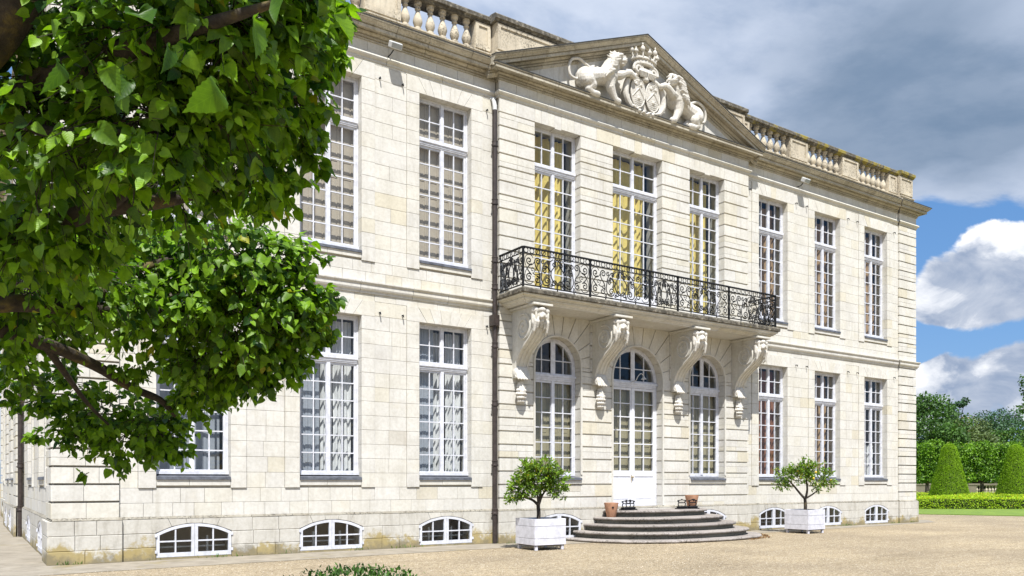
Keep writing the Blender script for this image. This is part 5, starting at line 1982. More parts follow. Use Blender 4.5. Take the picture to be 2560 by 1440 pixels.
# ---- pediment sculpture: two lions, a double shield and a crown
def lion(sx):
    m = MB()

    def P(u, z, y):
        return (CX + sx * u, BAYY - 0.16 - y, z)
    capsule(m, [P(2.12, 12.72, 0.0), P(1.8, 12.84, 0.0), P(1.5, 12.92, 0.02), P(1.32, 12.95, 0.04)], [0.285, 0.225, 0.24, 0.28], 14)
    m.ball(P(2.18, 12.68, 0.08), (0.22, 0.2, 0.27), 14, 9)
    capsule(m, [P(2.12, 12.6, 0.14), P(2.0, 12.5, 0.16), P(2.12, 12.36, 0.15), P(1.98, 12.29, 0.16), P(1.80, 12.285, 0.17)], [0.2, 0.15, 0.105, 0.09, 0.085])
    capsule(m, [P(2.05, 12.55, -0.05), P(1.8, 12.4, -0.05), P(1.66, 12.3, 0.0)], [0.14, 0.08, 0.07])
    # standing foreleg
    capsule(m, [P(1.34, 12.85, 0.12), P(1.33, 12.62, 0.15), P(1.24, 12.44, 0.15), P(1.16, 12.31, 0.15), P(1.05, 12.28, 0.17)], [0.19, 0.135, 0.105, 0.095, 0.09])
    # raised foreleg to the shield
    capsule(m, [P(1.28, 13.0, 0.1), P(1.0, 13.02, 0.2), P(0.82, 13.12, 0.24), P(0.68, 13.16, 0.24), P(0.54, 13.10, 0.24)], [0.17, 0.125, 0.105, 0.095, 0.085])
    # neck, head turned towards the viewer
    capsule(m, [P(1.34, 13.02, 0.04), P(1.24, 13.22, 0.08), P(1.14, 13.38, 0.14)], [0.27, 0.25, 0.185], 14)
    m.ball(P(1.08, 13.43, 0.2), (0.175, 0.17, 0.185), 14, 9)
    for k in range(17):
        a_ = -0.7 + 4.6 * k / 16
        rr_ = 0.21 + 0.035 * (k % 2)
        capsule(m, [P(1.11 + 0.15 * math.cos(a_), 13.40 + 0.16 * math.sin(a_), 0.22), P(1.13 + rr_ * math.cos(a_), 13.40 + rr_ * math.sin(a_), 0.17), P(1.14 + (rr_ + 0.07) * math.cos(a_ + 0.25), 13.38 + (rr_ + 0.07) * math.sin(a_ + 0.25), 0.12)], [0.03, 0.036, 0.012], 6)
    m.ball(P(0.98, 13.36, 0.32), (0.095, 0.12, 0.075), 12, 8)
    m.ball(P(0.99, 13.28, 0.30), (0.075, 0.09, 0.05), 10, 7)
    m.ball(P(0.97, 13.395, 0.41), (0.045, 0.04, 0.03), 8, 6)
    for u, z in ((1.17, 13.60), (0.98, 13.58)):
        m.ball(P(u, z, 0.16), (0.055, 0.045, 0.07), 8, 6)
    for u in (1.05, 0.945):
        m.ball(P(u, 13.46, 0.335), (0.035, 0.035, 0.022), 8, 6)
        m.ball(P(u + 0.005, 13.505, 0.32), (0.055, 0.045, 0.022), 8, 6)
    # mane locks
    r = random.Random(3)
    for k in range(70):
        t = r.random()
        a = r.uniform(-0.5, 1.0)
        u0 = 1.10 + 0.34 * t + 0.1 * r.random()
        z0 = 13.52 - 0.62 * t
        y0 = 0.13 + 0.26 * math.cos(a * 1.2) * (1 - 0.2 * t)
        du = 0.12 + 0.06 * r.random()
        capsule(m, [P(u0 - 0.05, z0, y0), P(u0 + du * 0.5, z0 - 0.05, y0 + 0.015), P(u0 + du, z0 - 0.15, y0 - 0.01)], [0.04, 0.042, 0.016], 6)
    # tail looped over the back
    tail = catmull([(2.38, 12.62), (2.60, 12.66), (2.66, 12.9), (2.55, 13.12), (2.3, 13.2), (2.08, 13.12), (1.9, 13.05)], 5)
    m.tube([P(u, z, -0.02) for u, z in tail], 0.042, 8)
    for k in range(5):
        m.ball(P(1.9 - 0.05 * k, 13.06 + 0.03 * math.sin(k * 2), 0.03), (0.06, 0.06, 0.045), 8, 6)
    # ribs, haunch folds and shoulder muscle
    for k in range(5):
        u = 1.56 + 0.09 * k
        m.tube([P(u, 13.06 - 0.03 * k, 0.12), P(u - 0.02, 12.93 - 0.03 * k, 0.235), P(u - 0.05, 12.80 - 0.03 * k, 0.20)], [0.012, 0.02, 0.01], 5)
    m.ball(P(1.40, 12.92, 0.2), (0.15, 0.11, 0.2), 10, 8)
    # rocky base
    for k in range(14):
        u = 1.0 + 1.25 * k / 13
        m.ball(P(u, 12.24, 0.02 + 0.04 * math.sin(k * 2.3)), (0.1, 0.12, 0.05 + 0.015 * math.sin(k * 1.7)), 8, 6)
    me = remeshed(m, 0.012, 0)
    me.materials.append(M_SCULPT)
    return me


link('lion_statue', lion(-1), (0, 0, 0), chateau)['label'] = 'carved lion left of the shield, head turned outwards'
link('lion_statue', lion(1), (0, 0, 0), chateau)['label'] = 'carved lion right of the shield, seated'

m = MB()
YS = BAYY - 0.22


def oval(cx, cz, a, b, n=28):
    return [(cx + a * math.cos(2 * math.pi * k / n), cz + b * math.sin(2 * math.pi * k / n)) for k in range(n)]


# cartouche: thick scrolled border, scroll top, drapery foot
m.prism(oval(CX, 12.76, 0.70, 0.55), YS - 0.02, BAYY + 0.02)
for s in (-1, 1):
    m.tube([(CX + s * u, YS - 0.05, z) for u, z in catmull([(0.10, 12.20), (0.48, 12.28), (0.72, 12.58), (0.68, 12.95), (0.50, 13.18), (0.26, 13.26)], 6)], [0.05 + 0.045 * math.sin(math.pi * k_ / 30) for k_ in range(31)], 8)
    m.tube([(CX + s * u, YS - 0.10, z) for u, z in spiral2(0.27, 13.42, 0.19, 0.03, -0.3, 1.8, 30)], 0.05, 7)
    for k in range(5):
        m.tube([(CX + s * (0.03 + 0.045 * k), YS - 0.1, 13.5 - 0.02 * k), (CX + s * (0.05 + 0.06 * k), YS - 0.18, 13.34), (CX + s * (0.03 + 0.05 * k), YS - 0.14, 13.2)], [0.03, 0.04, 0.015], 6)
    for k in range(9):
        m.ball((CX + s * (0.04 + 0.055 * k), YS - 0.08 - 0.03 * math.sin(k * 1.9), 12.20 + 0.012 * k + 0.025 * math.sin(k * 2.7)), (0.055, 0.07, 0.05), 7, 5)
m.ball((CX, YS - 0.06, 13.18), (0.14, 0.1, 0.08), 10, 7)
cart = remeshed(m, 0.012, 0)
cart.materials.append(M_SCULPT)
cartouche = link('coat_of_arms', cart, (0, 0, 0), chateau)
for s in (-1, 1):
    q = MB()
    cx_, cz_ = CX + s * 0.285, 12.75
    a, b = 0.265, 0.42
    out_ = oval(cx_, cz_, a, b)
    v = [(x, YS - 0.05, z) for x, z in out_] + [(x, YS - 0.095, z) for x, z in oval(cx_, cz_, a * 0.94, b * 0.95)]
    v.append((cx_, YS - 0.125, cz_))
    n = 28
    q.add(v, [(k, (k + 1) % n, n + (k + 1) % n, n + k) for k in range(n)] + [(n + k, n + (k + 1) % n, 2 * n) for k in range(n)], 0.5)
    sh = q.build('shield', M_SCULPT, cartouche, smooth=True, tint=True)
    q = MB()    # raised border, chevron, engraved bars, three charges
    q.tube([(x, YS - 0.085, z) for x, z in out_], 0.024, 6, closed=True)
    for t in (-1, 1):
        q.tube([(cx_, YS - 0.125, cz_ + 0.10), (cx_ + t * a * 0.86, YS - 0.09, cz_ - 0.16)], 0.026, 4)
    for k in range(14):
        z = cz_ - b * 0.8 + 1.6 * b * k / 13
        hw_ = a * 0.9 * math.sqrt(max(0.02, 1 - ((z - cz_) / b) ** 2))
        q.tube([(cx_ - hw_, YS - 0.093, z), (cx_, YS - 0.118, z), (cx_ + hw_, YS - 0.093, z)], 0.0065, 4)
    for du, dz in ((-0.09, 0.22), (0.09, 0.22), (0.0, -0.17)):
        q.ball((cx_ + du, YS - 0.115, cz_ + dz), (0.05, 0.03, 0.05), 8, 6)
        q.ball((cx_ + du, YS - 0.12, cz_ + dz + 0.045), (0.02, 0.02, 0.03), 6, 5)
    q.build('charge', M_SCULPT, sh, smooth=True, tint=True)
m = MB()
cz_ = 13.62
for k in range(24):
    a = math.pi * 2 * k / 24
    m.ball((CX + 0.41 * math.cos(a), YS - 0.02 + 0.41 * math.sin(a), cz_ + 0.11), (0.05, 0.06, 0.05), 7, 5)
m.lathe([(0.34, -0.06), (0.38, -0.04), (0.38, 0.04), (0.35, 0.06), (0.41, 0.16), (0.34, 0.18)], (CX, YS - 0.02, cz_), 24)
m2 = MB()
m2.add([(CX + (x - CX), YS - 0.02 + (y - (YS - 0.02)) * 0.5, z) for x, y, z in m.v], m.f)
for k in range(7):
    a = math.pi + math.pi * k / 6
    x, y = CX + 0.41 * math.cos(a), YS - 0.02 + 0.22 * math.sin(a)
    h = 0.20 if k % 2 else 0.32
    m2.tube([(x, y, cz_ + 0.14), (x * 1.0 + 0.06 * math.cos(a), y + 0.03 * math.sin(a), cz_ + 0.14 + h * 0.5)], [0.03, 0.022], 6)
    m2.ball((x + 0.06 * math.cos(a), y + 0.03 * math.sin(a), cz_ + 0.14 + h * 0.62), (0.08, 0.055, 0.06 + 0.02 * (k % 2 == 0)), 7, 6)
    m2.ball((x + 0.07 * math.cos(a), y + 0.03 * math.sin(a), cz_ + 0.14 + h), (0.03, 0.025, 0.05), 6, 5)
cm = remeshed(m2, 0.012, 0)
cm.materials.append(M_SCULPT)
link('crown', cm, (0, 0, 0), cartouche)


# ---- drainpipes
def pipe(x, y, z1, name='drainpipe'):
    q = MB()
    q.tube([(x, y, 0.02), (x, y, z1)], 0.062, 12)
    o = q.build(name, M_PIPE, chateau, smooth=True)
    for z in [0.75, 2.0, 3.55, 5.05, 6.55, 7.25, 8.75, 10.25]:
        if z < z1:
            q = MB()
            q.lathe([(0.064, 0.0), (0.082, 0.01), (0.082, 0.05), (0.074, 0.06), (0.074, 0.12), (0.082, 0.13), (0.082, 0.15), (0.064, 0.16)], (x, y, z), 12)
            q.box(x - 0.105, x + 0.105, y - 0.012, y + 0.012, z + 0.02, z + 0.045)
            q.build('pipe_collar', M_PIPE, o, smooth=30)
    return o


p = pipe(bl - 0.10, -0.135, 11.2)
q = MB()
q.tube([(bl - 0.10, -0.135, 11.15), (bl - 0.10, -0.135, 11.3), (bl - 0.11, -0.08, 11.5), (bl - 0.13, 0.05, 11.56)], [0.06, 0.06, 0.055, 0.05], 10)
q.build('outlet_bend', M_LAMP, p, smooth=True)
q = MB()
q.box(bl - 0.2, bl - 0.02, -0.24, -0.02, 5.62, 5.9)
q.build('rainwater_head', M_PIPE, p)
pipe(XL - 0.1, 9.68, 11.4)
# small iron hooks beside the window heads
for i, c in enumerate(WCX):
    for s in (-1, 1):
        for z in (5.62, 11.2):
            q = MB()
            q.tube([(c + s * 1.2, 0.02, z), (c + s * 1.2, -0.07, z), (c + s * 1.2, -0.085, z - 0.05)], 0.016, 6)
            q.build('shutter_hook', M_IRON, front_wall)

# ---- floodlights under the cornice
def floodlight(x, label):
    o = empty('floodlight', (x, -0.02, 11.80), label, 'floodlight', 'floodlights on the frieze')
    q = MB()
    q.tube([(x - 0.04, 0.0, 11.78), (x - 0.04, -0.16, 11.78), (x, -0.22, 11.86)], 0.014, 6)
    q.build('bracket', M_IRON, o)
    h = MB()
    c = Vector((x, -0.32, 11.92))
    h.bbox(-0.15, 0.15, -0.09, 0.09, -0.075, 0.075, 0.02)
    R = Matrix.Rotation(math.radians(32), 3, 'X')
    h.v = [tuple(c + R @ Vector(p_)) for p_ in h.v]
    hd = h.build('housing', M_LAMP, o, smooth=30)
    l = MB()
    l.box(-0.125, 0.125, -0.095, -0.0905, -0.055, 0.055)
    l.v = [tuple(c + R @ Vector(p_)) for p_ in l.v]
    l.build('lens', M_LENS, hd)
    return o


floodlight(8.42, 'white floodlight fixed under the cornice left of the drainpipe')
floodlight(23.85, 'white floodlight fixed under the cornice right of the pediment')
# gooseneck lamp over the door
lampo = empty('door_lamp', (CX, BAYY, 4.5), 'small white gooseneck lamp above the entrance door', 'lamp')
q = MB()
q.tube(catmull([(CX - 0.1, 0.03, 4.52), (CX - 0.1, -0.2, 4.54), (CX - 0.08, -0.28, 4.66), (CX - 0.0, -0.32, 4.74), (CX + 0.09, -0.34, 4.68)], 5), 0.012, 6)
q.build('arm', M_LAMP, lampo, smooth=True)
q = MB()
q.lathe([(0.015, 0.09), (0.03, 0.06), (0.055, 0.03), (0.085, 0.0)], (CX + 0.09, -0.34, 4.58), 14)
q.build('shade', M_LAMP, lampo, smooth=True)

# ------------------------------------------------------------------ entrance steps
steps = empty('entrance_steps', (16.75, BAYY - 0.06, 0), 'five curved worn stone steps in front of the white double door', 'steps')
ST = [(1.90, 1.05, 0.80), (2.25, 1.57, 0.62), (2.60, 1.95, 0.44), (2.96, 2.30, 0.26), (3.30, 2.62, 0.08)]


def half_super(a, b, n=2.4, k=40):
    out = []
    for i in range(k + 1):
        t = math.pi * i / k
        cx_, sx_ = math.cos(t), math.sin(t)
        out.append((16.75 + a * math.copysign(abs(cx_) ** (2 / n), cx_), BAYY - 0.065 - b * max(0.0, sx_) ** (2 / n)))
    return out


for i, (a, b, z) in enumerate(ST):
    q = MB()
    r = random.Random(i)
    zb = ST[i + 1][2] - 0.02 if i < 4 else -0.05
    ol = half_super(a, b)
    jit = [r.uniform(-0.006, 0.006) for _ in ol]
    rings = [(0.16, z - 0.07), (0.03, z - 0.068), (0.004, z - 0.052), (0.0, z - 0.035), (0.006, z - 0.014), (0.024, z - 0.002), (0.05, z)]
    v = []
    for d, zz in rings:
        o2 = half_super(a - d, b - d)
        v += [(x, y, zz + (jit[k] if zz > z - 0.1 else 0)) for k, (x, y) in enumerate(o2)]
    m_ = len(ol)
    f = [(g * m_ + k, g * m_ + k + 1, (g + 1) * m_ + k + 1, (g + 1) * m_ + k) for g in range(len(rings) - 1) for k in range(m_ - 1)]
    f.append(tuple((len(rings) - 1) * m_ + k for k in range(m_)))
    for g in range(len(rings) - 1):
        f.append((g * m_, (g + 1) * m_, (g + 1) * m_ + m_ - 1, g * m_ + m_ - 1))
    q.add(v, f, rnd.random())
    st_o = q.build('step', M_STEP, steps, smooth=50, tint=True)
    q = MB()
    o1, o2 = half_super(a - 0.085, b - 0.085), half_super(a - 0.085, b - 0.085)
    v = [(x, y, zb) for x, y in o1] + [(x, y, z - 0.06) for x, y in o2]
    q.add(v, [(k, k + 1, m_ + k + 1, m_ + k) for k in range(m_ - 1)] + [(0, m_, 2 * m_ - 1, m_ - 1)], rnd.random())
    q.build('riser', M_RISER, st_o, tint=True)

# pots and boot scrapers on the steps
def pot(x, y, z, label):
    q = MB()
    q.lathe([(0.115, 0.0), (0.125, 0.01), (0.20, 0.37), (0.205, 0.40), (0.185, 0.40), (0.175, 0.36), (0.12, 0.33)], (x, y, z), 28)
    o = tag(q.build('terracotta_pot', M_TERRA, smooth=40), label, 'pot', 'pots on the steps')
    q = MB()
    d = Vector((-0.45, -0.9, 0)).normalized()
    c = Vector((x, y, z + 0.27)) + d * 0.181
    t = Vector((-d.y, d.x, 0))
    q.tube([c + t * (0.022 * math.cos(k)) + Vector((0, 0, 0.022 * math.sin(k))) for k in [2 * math.pi * j / 12 for j in range(12)]], 0.008, 5, closed=True)
    q.ball(tuple(c), 0.014, 6, 5)
    q.build('medallion', M_IRON, o)


pot(14.86, -0.62, 0.62, 'terracotta pot on the second step left of the door')
pot(18.02, -0.62, 0.80, 'terracotta pot on the top step right of the door')


def scraper(x, y, z, rz, label):
    o = empty('boot_scraper', (x, y, z), label, 'boot scraper', 'boot scrapers by the door')
    q = MB()
    q.bbox(x - 0.19, x + 0.19, y - 0.11, y + 0.11, z, z + 0.035, 0.01)
    q.bbox(x - 0.16, x + 0.16, y - 0.085, y + 0.085, z + 0.035, z + 0.09, 0.02)
    q.build('tray', M_IRON, o)
    for s in (-1, 1):
        q = MB()
        q.tube(catmull([(x + s * 0.12, y, z + 0.08), (x + s * 0.15, y, z + 0.15), (x + s * 0.125, y, z + 0.21), (x + s * 0.14, y, z + 0.26)], 4), 0.014, 6)
        q.ball((x + s * 0.155, y, z + 0.24), 0.026, 7, 5)
        q.build('upright', M_IRON, o, smooth=True)
    q = MB()
    q.box(x - 0.13, x + 0.13, y - 0.008, y + 0.008, z + 0.17, z + 0.20)
    q.tube([(x - 0.13, y, z + 0.255), (x, y, z + 0.27), (x + 0.13, y, z + 0.255)], 0.014, 6)
    q.ball((x, y, z + 0.28), (0.035, 0.02, 0.018), 7, 5)
    q.build('blade', M_IRON, o)
    return o


scraper(15.33, -0.72, 0.80, 0, 'black iron boot scraper half hidden behind the left pot')
scraper(15.62, -0.55, 0.80, 0, 'black iron boot scraper left of the door, in full view')
scraper(17.42, -0.80, 0.80, 0, 'black iron boot scraper right of the door, nearer the door')
scraper(17.80, -0.86, 0.80, 0, 'black iron boot scraper touching the right-hand pot')


# ------------------------------------------------------------------ planters with citrus trees
def planter(x, y, rz, label):
    o = empty('planter_box', (0, 0, 0), label, 'planter', 'white planters beside the steps')
    L = 0.80
    for (a, b) in ((0, 0), (1, 0), (1, 1), (0, 1)):
        q = MB()
        cx_, cy_ = a * (L - 0.07), b * (L - 0.07)
        q.bbox(cx_, cx_ + 0.07, cy_, cy_ + 0.07, 0.0, 0.73, 0.006)
        q.build('leg', M_PLANTER, o)
    zs = [0.12, 0.275, 0.56, 0.74]
    for k in range(3):
        for side in range(4):
            q = MB()
            g = 0.004
            z0, z1 = zs[k] + g, zs[k + 1] - g
            e = 0.0
            if side == 0:
                q.bbox(-0.01, L + 0.01, -0.028, -0.001, z0, z1, 0.004)
            elif side == 1:
                q.bbox(-0.01, L + 0.01, L + 0.001, L + 0.028, z0, z1, 0.004)
            elif side == 2:
                q.bbox(-0.038, -0.0105, -0.028, L + 0.028, z0, z1, 0.004)
            else:
                q.bbox(L + 0.0105, L + 0.038, -0.028, L + 0.028, z0, z1, 0.004)
            q.build('board', M_PLANTER, o)
    q = MB()
    q.box(0.0, L, 0.0, L, 0.10, 0.66)
    q.build('soil', M_SOIL, o)
    o.location = (x, y, 0)
    o.rotation_euler.z = rz
    return o


planter(10.93, -2.50, math.radians(-3), 'white wooden planter box beside the drainpipe, left of the steps')
planter(21.42, -2.20, math.radians(2), 'white wooden planter box right of the steps')


def leaf_batch(name, P, D, Nn, L, W, m, parent=None, fold=0.25, tints=None, shape='long', uv=False):
    """many leaves at points P, pointing along D, with face normal Nn"""
    P, D, Nn = np.asarray(P, float), np.asarray(D, float), np.asarray(Nn, float)
    n = len(P)
    D /= np.linalg.norm(D, axis=1)[:, None] + 1e-9
    S = np.cross(D, Nn)
    S /= np.linalg.norm(S, axis=1)[:, None] + 1e-9
    U = np.cross(S, D)
    L = np.broadcast_to(np.asarray(L, float), (n,))[:, None, None]
    W = np.broadcast_to(np.asarray(W, float), (n,))[:, None, None]
    if shape == 'quad':
        tv = np.array([(0, -0.35, 0), (0.0, 0.35, 0), (1, 0.3, 0.0), (1, -0.3, 0)])
        tf = np.array([0, 3, 2, 1])
        per = 4
    elif shape == 'long':
        tv = np.array([(0, 0, 0), (0.3, 0.5, fold * 0.5), (0.72, 0.36, fold * 0.36), (1, 0, -0.08), (0.72, -0.36, fold * 0.36), (0.3, -0.5, fold * 0.5), (0.5, 0, 0.0)])
        tf = np.array([0, 6, 1, 1, 6, 2, 2, 6, 3, 3, 6, 4, 4, 6, 5, 5, 6, 0])
        per = 3
    else:
        tv, tf, per = shape
    V = P[:, None, :] + L * (tv[None, :, 0:1] * D[:, None, :]) + W * (tv[None, :, 1:2] * S[:, None, :]) + W * (tv[None, :, 2:3] * U[:, None, :])
    k = len(tv)
    F = (tf[None, :] + (np.arange(n) * k)[:, None]).ravel()
    t = np.random.RandomState(1).rand(n) if tints is None else np.asarray(tints)
    T = np.repeat(t, len(tf) // per)
    UV = None
    if uv:
        UV = np.tile(tv[tf][:, :2], (n, 1))
    return fast_mesh(name, V.reshape(-1, 3), F, per, m, parent, UV, smooth=True, tint=T)


def citrus(base, height, clumps, label, seed, nleaf, trunk_pts, fruit=0, turn=0.0, spread=1.0):
    r = np.random.RandomState(seed)
    ct, st_ = math.cos(turn), math.sin(turn)

    def tw_(p_):
        x, y, z = p_
        return (spread * x * ct - y * st_, spread * x * st_ + y * ct, z)
    clumps = [(tw_(c), tuple(1.1 * x for x in rr), nl) for c, rr, nl in clumps]
    trunk_pts = [([tw_(p_) for p_ in pts], rad) for pts, rad in trunk_pts]
    o = empty('citrus_tree', base, label, 'tree', 'citrus trees in planters')
    B = Vector(base)
    q = MB()
    for pts, rad in trunk_pts[:1]:
        q.tube(catmull([tuple(B + Vector(p_)) for p_ in pts], 4), [rad[0] + (rad[1] - rad[0]) * k / (len(pts) - 1) / 4 for k in range((len(pts) - 1) * 4 + 1)], 8)
    # twigs
    tq = MB()
    P, D, Nn, T = [], [], [], []
    for (c, rr, nl) in clumps:
        c = np.array(B) + np.array(c)
        for k in range(nl):
            d = r.normal(size=3)
            d /= np.linalg.norm(d)
            rad = r.rand() ** 0.45
            p0 = c + d * np.array(rr) * rad
            out = d * np.array((1, 1, 0.8)) + np.array((0, 0, 0.25))
            tq.tube([tuple(c + (p0 - c) * 0.55), tuple(p0), tuple(p0 + out * 0.07)], [0.007, 0.004, 0.002], 4, caps=False)
            for j in range(10):
                dd = out + r.normal(size=3) * 0.75
                P.append(p0 + out * 0.012 * (j - 3) + r.normal(size=3) * 0.022)
                D.append(dd)
                Nn.append(r.normal(size=3) * 0.6 + np.array((0, -0.2, 1.0)))
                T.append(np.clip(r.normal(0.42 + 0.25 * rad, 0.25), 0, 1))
    for pts, rad in trunk_pts[1:]:
        qb = MB()
        qb.tube(catmull([tuple(B + Vector(p_)) for p_ in pts], 4), [rad[0] + (rad[1] - rad[0]) * k / (len(pts) - 1) / 4 for k in range((len(pts) - 1) * 4 + 1)], 8)
        qb.build('branch', M_BARKP, o, smooth=True)
    q.build('trunk', M_BARKP, o, smooth=True)
    tag(tq.build('twig', M_BARKP, o), kind='stuff')
    n = len(P)
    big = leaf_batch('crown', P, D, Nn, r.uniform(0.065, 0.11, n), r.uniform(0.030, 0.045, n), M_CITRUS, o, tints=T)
    tag(big, kind='stuff')
    for k in range(fruit):
        c, rr, nl = clumps[k % len(clumps)]
        q = MB()
        pp = np.array(B) + np.array(c) + r.normal(size=3) * np.array(rr) * 0.35 + np.array((-0.1, -0.25, -0.12))
        q.ball(tuple(pp), 0.035, 10, 7)
        q.build('lemon', M_FRUIT, o, smooth='all')
    return o


M_FRUIT = paint_mat('lemon_skin', (0.70, 0.48, 0.04), rough=0.5)
citrus((11.30, -2.10, 0.66), 1.5,
       [((-0.05, 0, 0.98), (0.42, 0.42, 0.36), 120), ((-0.42, -0.05, 0.80), (0.34, 0.34, 0.28), 70), ((0.38, 0.05, 0.98), (0.34, 0.36, 0.30), 80), ((0.1, -0.15, 1.22), (0.36, 0.36, 0.24), 60),
        ((-0.62, -0.1, 0.56), (0.2, 0.2, 0.12), 22), ((-0.25, -0.2, 1.2), (0.25, 0.25, 0.22), 34), ((0.55, 0.0, 0.72), (0.2, 0.2, 0.16), 20)],
       'small leafy citrus tree with dense round crown, in the planter beside the drainpipe', 3, 0,
       [([(0, 0, 0), (0.01, 0, 0.2), (0.0, 0, 0.42), (0.06, 0, 0.62)], (0.05, 0.04)), ([(0, 0, 0.38), (-0.13, 0, 0.5), (-0.3, -0.02, 0.56), (-0.48, -0.05, 0.62)], (0.036, 0.018)),
        ([(0.02, 0, 0.42), (0.1, 0.05, 0.62), (0.25, 0.08, 0.82)], (0.034, 0.016)), ([(0.0, 0, 0.45), (-0.03, -0.1, 0.65), (-0.1, -0.15, 0.9)], (0.03, 0.014))], turn=-0.6, spread=0.98)
citrus((21.82, -1.80, 0.66), 1.5,
       [((-0.58, -0.1, 1.12), (0.38, 0.34, 0.26), 56), ((-0.15, 0, 1.36), (0.36, 0.34, 0.30), 56), ((0.25, 0.0, 1.34), (0.32, 0.32, 0.32), 50), ((0.60, 0.1, 1.02), (0.30, 0.30, 0.28), 44), ((0.0, -0.1, 1.08), (0.34, 0.3, 0.24), 36),
        ((0.35, 0.1, 0.80), (0.26, 0.26, 0.18), 24), ((-0.72, -0.1, 0.80), (0.26, 0.26, 0.12), 20)],
       'small open-branched lemon tree with yellow fruit, in the right-hand planter', 8, 0,
       [([(0, 0, 0), (0.0, 0, 0.25), (-0.02, 0, 0.45)], (0.055, 0.045)), ([(0, 0, 0.40), (-0.16, -0.02, 0.56), (-0.38, -0.06, 0.82), (-0.55, -0.08, 1.0)], (0.042, 0.02)),
        ([(0, 0, 0.40), (0.06, 0, 0.7), (0.03, 0, 1.05), (0.1, 0, 1.3)], (0.04, 0.015)), ([(0.0, 0, 0.42), (0.22, 0.05, 0.54), (0.45, 0.1, 0.72)], (0.034, 0.014))], fruit=5, turn=-0.9, spread=0.92)

# ------------------------------------------------------------------ the lime tree in the foreground
def lime_template(hi=True, curl=0.0, fold=0.22):
    """heart-shaped leaf; u along the midrib, v across"""
    side = [(-0.05, 0.10), (-0.085, 0.22), (-0.04, 0.36), (0.08, 0.46), (0.22, 0.50), (0.36, 0.485), (0.50, 0.43), (0.63, 0.345), (0.75, 0.24), (0.86, 0.13), (0.94, 0.055)]
    if hi:
        s2 = []
        for i in range(len(side) - 1):
            a, b = side[i], side[i + 1]
            s2.append(a)
            s2.append(((a[0] + b[0]) / 2 - 0.012, (a[1] + b[1]) / 2 - 0.028))
        s2.append(side[-1])
        side = s2
    else:
        side = side[0::2]
    v, f = [], []

    def z(u, w):
        return fold * abs(w) - curl * u * u + 0.16 * math.sin(u * 8 + 9 * w + 3 * curl) * abs(w) + 0.05 * math.sin(5 * u + 7 * fold)
    mid = [(0.0, 0.0)] + [(max(0.02, u), 0.0) for u, w in side[1:]] + [(1.03, 0.0)]
    for u, w in mid:
        v.append((u, 0.0, z(u, 0)))
    m = len(mid)
    for s in (1, -1):
        o = len(v)
        for u, w in side:
            v.append((u, s * w, z(u, w)))
        k = len(side)
        for i in range(k - 1):
            q = (i, i + 1, o + i + 1) if s < 0 else (i + 1, i, o + i + 1)
            f += list(q)
            q = (i, o + i + 1, o + i) if s < 0 else (o + i + 1, i, o + i)
            f += list(q)
        q = (k - 1, k, o + k - 1) if s < 0 else (k, k - 1, o + k - 1)
        f += list(q)
    return np.array(v), np.array(f), 3


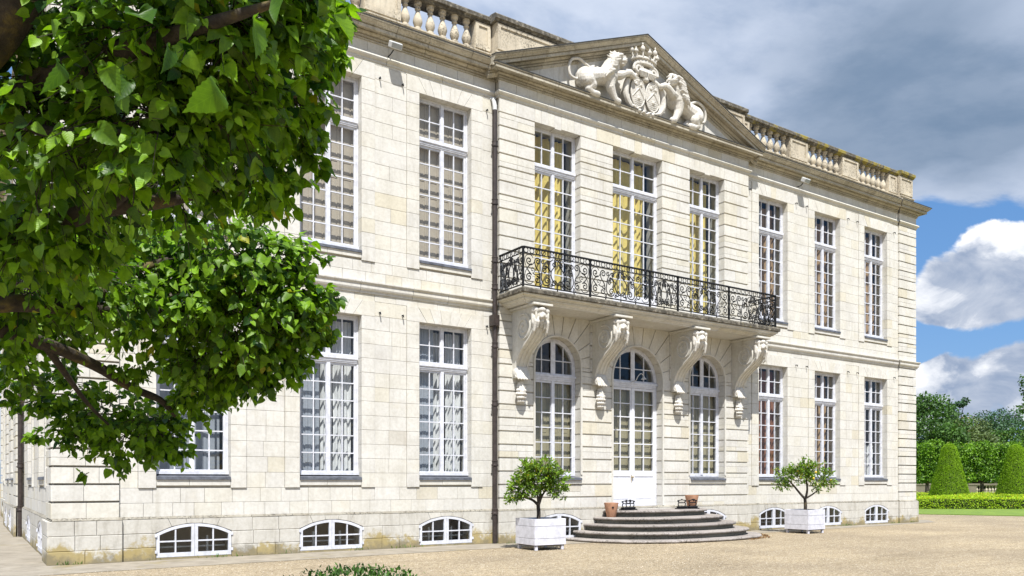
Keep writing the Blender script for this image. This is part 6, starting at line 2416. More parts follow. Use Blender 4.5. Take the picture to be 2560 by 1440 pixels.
# crown: clumps of foliage round the limbs (image direction + depth give each clump its place in the garden)
LIME_CLUMPS = [  # px, py, depth, radius across (px at that depth), share of twigs
    (110, 120, 3.9, 200, 1.0), (330, 90, 3.6, 200, 1.0), (540, 60, 3.5, 180, 1.0), (700, 50, 3.7, 130, 0.8), (800, 130, 4.3, 55, 0.3), (820, 40, 4.0, 50, 0.22),
    (120, 330, 3.9, 220, 1.1), (350, 300, 3.7, 190, 1.1), (560, 260, 3.9, 170, 1.1), (700, 240, 4.2, 110, 0.7), (745, 325, 4.5, 60, 0.35), (790, 400, 4.6, 22, 0.06),
    (630, 410, 4.6, 115, 0.8), (420, 440, 4.7, 160, 0.8), (180, 520, 4.6, 190, 0.9), (40, 560, 4.4, 150, 0.8), (650, 490, 5.0, 62, 0.25),
    (560, 640, 6.0, 140, 1.4), (690, 640, 6.2, 80, 0.7), (400, 630, 6.2, 150, 1.2), (720, 760, 6.3, 90, 1.0), (600, 780, 6.2, 140, 1.5), (800, 750, 6.4, 42, 0.3), (775, 650, 6.4, 36, 0.18), (785, 820, 6.5, 45, 0.34),
    (250, 640, 6.4, 160, 1.2), (90, 690, 6.3, 150, 1.2), (430, 790, 6.3, 140, 1.1), (700, 870, 6.5, 78, 0.7), (620, 910, 6.4, 75, 0.7), (510, 900, 6.4, 85, 0.6), (845, 738, 6.6, 16, 0.06),
    (270, 780, 6.4, 100, 0.6), (50, 800, 6.3, 100, 0.6), (560, 950, 6.6, 55, 0.35), (150, 810, 6.4, 80, 0.35),
    (90, 1000, 7.0, 60, 0.22), (260, 1030, 7.2, 80, 0.5), (380, 1045, 7.2, 85, 0.7), (490, 985, 7.0, 75, 0.6), (310, 1095, 7.3, 75, 0.55), (410, 1110, 7.3, 50, 0.3), (180, 1020, 7.2, 60, 0.25),
    (200, 1085, 7.3, 55, 0.25), (115, 1090, 7.3, 26, 0.06), (20, 960, 6.8, 60, 0.2), (225, 1190, 7.4, 18, 0.03), (450, 1130, 7.3, 26, 0.1), (150, 930, 6.9, 50, 0.12), (455, 915, 6.9, 50, 0.25),
    (60, 720, 5.3, 150, 0.8), (230, 690, 5.4, 120, 0.6), (330, 740, 5.7, 80, 0.4), (40, 860, 5.7, 60, 0.22), (90, 620, 5.0, 120, 0.5), (480, 740, 5.9, 80, 0.4), (60, 930, 6.3, 60, 0.2), (190, 960, 6.8, 50, 0.16), (330, 930, 6.4, 40, 0.14),
    # the part of the crown above the frame, unseen, added to shade the leaves below
    (150, -250, 3.6, 260, 0.6), (450, -250, 3.5, 250, 0.6), (700, -160, 3.6, 140, 0.3), (0, -700, 3.2, 330, 0.6), (400, -650, 3.1, 330, 0.6), (250, -1150, 2.7, 380, 0.5), (650, -650, 3.1, 260, 0.22), (600, -1150, 2.7, 300, 0.2),
]
TRUNK = at(-330, 900, 5.2)
TRUNK.z = 0.0
lime = empty('lime_tree', TRUNK, 'big leafy lime tree in the left foreground, its limbs reaching across the facade', 'tree')
rs = np.random.RandomState(11)
wood = MB()
tp = [Vector((TRUNK.x, TRUNK.y, z)) for z in (0, 0.15, 0.6, 1.4, 2.2, 3.0, 3.8, 4.6)]
for i, p_ in enumerate(tp):
    p_ += Vector((0.03 * math.sin(i * 1.7), 0.03 * math.cos(i * 2.1), 0))
wood.tube(catmull([tuple(p_) for p_ in tp], 3), [0.34, 0.30, 0.27, 0.255] + [0.25 - 0.12 * k / 17 for k in range(18)], 14)
wood.build('trunk', M_BARK, lime, smooth=True)
limbs = [
    ([(TRUNK.x, TRUNK.y, 2.15), at(-60, 830, 5.2), at(110, 860, 5.8), at(240, 915, 6.3), at(330, 970, 6.6), at(400, 1000, 6.8), at(440, 1040, 6.9)], 0.064, 0.021),
    ([at(110, 860, 5.8), at(160, 930, 6.1), at(220, 1010, 6.6), at(280, 1070, 7.0)], 0.032, 0.008),
    ([(TRUNK.x, TRUNK.y, 2.6), at(-20, 760, 5.0), at(200, 770, 5.5), at(400, 775, 5.9), at(560, 790, 6.2), at(680, 800, 6.4)], 0.070, 0.014),
    ([at(200, 770, 5.5), at(330, 680, 5.7), at(480, 640, 6.0), at(620, 640, 6.2)], 0.041, 0.010),
    ([(TRUNK.x, TRUNK.y, 3.3), at(60, 560, 4.5), at(260, 520, 4.4), at(420, 500, 4.5), at(560, 460, 4.6), at(660, 420, 4.5)], 0.075, 0.014),
    ([at(260, 520, 4.4), at(420, 380, 4.0), at(560, 300, 3.9), at(660, 250, 4.0), at(740, 240, 4.1)], 0.046, 0.010),
    ([(TRUNK.x, TRUNK.y, 4.0), at(-20, 260, 3.9), at(150, 180, 3.7), at(330, 120, 3.5), at(520, 60, 3.3), at(680, 10, 3.2)], 0.081, 0.014),
    ([at(-20, 260, 3.9), at(120, 330, 3.7), at(300, 330, 3.5)], 0.046, 0.010),
    ([(TRUNK.x, TRUNK.y, 4.4), at(-60, 60, 4.0), at(60, -40, 3.8), at(200, -200, 3.8)], 0.075, 0.042),
    ([at(-190, 240, 3.6), at(-50, 90, 3.5), at(40, -40, 3.4), at(120, -160, 3.4)], 0.14, 0.12),  # added thick limb, its dark bulk stands in for deep shade in the corner
    ([at(520, 60, 3.3), at(640, 140, 3.6), at(780, 140, 4.0)], 0.017, 0.006),
    ([at(680, 800, 6.4), at(760, 770, 6.5), at(850, 738, 6.6)], 0.009, 0.003),
]
LPTS = []
for pts, r0, r1 in limbs:
    c = catmull([tuple(p_) for p_ in pts], 5)
    q = MB()
    q.tube(c, [r0 + (r1 - r0) * k / (len(c) - 1) * 1.0 for k in range(len(c))], 9)
    q.build('limb', M_BARK, lime, smooth=True)
    LPTS += [np.array(p_) for p_ in c[2:]]
LPTS = np.array(LPTS)

CAM = np.array((0, -CD, CH))
TW = 3300
tot = sum(c[4] for c in LIME_CLUMPS)
LP, LD, LN, LL, LT = [], [], [], [], []
twig = MB()
for (px, py, d, rp, sh) in LIME_CLUMPS:
    C = np.array(at(px, py, d))
    R = rp * d / FPX
    nt = max(2, int(TW * sh / tot))
    near = LPTS[np.argmin(np.linalg.norm(LPTS - C, axis=1))]
    for k in range(nt):
        dirv = rs.normal(size=3)
        dirv /= np.linalg.norm(dirv)
        s0 = C + dirv * R * rs.uniform(0.2, 0.72) * np.array((1, 1, 0.9))
        out = dirv * np.array((1, 1, 0.55)) + (s0 - near) * 0.6 + np.array((0, 0, -0.25)) + rs.normal(size=3) * 0.35
        out /= np.linalg.norm(out) + 1e-9
        ln = min(0.34, R * 0.75) * rs.uniform(0.6, 1.15)
        pts = [s0 - out * ln * 0.35, s0, s0 + out * ln * 0.5 + np.array((0, 0, -0.02)), s0 + out * ln + np.array((0, 0, -0.06 * ln / 0.3))]
        twig.tube([tuple(p_) for p_ in pts], [0.0045, 0.0035, 0.0025, 0.0012], 3, caps=False)
        nl = rs.randint(5, 9)
        for j in range(nl):
            t = (j + 0.5) / nl
            p_ = pts[1] + (pts[3] - pts[1]) * t + np.array((0, 0, 0.02 * math.sin(t * 3)))
            side = np.cross(out, (0, 0, 1.0))
            side /= np.linalg.norm(side) + 1e-9
            sgn = 1 if j % 2 else -1
            D = out * 0.45 + side * sgn * rs.uniform(0.3, 0.9) + np.array((0, 0, -rs.uniform(0.1, 1.05))) + rs.normal(size=3) * 0.22
            D /= np.linalg.norm(D)
            nn = np.array((0, 0, 1.0)) * rs.uniform(0.3, 1.1) + dirv * 0.45 + rs.normal(size=3) * 0.5 + np.array((-0.15, -0.3, 0))
            base = p_ + D * 0.03
            if np.linalg.norm(base - CAM) < 1.9:
                continue
            LP.append(base)
            LD.append(D)
            LN.append(nn)
            young = rs.rand() < 0.13 * (t > 0.7) * 2
            LL.append(rs.uniform(0.045, 0.098) * (0.65 if t > 0.8 else 1.0))
            LT.append(min(0.92, max(0.0, rs.normal(0.43, 0.24) + (0.4 if young else 0))) if rs.rand() > 0.008 else 1.0)
tw_o = twig.build('twig', M_BARKP, lime, center=False)
tag(tw_o, kind='stuff')
LP, LD, LN, LL, LT = map(np.array, (LP, LD, LN, LL, LT))
# a few large leaves hanging close overhead
EXTRA = [(545, 260, 2.2), (640, 85, 2.1), (840, 70, 2.3), (345, 70, 2.3), (265, 205, 2.6), (150, 200, 2.5), (425, 160, 2.5), (245, 360, 2.7), (700, 30, 2.3), (320, 240, 2.8), (30, 260, 2.6)]
for (px, py, d) in EXTRA:
    p_ = np.array(at(px, py - 40, d))
    LP = np.vstack([LP, p_])
    LD = np.vstack([LD, np.array((rs.normal() * 0.45, rs.normal() * 0.45, -1.0))])
    LN = np.vstack([LN, np.array((0.45 + rs.normal() * 0.6, -0.5 + rs.normal() * 0.6, rs.normal() * 0.3))])
    LL = np.append(LL, rs.uniform(0.085, 0.115))
    LT = np.append(LT, rs.uniform(0.1, 0.5))
W_ = LL * rs.uniform(0.62, 1.0, len(LL))
# apparent size decides which leaves are single parts
rel = LP - CAM
dep = rel[:, 0] * CY + rel[:, 1] * SY
pxx = 1280 + FPX * (rel[:, 0] * SY - rel[:, 1] * CY) / dep
pyy = YH - FPX * rel[:, 2] / dep
score = np.where((pxx > 0) & (pyy > 0) & (pxx < 2560) & (pyy < 1440), LL / dep, 0)
order = np.argsort(-score)
front_i, rest_i = order[:300], order[300:]
SHP = ((0.10, 0.20), (0.35, 0.45), (-0.18, 0.5), (0.6, 0.12))
var = [lime_template(False, c, f) for c, f in SHP]
vh = [lime_template(True, c, f) for c, f in SHP]
# one mesh for the mass of leaves: four shapes in turn, joined
parts = []
V, F, UVs, TT, off = [], [], [], [], 0
for k in range(4):
    idx = rest_i[k::4]
    tv, tf, per = var[k]
    D = LD[idx] / np.linalg.norm(LD[idx], axis=1)[:, None]
    S = np.cross(D, LN[idx])
    S /= np.linalg.norm(S, axis=1)[:, None] + 1e-9
    U = np.cross(S, D)
    vv = LP[idx][:, None, :] + LL[idx][:, None, None] * tv[None, :, 0:1] * D[:, None, :] + W_[idx][:, None, None] * (tv[None, :, 1:2] * S[:, None, :] + tv[None, :, 2:3] * U[:, None, :])
    V.append(vv.reshape(-1, 3))
    F.append((tf[None, :] + (np.arange(len(idx)) * len(tv))[:, None]).ravel() + off)
    off += len(idx) * len(tv)
    UVs.append(np.tile(tv[tf][:, :2], (len(idx), 1)))
    TT.append(np.repeat(LT[idx], len(tf) // 3))
crown = fast_mesh('crown', np.vstack(V), np.concatenate(F), 3, M_LIME, lime, np.vstack(UVs), True, np.concatenate(TT))
crown.matrix_parent_inverse = Matrix.Translation(-TRUNK)
tag(crown, kind='stuff')
# the single leaves share meshes: four shapes x five tints
leaf_me = {}
for i in front_i:
    k, tq = int(rs.randint(4)), int(min(4, LT[i] * 5))
    if (k, tq) not in leaf_me:
        tv, tf, per = vh[k]
        o = fast_mesh('leaf', tv, tf, 3, M_LIME, None, tv[tf][:, :2], True, np.full(len(tf) // 3, (tq + 0.5) / 5))
        leaf_me[(k, tq)] = o.data
        bpy.data.objects.remove(o)
    D = Vector(LD[i]).normalized()
    S = D.cross(Vector(LN[i])).normalized()
    U = S.cross(D)
    o = bpy.data.objects.new('leaf', leaf_me[(k, tq)])
    COL.objects.link(o)
    o.parent = lime
    o.matrix_parent_inverse = Matrix.Translation(-TRUNK)
    M3 = Matrix((D * LL[i], S * W_[i], U * W_[i])).transposed()
    mw = M3.to_4x4()
    mw.translation = Vector(LP[i])
    o.matrix_basis = mw

# ------------------------------------------------------------------ clipped box hedge in front of the camera
def hedge_leaves(name, box, n, size, m, label, cat='hedge', seed=5, group=None, core=True):
    """hedge block: dark twiggy core and a skin of small leaves. box=(origin, ex, ey, h)"""
    r = np.random.RandomState(seed)
    O, ex, ey, h = [np.array(a, float) if not np.isscalar(a) else a for a in box]
    o = empty(name, tuple(O + ex / 2 + ey / 2), label, cat, group)
    c = MB()
    k = 0.06 if h > 0.8 else 0.03
    exn, eyn = ex / np.linalg.norm(ex), ey / np.linalg.norm(ey)
    a, b_ = O + exn * k + eyn * k, O + ex + ey - exn * k - eyn * k
    cs = [O + exn * k + eyn * k, O + ex - exn * k + eyn * k, O + ex + ey - exn * k - eyn * k, O + ey + exn * k - eyn * k]
    c.add([tuple(p_) for p_ in cs] + [tuple(p_ + np.array((0, 0, h - k))) for p_ in cs], [(0, 1, 5, 4), (1, 2, 6, 5), (2, 3, 7, 6), (3, 0, 4, 7), (4, 5, 6, 7)])
    c.build('branch_core', M_CORE, o)
    LX, LY = np.linalg.norm(ex), np.linalg.norm(ey)
    areas = np.array([LX * LY, LX * h, LX * h, LY * h, LY * h])
    which = r.choice(5, n, p=areas / areas.sum())
    u, v = r.rand(n), r.rand(n)
    P = np.zeros((n, 3))
    Nn = np.zeros((n, 3))
    up = np.array((0, 0, 1.0))
    for w, (fn, nn) in enumerate(((lambda u, v: O + np.outer(u, ex) + np.outer(v, ey) + up * h, up), (lambda u, v: O + np.outer(u, ex) + np.outer(v, up * h), -eyn), (lambda u, v: O + ey + np.outer(u, ex) + np.outer(v, up * h), eyn),
                                  (lambda u, v: O + np.outer(u, ey) + np.outer(v, up * h), -exn), (lambda u, v: O + ex + np.outer(u, ey) + np.outer(v, up * h), exn))):
        s = which == w
        P[s] = fn(u[s], v[s])
        Nn[s] = nn
    P += Nn * (r.normal(size=(n, 1)) * size * 0.55) + 0.02 * np.sin(P[:, [1, 2, 0]] * 3.1)
    D = Nn * 0.5 + r.normal(size=(n, 3)) * 0.7 + np.array((0, 0, 0.25))
    nm = Nn * 0.7 + r.normal(size=(n, 3)) * 0.5 + np.array((-0.1, -0.2, 0.4))
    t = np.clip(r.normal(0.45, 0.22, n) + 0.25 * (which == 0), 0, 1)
    l = leaf_batch('foliage', P, D, nm, r.uniform(0.8, 1.25, n) * size, r.uniform(0.5, 0.7, n) * size, m, o, tints=t)
    l.matrix_parent_inverse = Matrix.Translation(-Vector(O + ex / 2 + ey / 2))
    tag(l, kind='stuff')
    return o


M_CORE = paint_mat('hedge_core', (0.018, 0.032, 0.008), rough=0.95, wear=0.3)
# near hedge: a rounded clump seen at the bottom edge
r = np.random.RandomState(21)
hb = at(890, 1440, 4.6)
hbase = Vector((hb.x, hb.y, 0))
bush = empty('box_shrub', hbase, 'dark green clipped box shrub at the bottom edge, in front of the gravel', 'shrub')
q = MB()
q.ball((hbase.x, hbase.y, 0.60), (0.46, 0.46, 0.40), 16, 10)
q.tube([(hbase.x, hbase.y, 0), (hbase.x, hbase.y, 0.5)], 0.03, 6)
q.build('branch_core', M_CORE, bush, smooth='all')
n = 8000
dv = r.normal(size=(n, 3))
dv /= np.linalg.norm(dv, axis=1)[:, None]
dv[:, 2] = np.abs(dv[:, 2]) * 1.0 - 0.25 * (r.rand(n) < 0.4)
rr = np.array((0.60, 0.60, 0.45)) * (1 + 0.05 * r.normal(size=(n, 1)))
P = np.array((hbase.x, hbase.y, 0.655)) + dv * rr * np.where(r.rand(n, 1) < 0.25, r.uniform(0.8, 1.0, (n, 1)), 1.0)
P[:, 2] = np.minimum(P[:, 2], 1.075 + 0.03 * r.rand(n) + 0.05 * (r.rand(n) < 0.04))
D = dv * 0.8 + r.normal(size=(n, 3)) * 0.6 + np.array((0, 0, 0.4))
lo = leaf_batch('foliage', P, D, dv + r.normal(size=(n, 3)) * 0.5 + np.array((0, -0.2, 0.5)), r.uniform(0.018, 0.03, n), r.uniform(0.010, 0.016, n), M_BOX, bush, tints=np.clip(r.normal(0.4, 0.25, n), 0, 1))
lo.matrix_parent_inverse = Matrix.Translation(-hbase)
tag(lo, kind='stuff')


# ------------------------------------------------------------------ garden beyond the right corner
def G(px, d):
    p_ = at(px, YH, d)
    return np.array((p_.x, p_.y, 0.0))


def seg(px0, d0, px1, d1, depth):
    """hedge footprint: front edge from (px0,d0) to (px1,d1), going back by depth along the view"""
    a, b = G(px0, d0), G(px1, d1)
    e = b - a
    n_ = np.array((-e[1], e[0], 0)) / np.linalg.norm(e)
    if n_.dot(np.array((CY, SY, 0))) < 0:
        n_ = -n_
    return a, e, n_ * depth


a, e, dd = seg(2270, 47, 2760, 46.6, 1.2)
hedge_leaves('parterre_hedge', (a, e, dd, 0.62), 16000, 0.075, M_PARTERRE, 'low bright green box hedge along the lawn, nearest of the parterre rows', seed=31, group='parterre box hedges')
a, e, dd = seg(2270, 50.5, 2470, 50.6, 0.9)
hedge_leaves('parterre_hedge', (a, e, dd, 0.66), 6000, 0.075, M_PARTERRE, 'low box hedge in front of the left cone, second parterre row', seed=32, group='parterre box hedges')
a, e, dd = seg(2405, 53.6, 2760, 53.2, 0.9)
hedge_leaves('parterre_hedge', (a, e, dd, 0.68), 8000, 0.075, M_PARTERRE, 'low box hedge between the two cones, third parterre row', seed=33, group='parterre box hedges')
a, e, dd = seg(2270, 60.5, 2760, 60.5, 1.0)
hedge_leaves('parterre_hedge', (a, e, dd, 0.7), 9000, 0.08, M_PARTERRE, 'low box hedge behind the cones, farthest parterre row', seed=34, group='parterre box hedges')


def cone(px, d, h, rb, label, seed):
    r = np.random.RandomState(seed)
    b = G(px, d)
    o = empty('topiary_cone', tuple(b), label, 'topiary', 'clipped cones')
    prof = []

    def rad(t):      # t 0 base .. 1 top: steep sides, blunt rounded top
        return rb * (1 - 0.74 * t) * (1 - max(0, (t - 0.90) / 0.10) ** 2.2 * 0.95) ** 0.5
    q = MB()
    q.lathe([(max(0.02, rad(t) - 0.05), 0.05 + t * (h - 0.1)) for t in lin(0, 1, 22)], tuple(b), 36)
    q.build('branch_core', M_CORE, o, smooth='all')
    n = 30000
    t = r.rand(n)
    t = np.where(r.rand(n) < (1 - 0.6 * t), t, r.rand(n))
    a = r.uniform(0, 2 * math.pi, n)
    R = np.array([rad(x) for x in t]) * (1 + 0.012 * np.sin(a * 5 + t * 9)) + r.normal(size=n) * 0.014
    P = b + np.stack([R * np.cos(a), R * np.sin(a), t * h], 1)
    Nn = np.stack([np.cos(a), np.sin(a), 0.3 + (t > 0.9) * 1.2], 1)
    D = Nn * 0.35 + r.normal(size=(n, 3)) * 0.55 + np.array((0, 0, 0.6))
    l = leaf_batch('foliage', P, D, Nn + r.normal(size=(n, 3)) * 0.35, r.uniform(0.045, 0.075, n), r.uniform(0.025, 0.04, n), M_YEW, o, tints=np.clip(r.normal(0.45, 0.13, n), 0, 0.9))
    l.matrix_parent_inverse = Matrix.Translation(-Vector(b))
    tag(l, kind='stuff')


cone(2373, 57, 4.25, 1.42, 'tall clipped yew cone beside the chateau corner', 41)
cone(2540, 57, 4.2, 1.42, 'tall clipped yew cone at the right edge of the picture', 42)


def foliage_tree(name, base, blobs, n, size, m, label, trunk=(0.2, 3.0), seed=0, group=None, cat='tree', lean=(0, 0), shape='long', branches=True):
    """tree of leaf clumps: blobs are (dx,dy,z, rx,ry,rz)"""
    r = np.random.RandomState(seed)
    b = np.array(base, float)
    o = empty(name, tuple(b), label, cat, group)
    q = MB()
    q.tube(catmull([tuple(b), tuple(b + np.array((lean[0] * 0.3, lean[1] * 0.3, trunk[1] * 0.5))), tuple(b + np.array((lean[0], lean[1], trunk[1])))], 4), [trunk[0] * (1 - 0.5 * k / 8) for k in range(9)], 9)
    if branches:
        for bl_ in blobs[:14]:
            tgt = b + np.array(bl_[:3])
            st = b + np.array((lean[0], lean[1], trunk[1] * 0.85))
            mid = (st + tgt) / 2 + r.normal(size=3) * 0.2
            q.tube([tuple(st), tuple(mid), tuple(tgt)], [trunk[0] * 0.4, trunk[0] * 0.25, trunk[0] * 0.08], 6)
    q.build('trunk', M_BARK, o, smooth=True)
    B = np.array(blobs, float)
    wgt = (B[:, 3] * B[:, 4] + B[:, 3] * B[:, 5])
    bi = r.choice(len(B), n, p=wgt / wgt.sum())
    dv = r.normal(size=(n, 3))
    dv /= np.linalg.norm(dv, axis=1)[:, None]
    rad = r.uniform(0.55, 1.06, (n, 1))
    P = b + B[bi, :3] + dv * B[bi, 3:] * rad
    D = dv * 0.5 + r.normal(size=(n, 3)) * 0.6 + np.array((0, 0, -0.3))
    nm = dv * 0.6 + r.normal(size=(n, 3)) * 0.5 + np.array((0, 0, 0.5))
    tb = np.random.RandomState(seed + 1).normal(0, 0.13, len(B))
    t = np.clip(r.normal(0.42, 0.2, n) + tb[bi], 0, 1)
    l = leaf_batch('crown', P, D, nm, r.uniform(0.7, 1.3, n) * size, r.uniform(0.55, 0.85, n) * size, m, o, tints=t)
    l.matrix_parent_inverse = Matrix.Translation(-Vector(b))
    tag(l, kind='stuff')
    return o


# pleached limes: clipped box crowns on clear stems
PL_LAB = ['pleached lime next to the chateau corner', 'pleached lime between the two clipped cones', 'pleached lime at the right edge, behind the right cone', 'pleached lime half hidden by the chateau corner']
for i, px in enumerate((2318, 2455, 2590, 2190)):
    b = G(px, 74)
    r = np.random.RandomState(50 + i)
    e = G(2455, 74) - G(2318, 74)
    e /= np.linalg.norm(e)
    nrm = np.array((-e[1], e[0], 0))
    blobs = []
    for u in lin(-2.15, 2.15, 6):
        for z in lin(2.1, 4.75, 4):
            p_ = e * (u + r.normal() * 0.12) + nrm * r.normal() * 0.15
            blobs.append((p_[0], p_[1], z + r.normal() * 0.1 + (0.12 * math.sin(u * 2 + i) if z > 4 else 0), 0.66, 0.66, 0.55))
    foliage_tree('pleached_lime', b, blobs, 9000, 0.17, M_PLEACH, PL_LAB[i] + ', flat-topped on a grey stem', (0.22, 2.2), 60 + i, 'row of pleached limes', branches=False)

# terrace balustrade wall behind the limes
tw = empty('terrace_wall', tuple(G(2420, 88)), 'low stone terrace wall with a balustrade behind the lime stems', 'wall')
a, b = G(2250, 88), G(2640, 88)
e = (b - a)
L_ = np.linalg.norm(e)
e /= L_
M_TWALL = stone_mat('dark_terrace_stone', [(0, (0.16, 0.14, 0.11)), (1, (0.24, 0.21, 0.16))], dirt=0.6, dark_streak=0.6)
nrm = np.array((-e[1], e[0], 0))


def wbox(mb, u0, u1, v0, v1, z0, z1):
    ps = [a + e * u + nrm * v for u, v in ((u0, v0), (u1, v0), (u1, v1), (u0, v1))]
    mb.add([tuple(p_ + np.array((0, 0, z0))) for p_ in ps] + [tuple(p_ + np.array((0, 0, z1))) for p_ in ps],
           [(0, 3, 2, 1), (4, 5, 6, 7), (0, 1, 5, 4), (1, 2, 6, 5), (2, 3, 7, 6), (3, 0, 4, 7)], 0.5)


q = MB()
for u0, u1 in ((0, 8.3), (11.6, L_)):
    wbox(q, u0, u1, 0, 0.4, -0.05, 1.22)
q.build('parapet', M_TWALL, tw, tint=True)
q = MB()
wbox(q, 8.3, 11.6, 0, 0.4, -0.05, 0.4)
q.build('base', M_TWALL, tw, tint=True)
q = MB()
wbox(q, -0.1, L_, -0.06, 0.46, 1.222, 1.42)
q.build('coping', M_TWALL, tw, tint=True)
for k in range(10):
    p_ = a + e * (8.45 + 0.34 * k) + nrm * 0.2
    o = inst('baluster', bal_mesh, (p_[0], p_[1], 0.4), tw)
    o.scale = (1.1, 1.1, 1.06)

# wood beyond
def crown_blobs(w, d, z0, z1, n, seed, taper=0.6):
    r = np.random.RandomState(seed)
    out = []
    for k in range(n):
        t = r.rand()
        z = z0 + (z1 - z0) * t
        s = math.sin(math.pi * (0.18 + 0.72 * t)) ** taper
        a_ = r.uniform(0, 2 * math.pi)
        rr = r.uniform(0.25, 0.95) * s
        br_ = (z1 - z0) * r.uniform(0.12, 0.2)
        out.append((w * rr * math.cos(a_), d * rr * math.sin(a_), z, br_ * 1.25, br_ * 1.25, br_ * 0.85))
    return out


WOODS = [  # px, depth, top py, half width m, material, label
    (2310, 110, 985, 5.6, M_WOODA, 'tall green tree rising beside the chateau corner'),
    (2378, 128, 1015, 2.6, M_WOODB, 'thin dark conifer with a bent top, behind the green tree'),
    (2420, 124, 1040, 5.2, M_WOODC, 'olive green tree behind the left cone'),
    (2485, 150, 1026, 7.0, M_WOODB, 'round dark tree, tallest behind the gap between the cones'),
    (2400, 135, 1035, 5.0, M_WOODB, 'dark tree behind the olive green tree'),
    (2510, 118, 1072, 5.5, M_WOODA, 'broad low green tree behind the pleached limes'),
    (2555, 140, 1045, 5.5, M_WOODB, 'dark tree at the far right of the wood'),
    (2350, 105, 1055, 4.6, M_WOODA, 'lower green tree in front of the wood, left of the first cone top'),
    (2450, 108, 1075, 4.0, M_WOODC, 'low olive bush of the wood edge, between the cones'),
    (2230, 120, 1000, 6.0, M_WOODA, 'green tree mostly hidden by the chateau corner'),
    (2640, 130, 1030, 7.0, M_WOODB, 'dark tree just past the right edge'),
]
for i, (px, d, py, hw_, m_, lab) in enumerate(WOODS):
    b = G(px, d)
    top = CH + (YH - py) * d / FPX
    if i == 1:
        blobs = [(0.25 * math.sin(k), 0, 3 + k * (top - 3.2) / 9, 2.3 - 0.2 * k, 2.3 - 0.2 * k, 0.8) for k in range(10)] + [(1.2, -0.8, top + 0.3, 0.9, 0.9, 0.35), (1.9, -1.2, top + 0.9, 0.5, 0.5, 0.4), (-0.9, 0.6, top - 0.3, 0.8, 0.8, 0.4)]
    else:
        blobs = crown_blobs(hw_, hw_, top * 0.16, top - 0.8, 34, 100 + i)
    foliage_tree('wood_tree', b, blobs, 9000, 0.34, m_, lab, (0.35, top * 0.5), 200 + i, 'trees of the wood behind the garden')
# nearer broadleaf tree entering at the right edge
b = G(2672, 62)
blobs = [(0, 0, 6.5, 2.2, 2.2, 1.6), (-0.6, 0.8, 8.6, 2.0, 2.0, 1.4), (0.3, -0.5, 10.0, 1.8, 1.8, 1.2), (-1.9, 1.3, 8.2, 1.0, 1.0, 0.8), (-2.3, 1.6, 9.3, 0.9, 0.9, 0.7), (-2.55, 1.75, 7.2, 0.7, 0.7, 0.5),
         (-2.3, 1.5, 6.1, 0.7, 0.7, 0.45), (1.5, -1.0, 8.0, 1.8, 1.8, 1.4), (-1.5, 1.0, 5.6, 0.9, 0.9, 0.6), (-2.0, 1.4, 4.6, 0.9, 0.9, 0.6), (-1.6, 1.1, 3.9, 1.1, 1.1, 0.6)]
foliage_tree('broadleaf_tree', b, blobs, 9000, 0.2, M_WOODA, 'nearer broadleaf tree reaching in at the right edge above the cones', (0.3, 6.0), 300)

# dry leaves blown against the foot of the steps
r = np.random.RandomState(77)
n = 200
tt = r.uniform(0.10, 0.42, n)
P = np.array([(16.75 + 3.34 * math.copysign(abs(math.cos(t * math.pi)) ** (2 / 2.4), math.cos(t * math.pi)), BAYY - 0.065 - 2.66 * math.sin(t * math.pi) ** (2 / 2.4), 0.012) for t in tt])
P += np.stack([np.abs(r.normal(0, 0.07, n)), -np.abs(r.normal(0, 0.09, n)), r.uniform(0, 0.02, n)], 1)
M_DRY = leaf_mat('dry_leaf', (0.10, 0.055, 0.025), (0.22, 0.12, 0.05), 0.2, 0.8)
fl = leaf_batch('fallen_leaves', P, r.normal(size=(n, 3)) * np.array((1, 1, 0.25)), r.normal(size=(n, 3)) * 0.4 + np.array((0, 0, 1)), r.uniform(0.04, 0.07, n), r.uniform(0.025, 0.04, n), M_DRY)
tag(fl, 'brown dry leaves lying along the foot of the steps', 'leaves', kind='stuff')

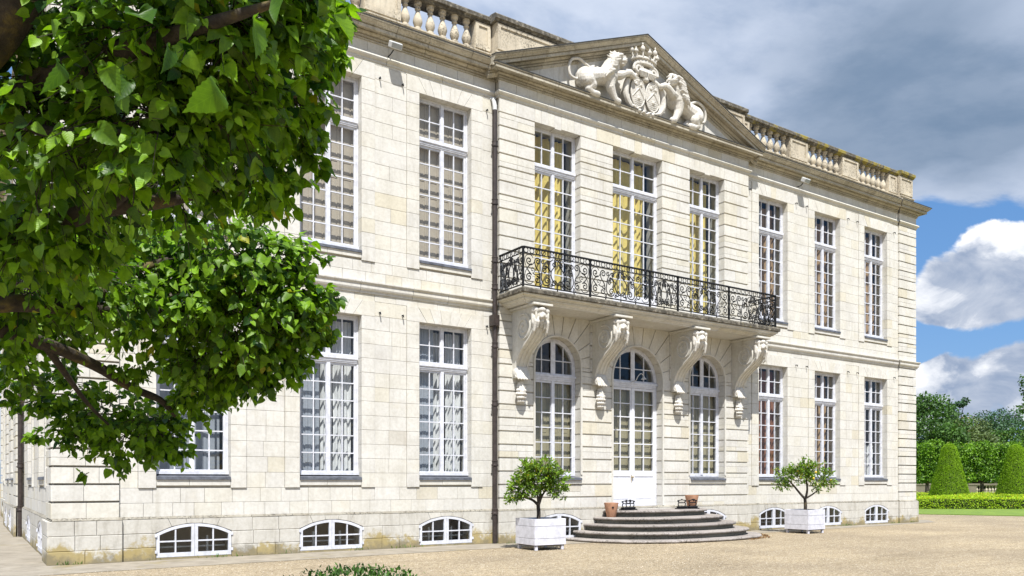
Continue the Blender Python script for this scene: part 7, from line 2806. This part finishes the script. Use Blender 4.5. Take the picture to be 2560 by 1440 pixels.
# loose pebbles, weeds at the foot of the walls
def pebbles(name, P, size, m):
    n = len(P)
    r = np.random.RandomState(9)
    tv = np.array([(1, 0, 0), (-1, 0, 0), (0, 1, 0), (0, -1, 0), (0, 0, 0.6), (0, 0, -0.4)], float)
    tf = np.array([0, 2, 4, 2, 1, 4, 1, 3, 4, 3, 0, 4])
    a = r.uniform(0, 6.28, n)
    sc = r.uniform(0.5, 1.0, (n, 3)) * np.asarray(size)[:, None]
    V = tv[None] * sc[:, None, :]
    x = V[..., 0] * np.cos(a)[:, None] - V[..., 1] * np.sin(a)[:, None]
    y = V[..., 0] * np.sin(a)[:, None] + V[..., 1] * np.cos(a)[:, None]
    V = np.stack([x, y, V[..., 2]], -1) + P[:, None, :]
    F = (tf[None] + (np.arange(n) * 6)[:, None]).ravel()
    return fast_mesh(name, V.reshape(-1, 3), F, 3, m, None, None, False, np.repeat(r.rand(n), 4))


r = np.random.RandomState(91)
n = 26000
d_ = 9.5 + 22 * r.rand(n) ** 1.5
u_ = r.uniform(-0.6, 0.64, n)
P = np.stack([d_ * (CY + SY * u_), d_ * (SY - CY * u_) - CD, np.full(n, 0.004)], 1)
P = P[(P[:, 1] < -1.6) | ((P[:, 0] > 31.6) & (P[:, 1] < 3))]
M_PEB = stone_mat('pebble_stone', [(0, (0.20, 0.155, 0.10)), (0.5, (0.40, 0.33, 0.235)), (1, (0.62, 0.56, 0.46))])
tag(pebbles('gravel_stones', P, r.uniform(0.008, 0.02, len(P)), M_PEB), 'loose pale pebbles scattered over the gravel court', 'gravel', kind='stuff')
n = 1500
xs_ = r.uniform(XL, XR, n)
ys_ = np.where((xs_ > bl) & (xs_ < br), BAYY - 0.27, -0.07) - np.abs(r.normal(0, 0.05, n)) - 0.02
keep = (np.sin(xs_ * 1.7) + np.sin(xs_ * 4.3 + 1) + r.normal(0, 0.6, n)) > 0.9
P = np.stack([xs_, ys_, np.full(n, 0.005)], 1)[keep]
n = len(P)
D = np.stack([r.normal(0, 0.4, n), r.normal(-0.15, 0.3, n), np.full(n, 1.0)], 1)
wd = leaf_batch('weeds', P, D, r.normal(size=(n, 3)), r.uniform(0.03, 0.11, n), r.uniform(0.008, 0.02, n), M_BOX, tints=r.uniform(0.4, 1, n))
tag(wd, 'thin green weeds growing at the foot of the chateau wall', 'weeds', kind='stuff')
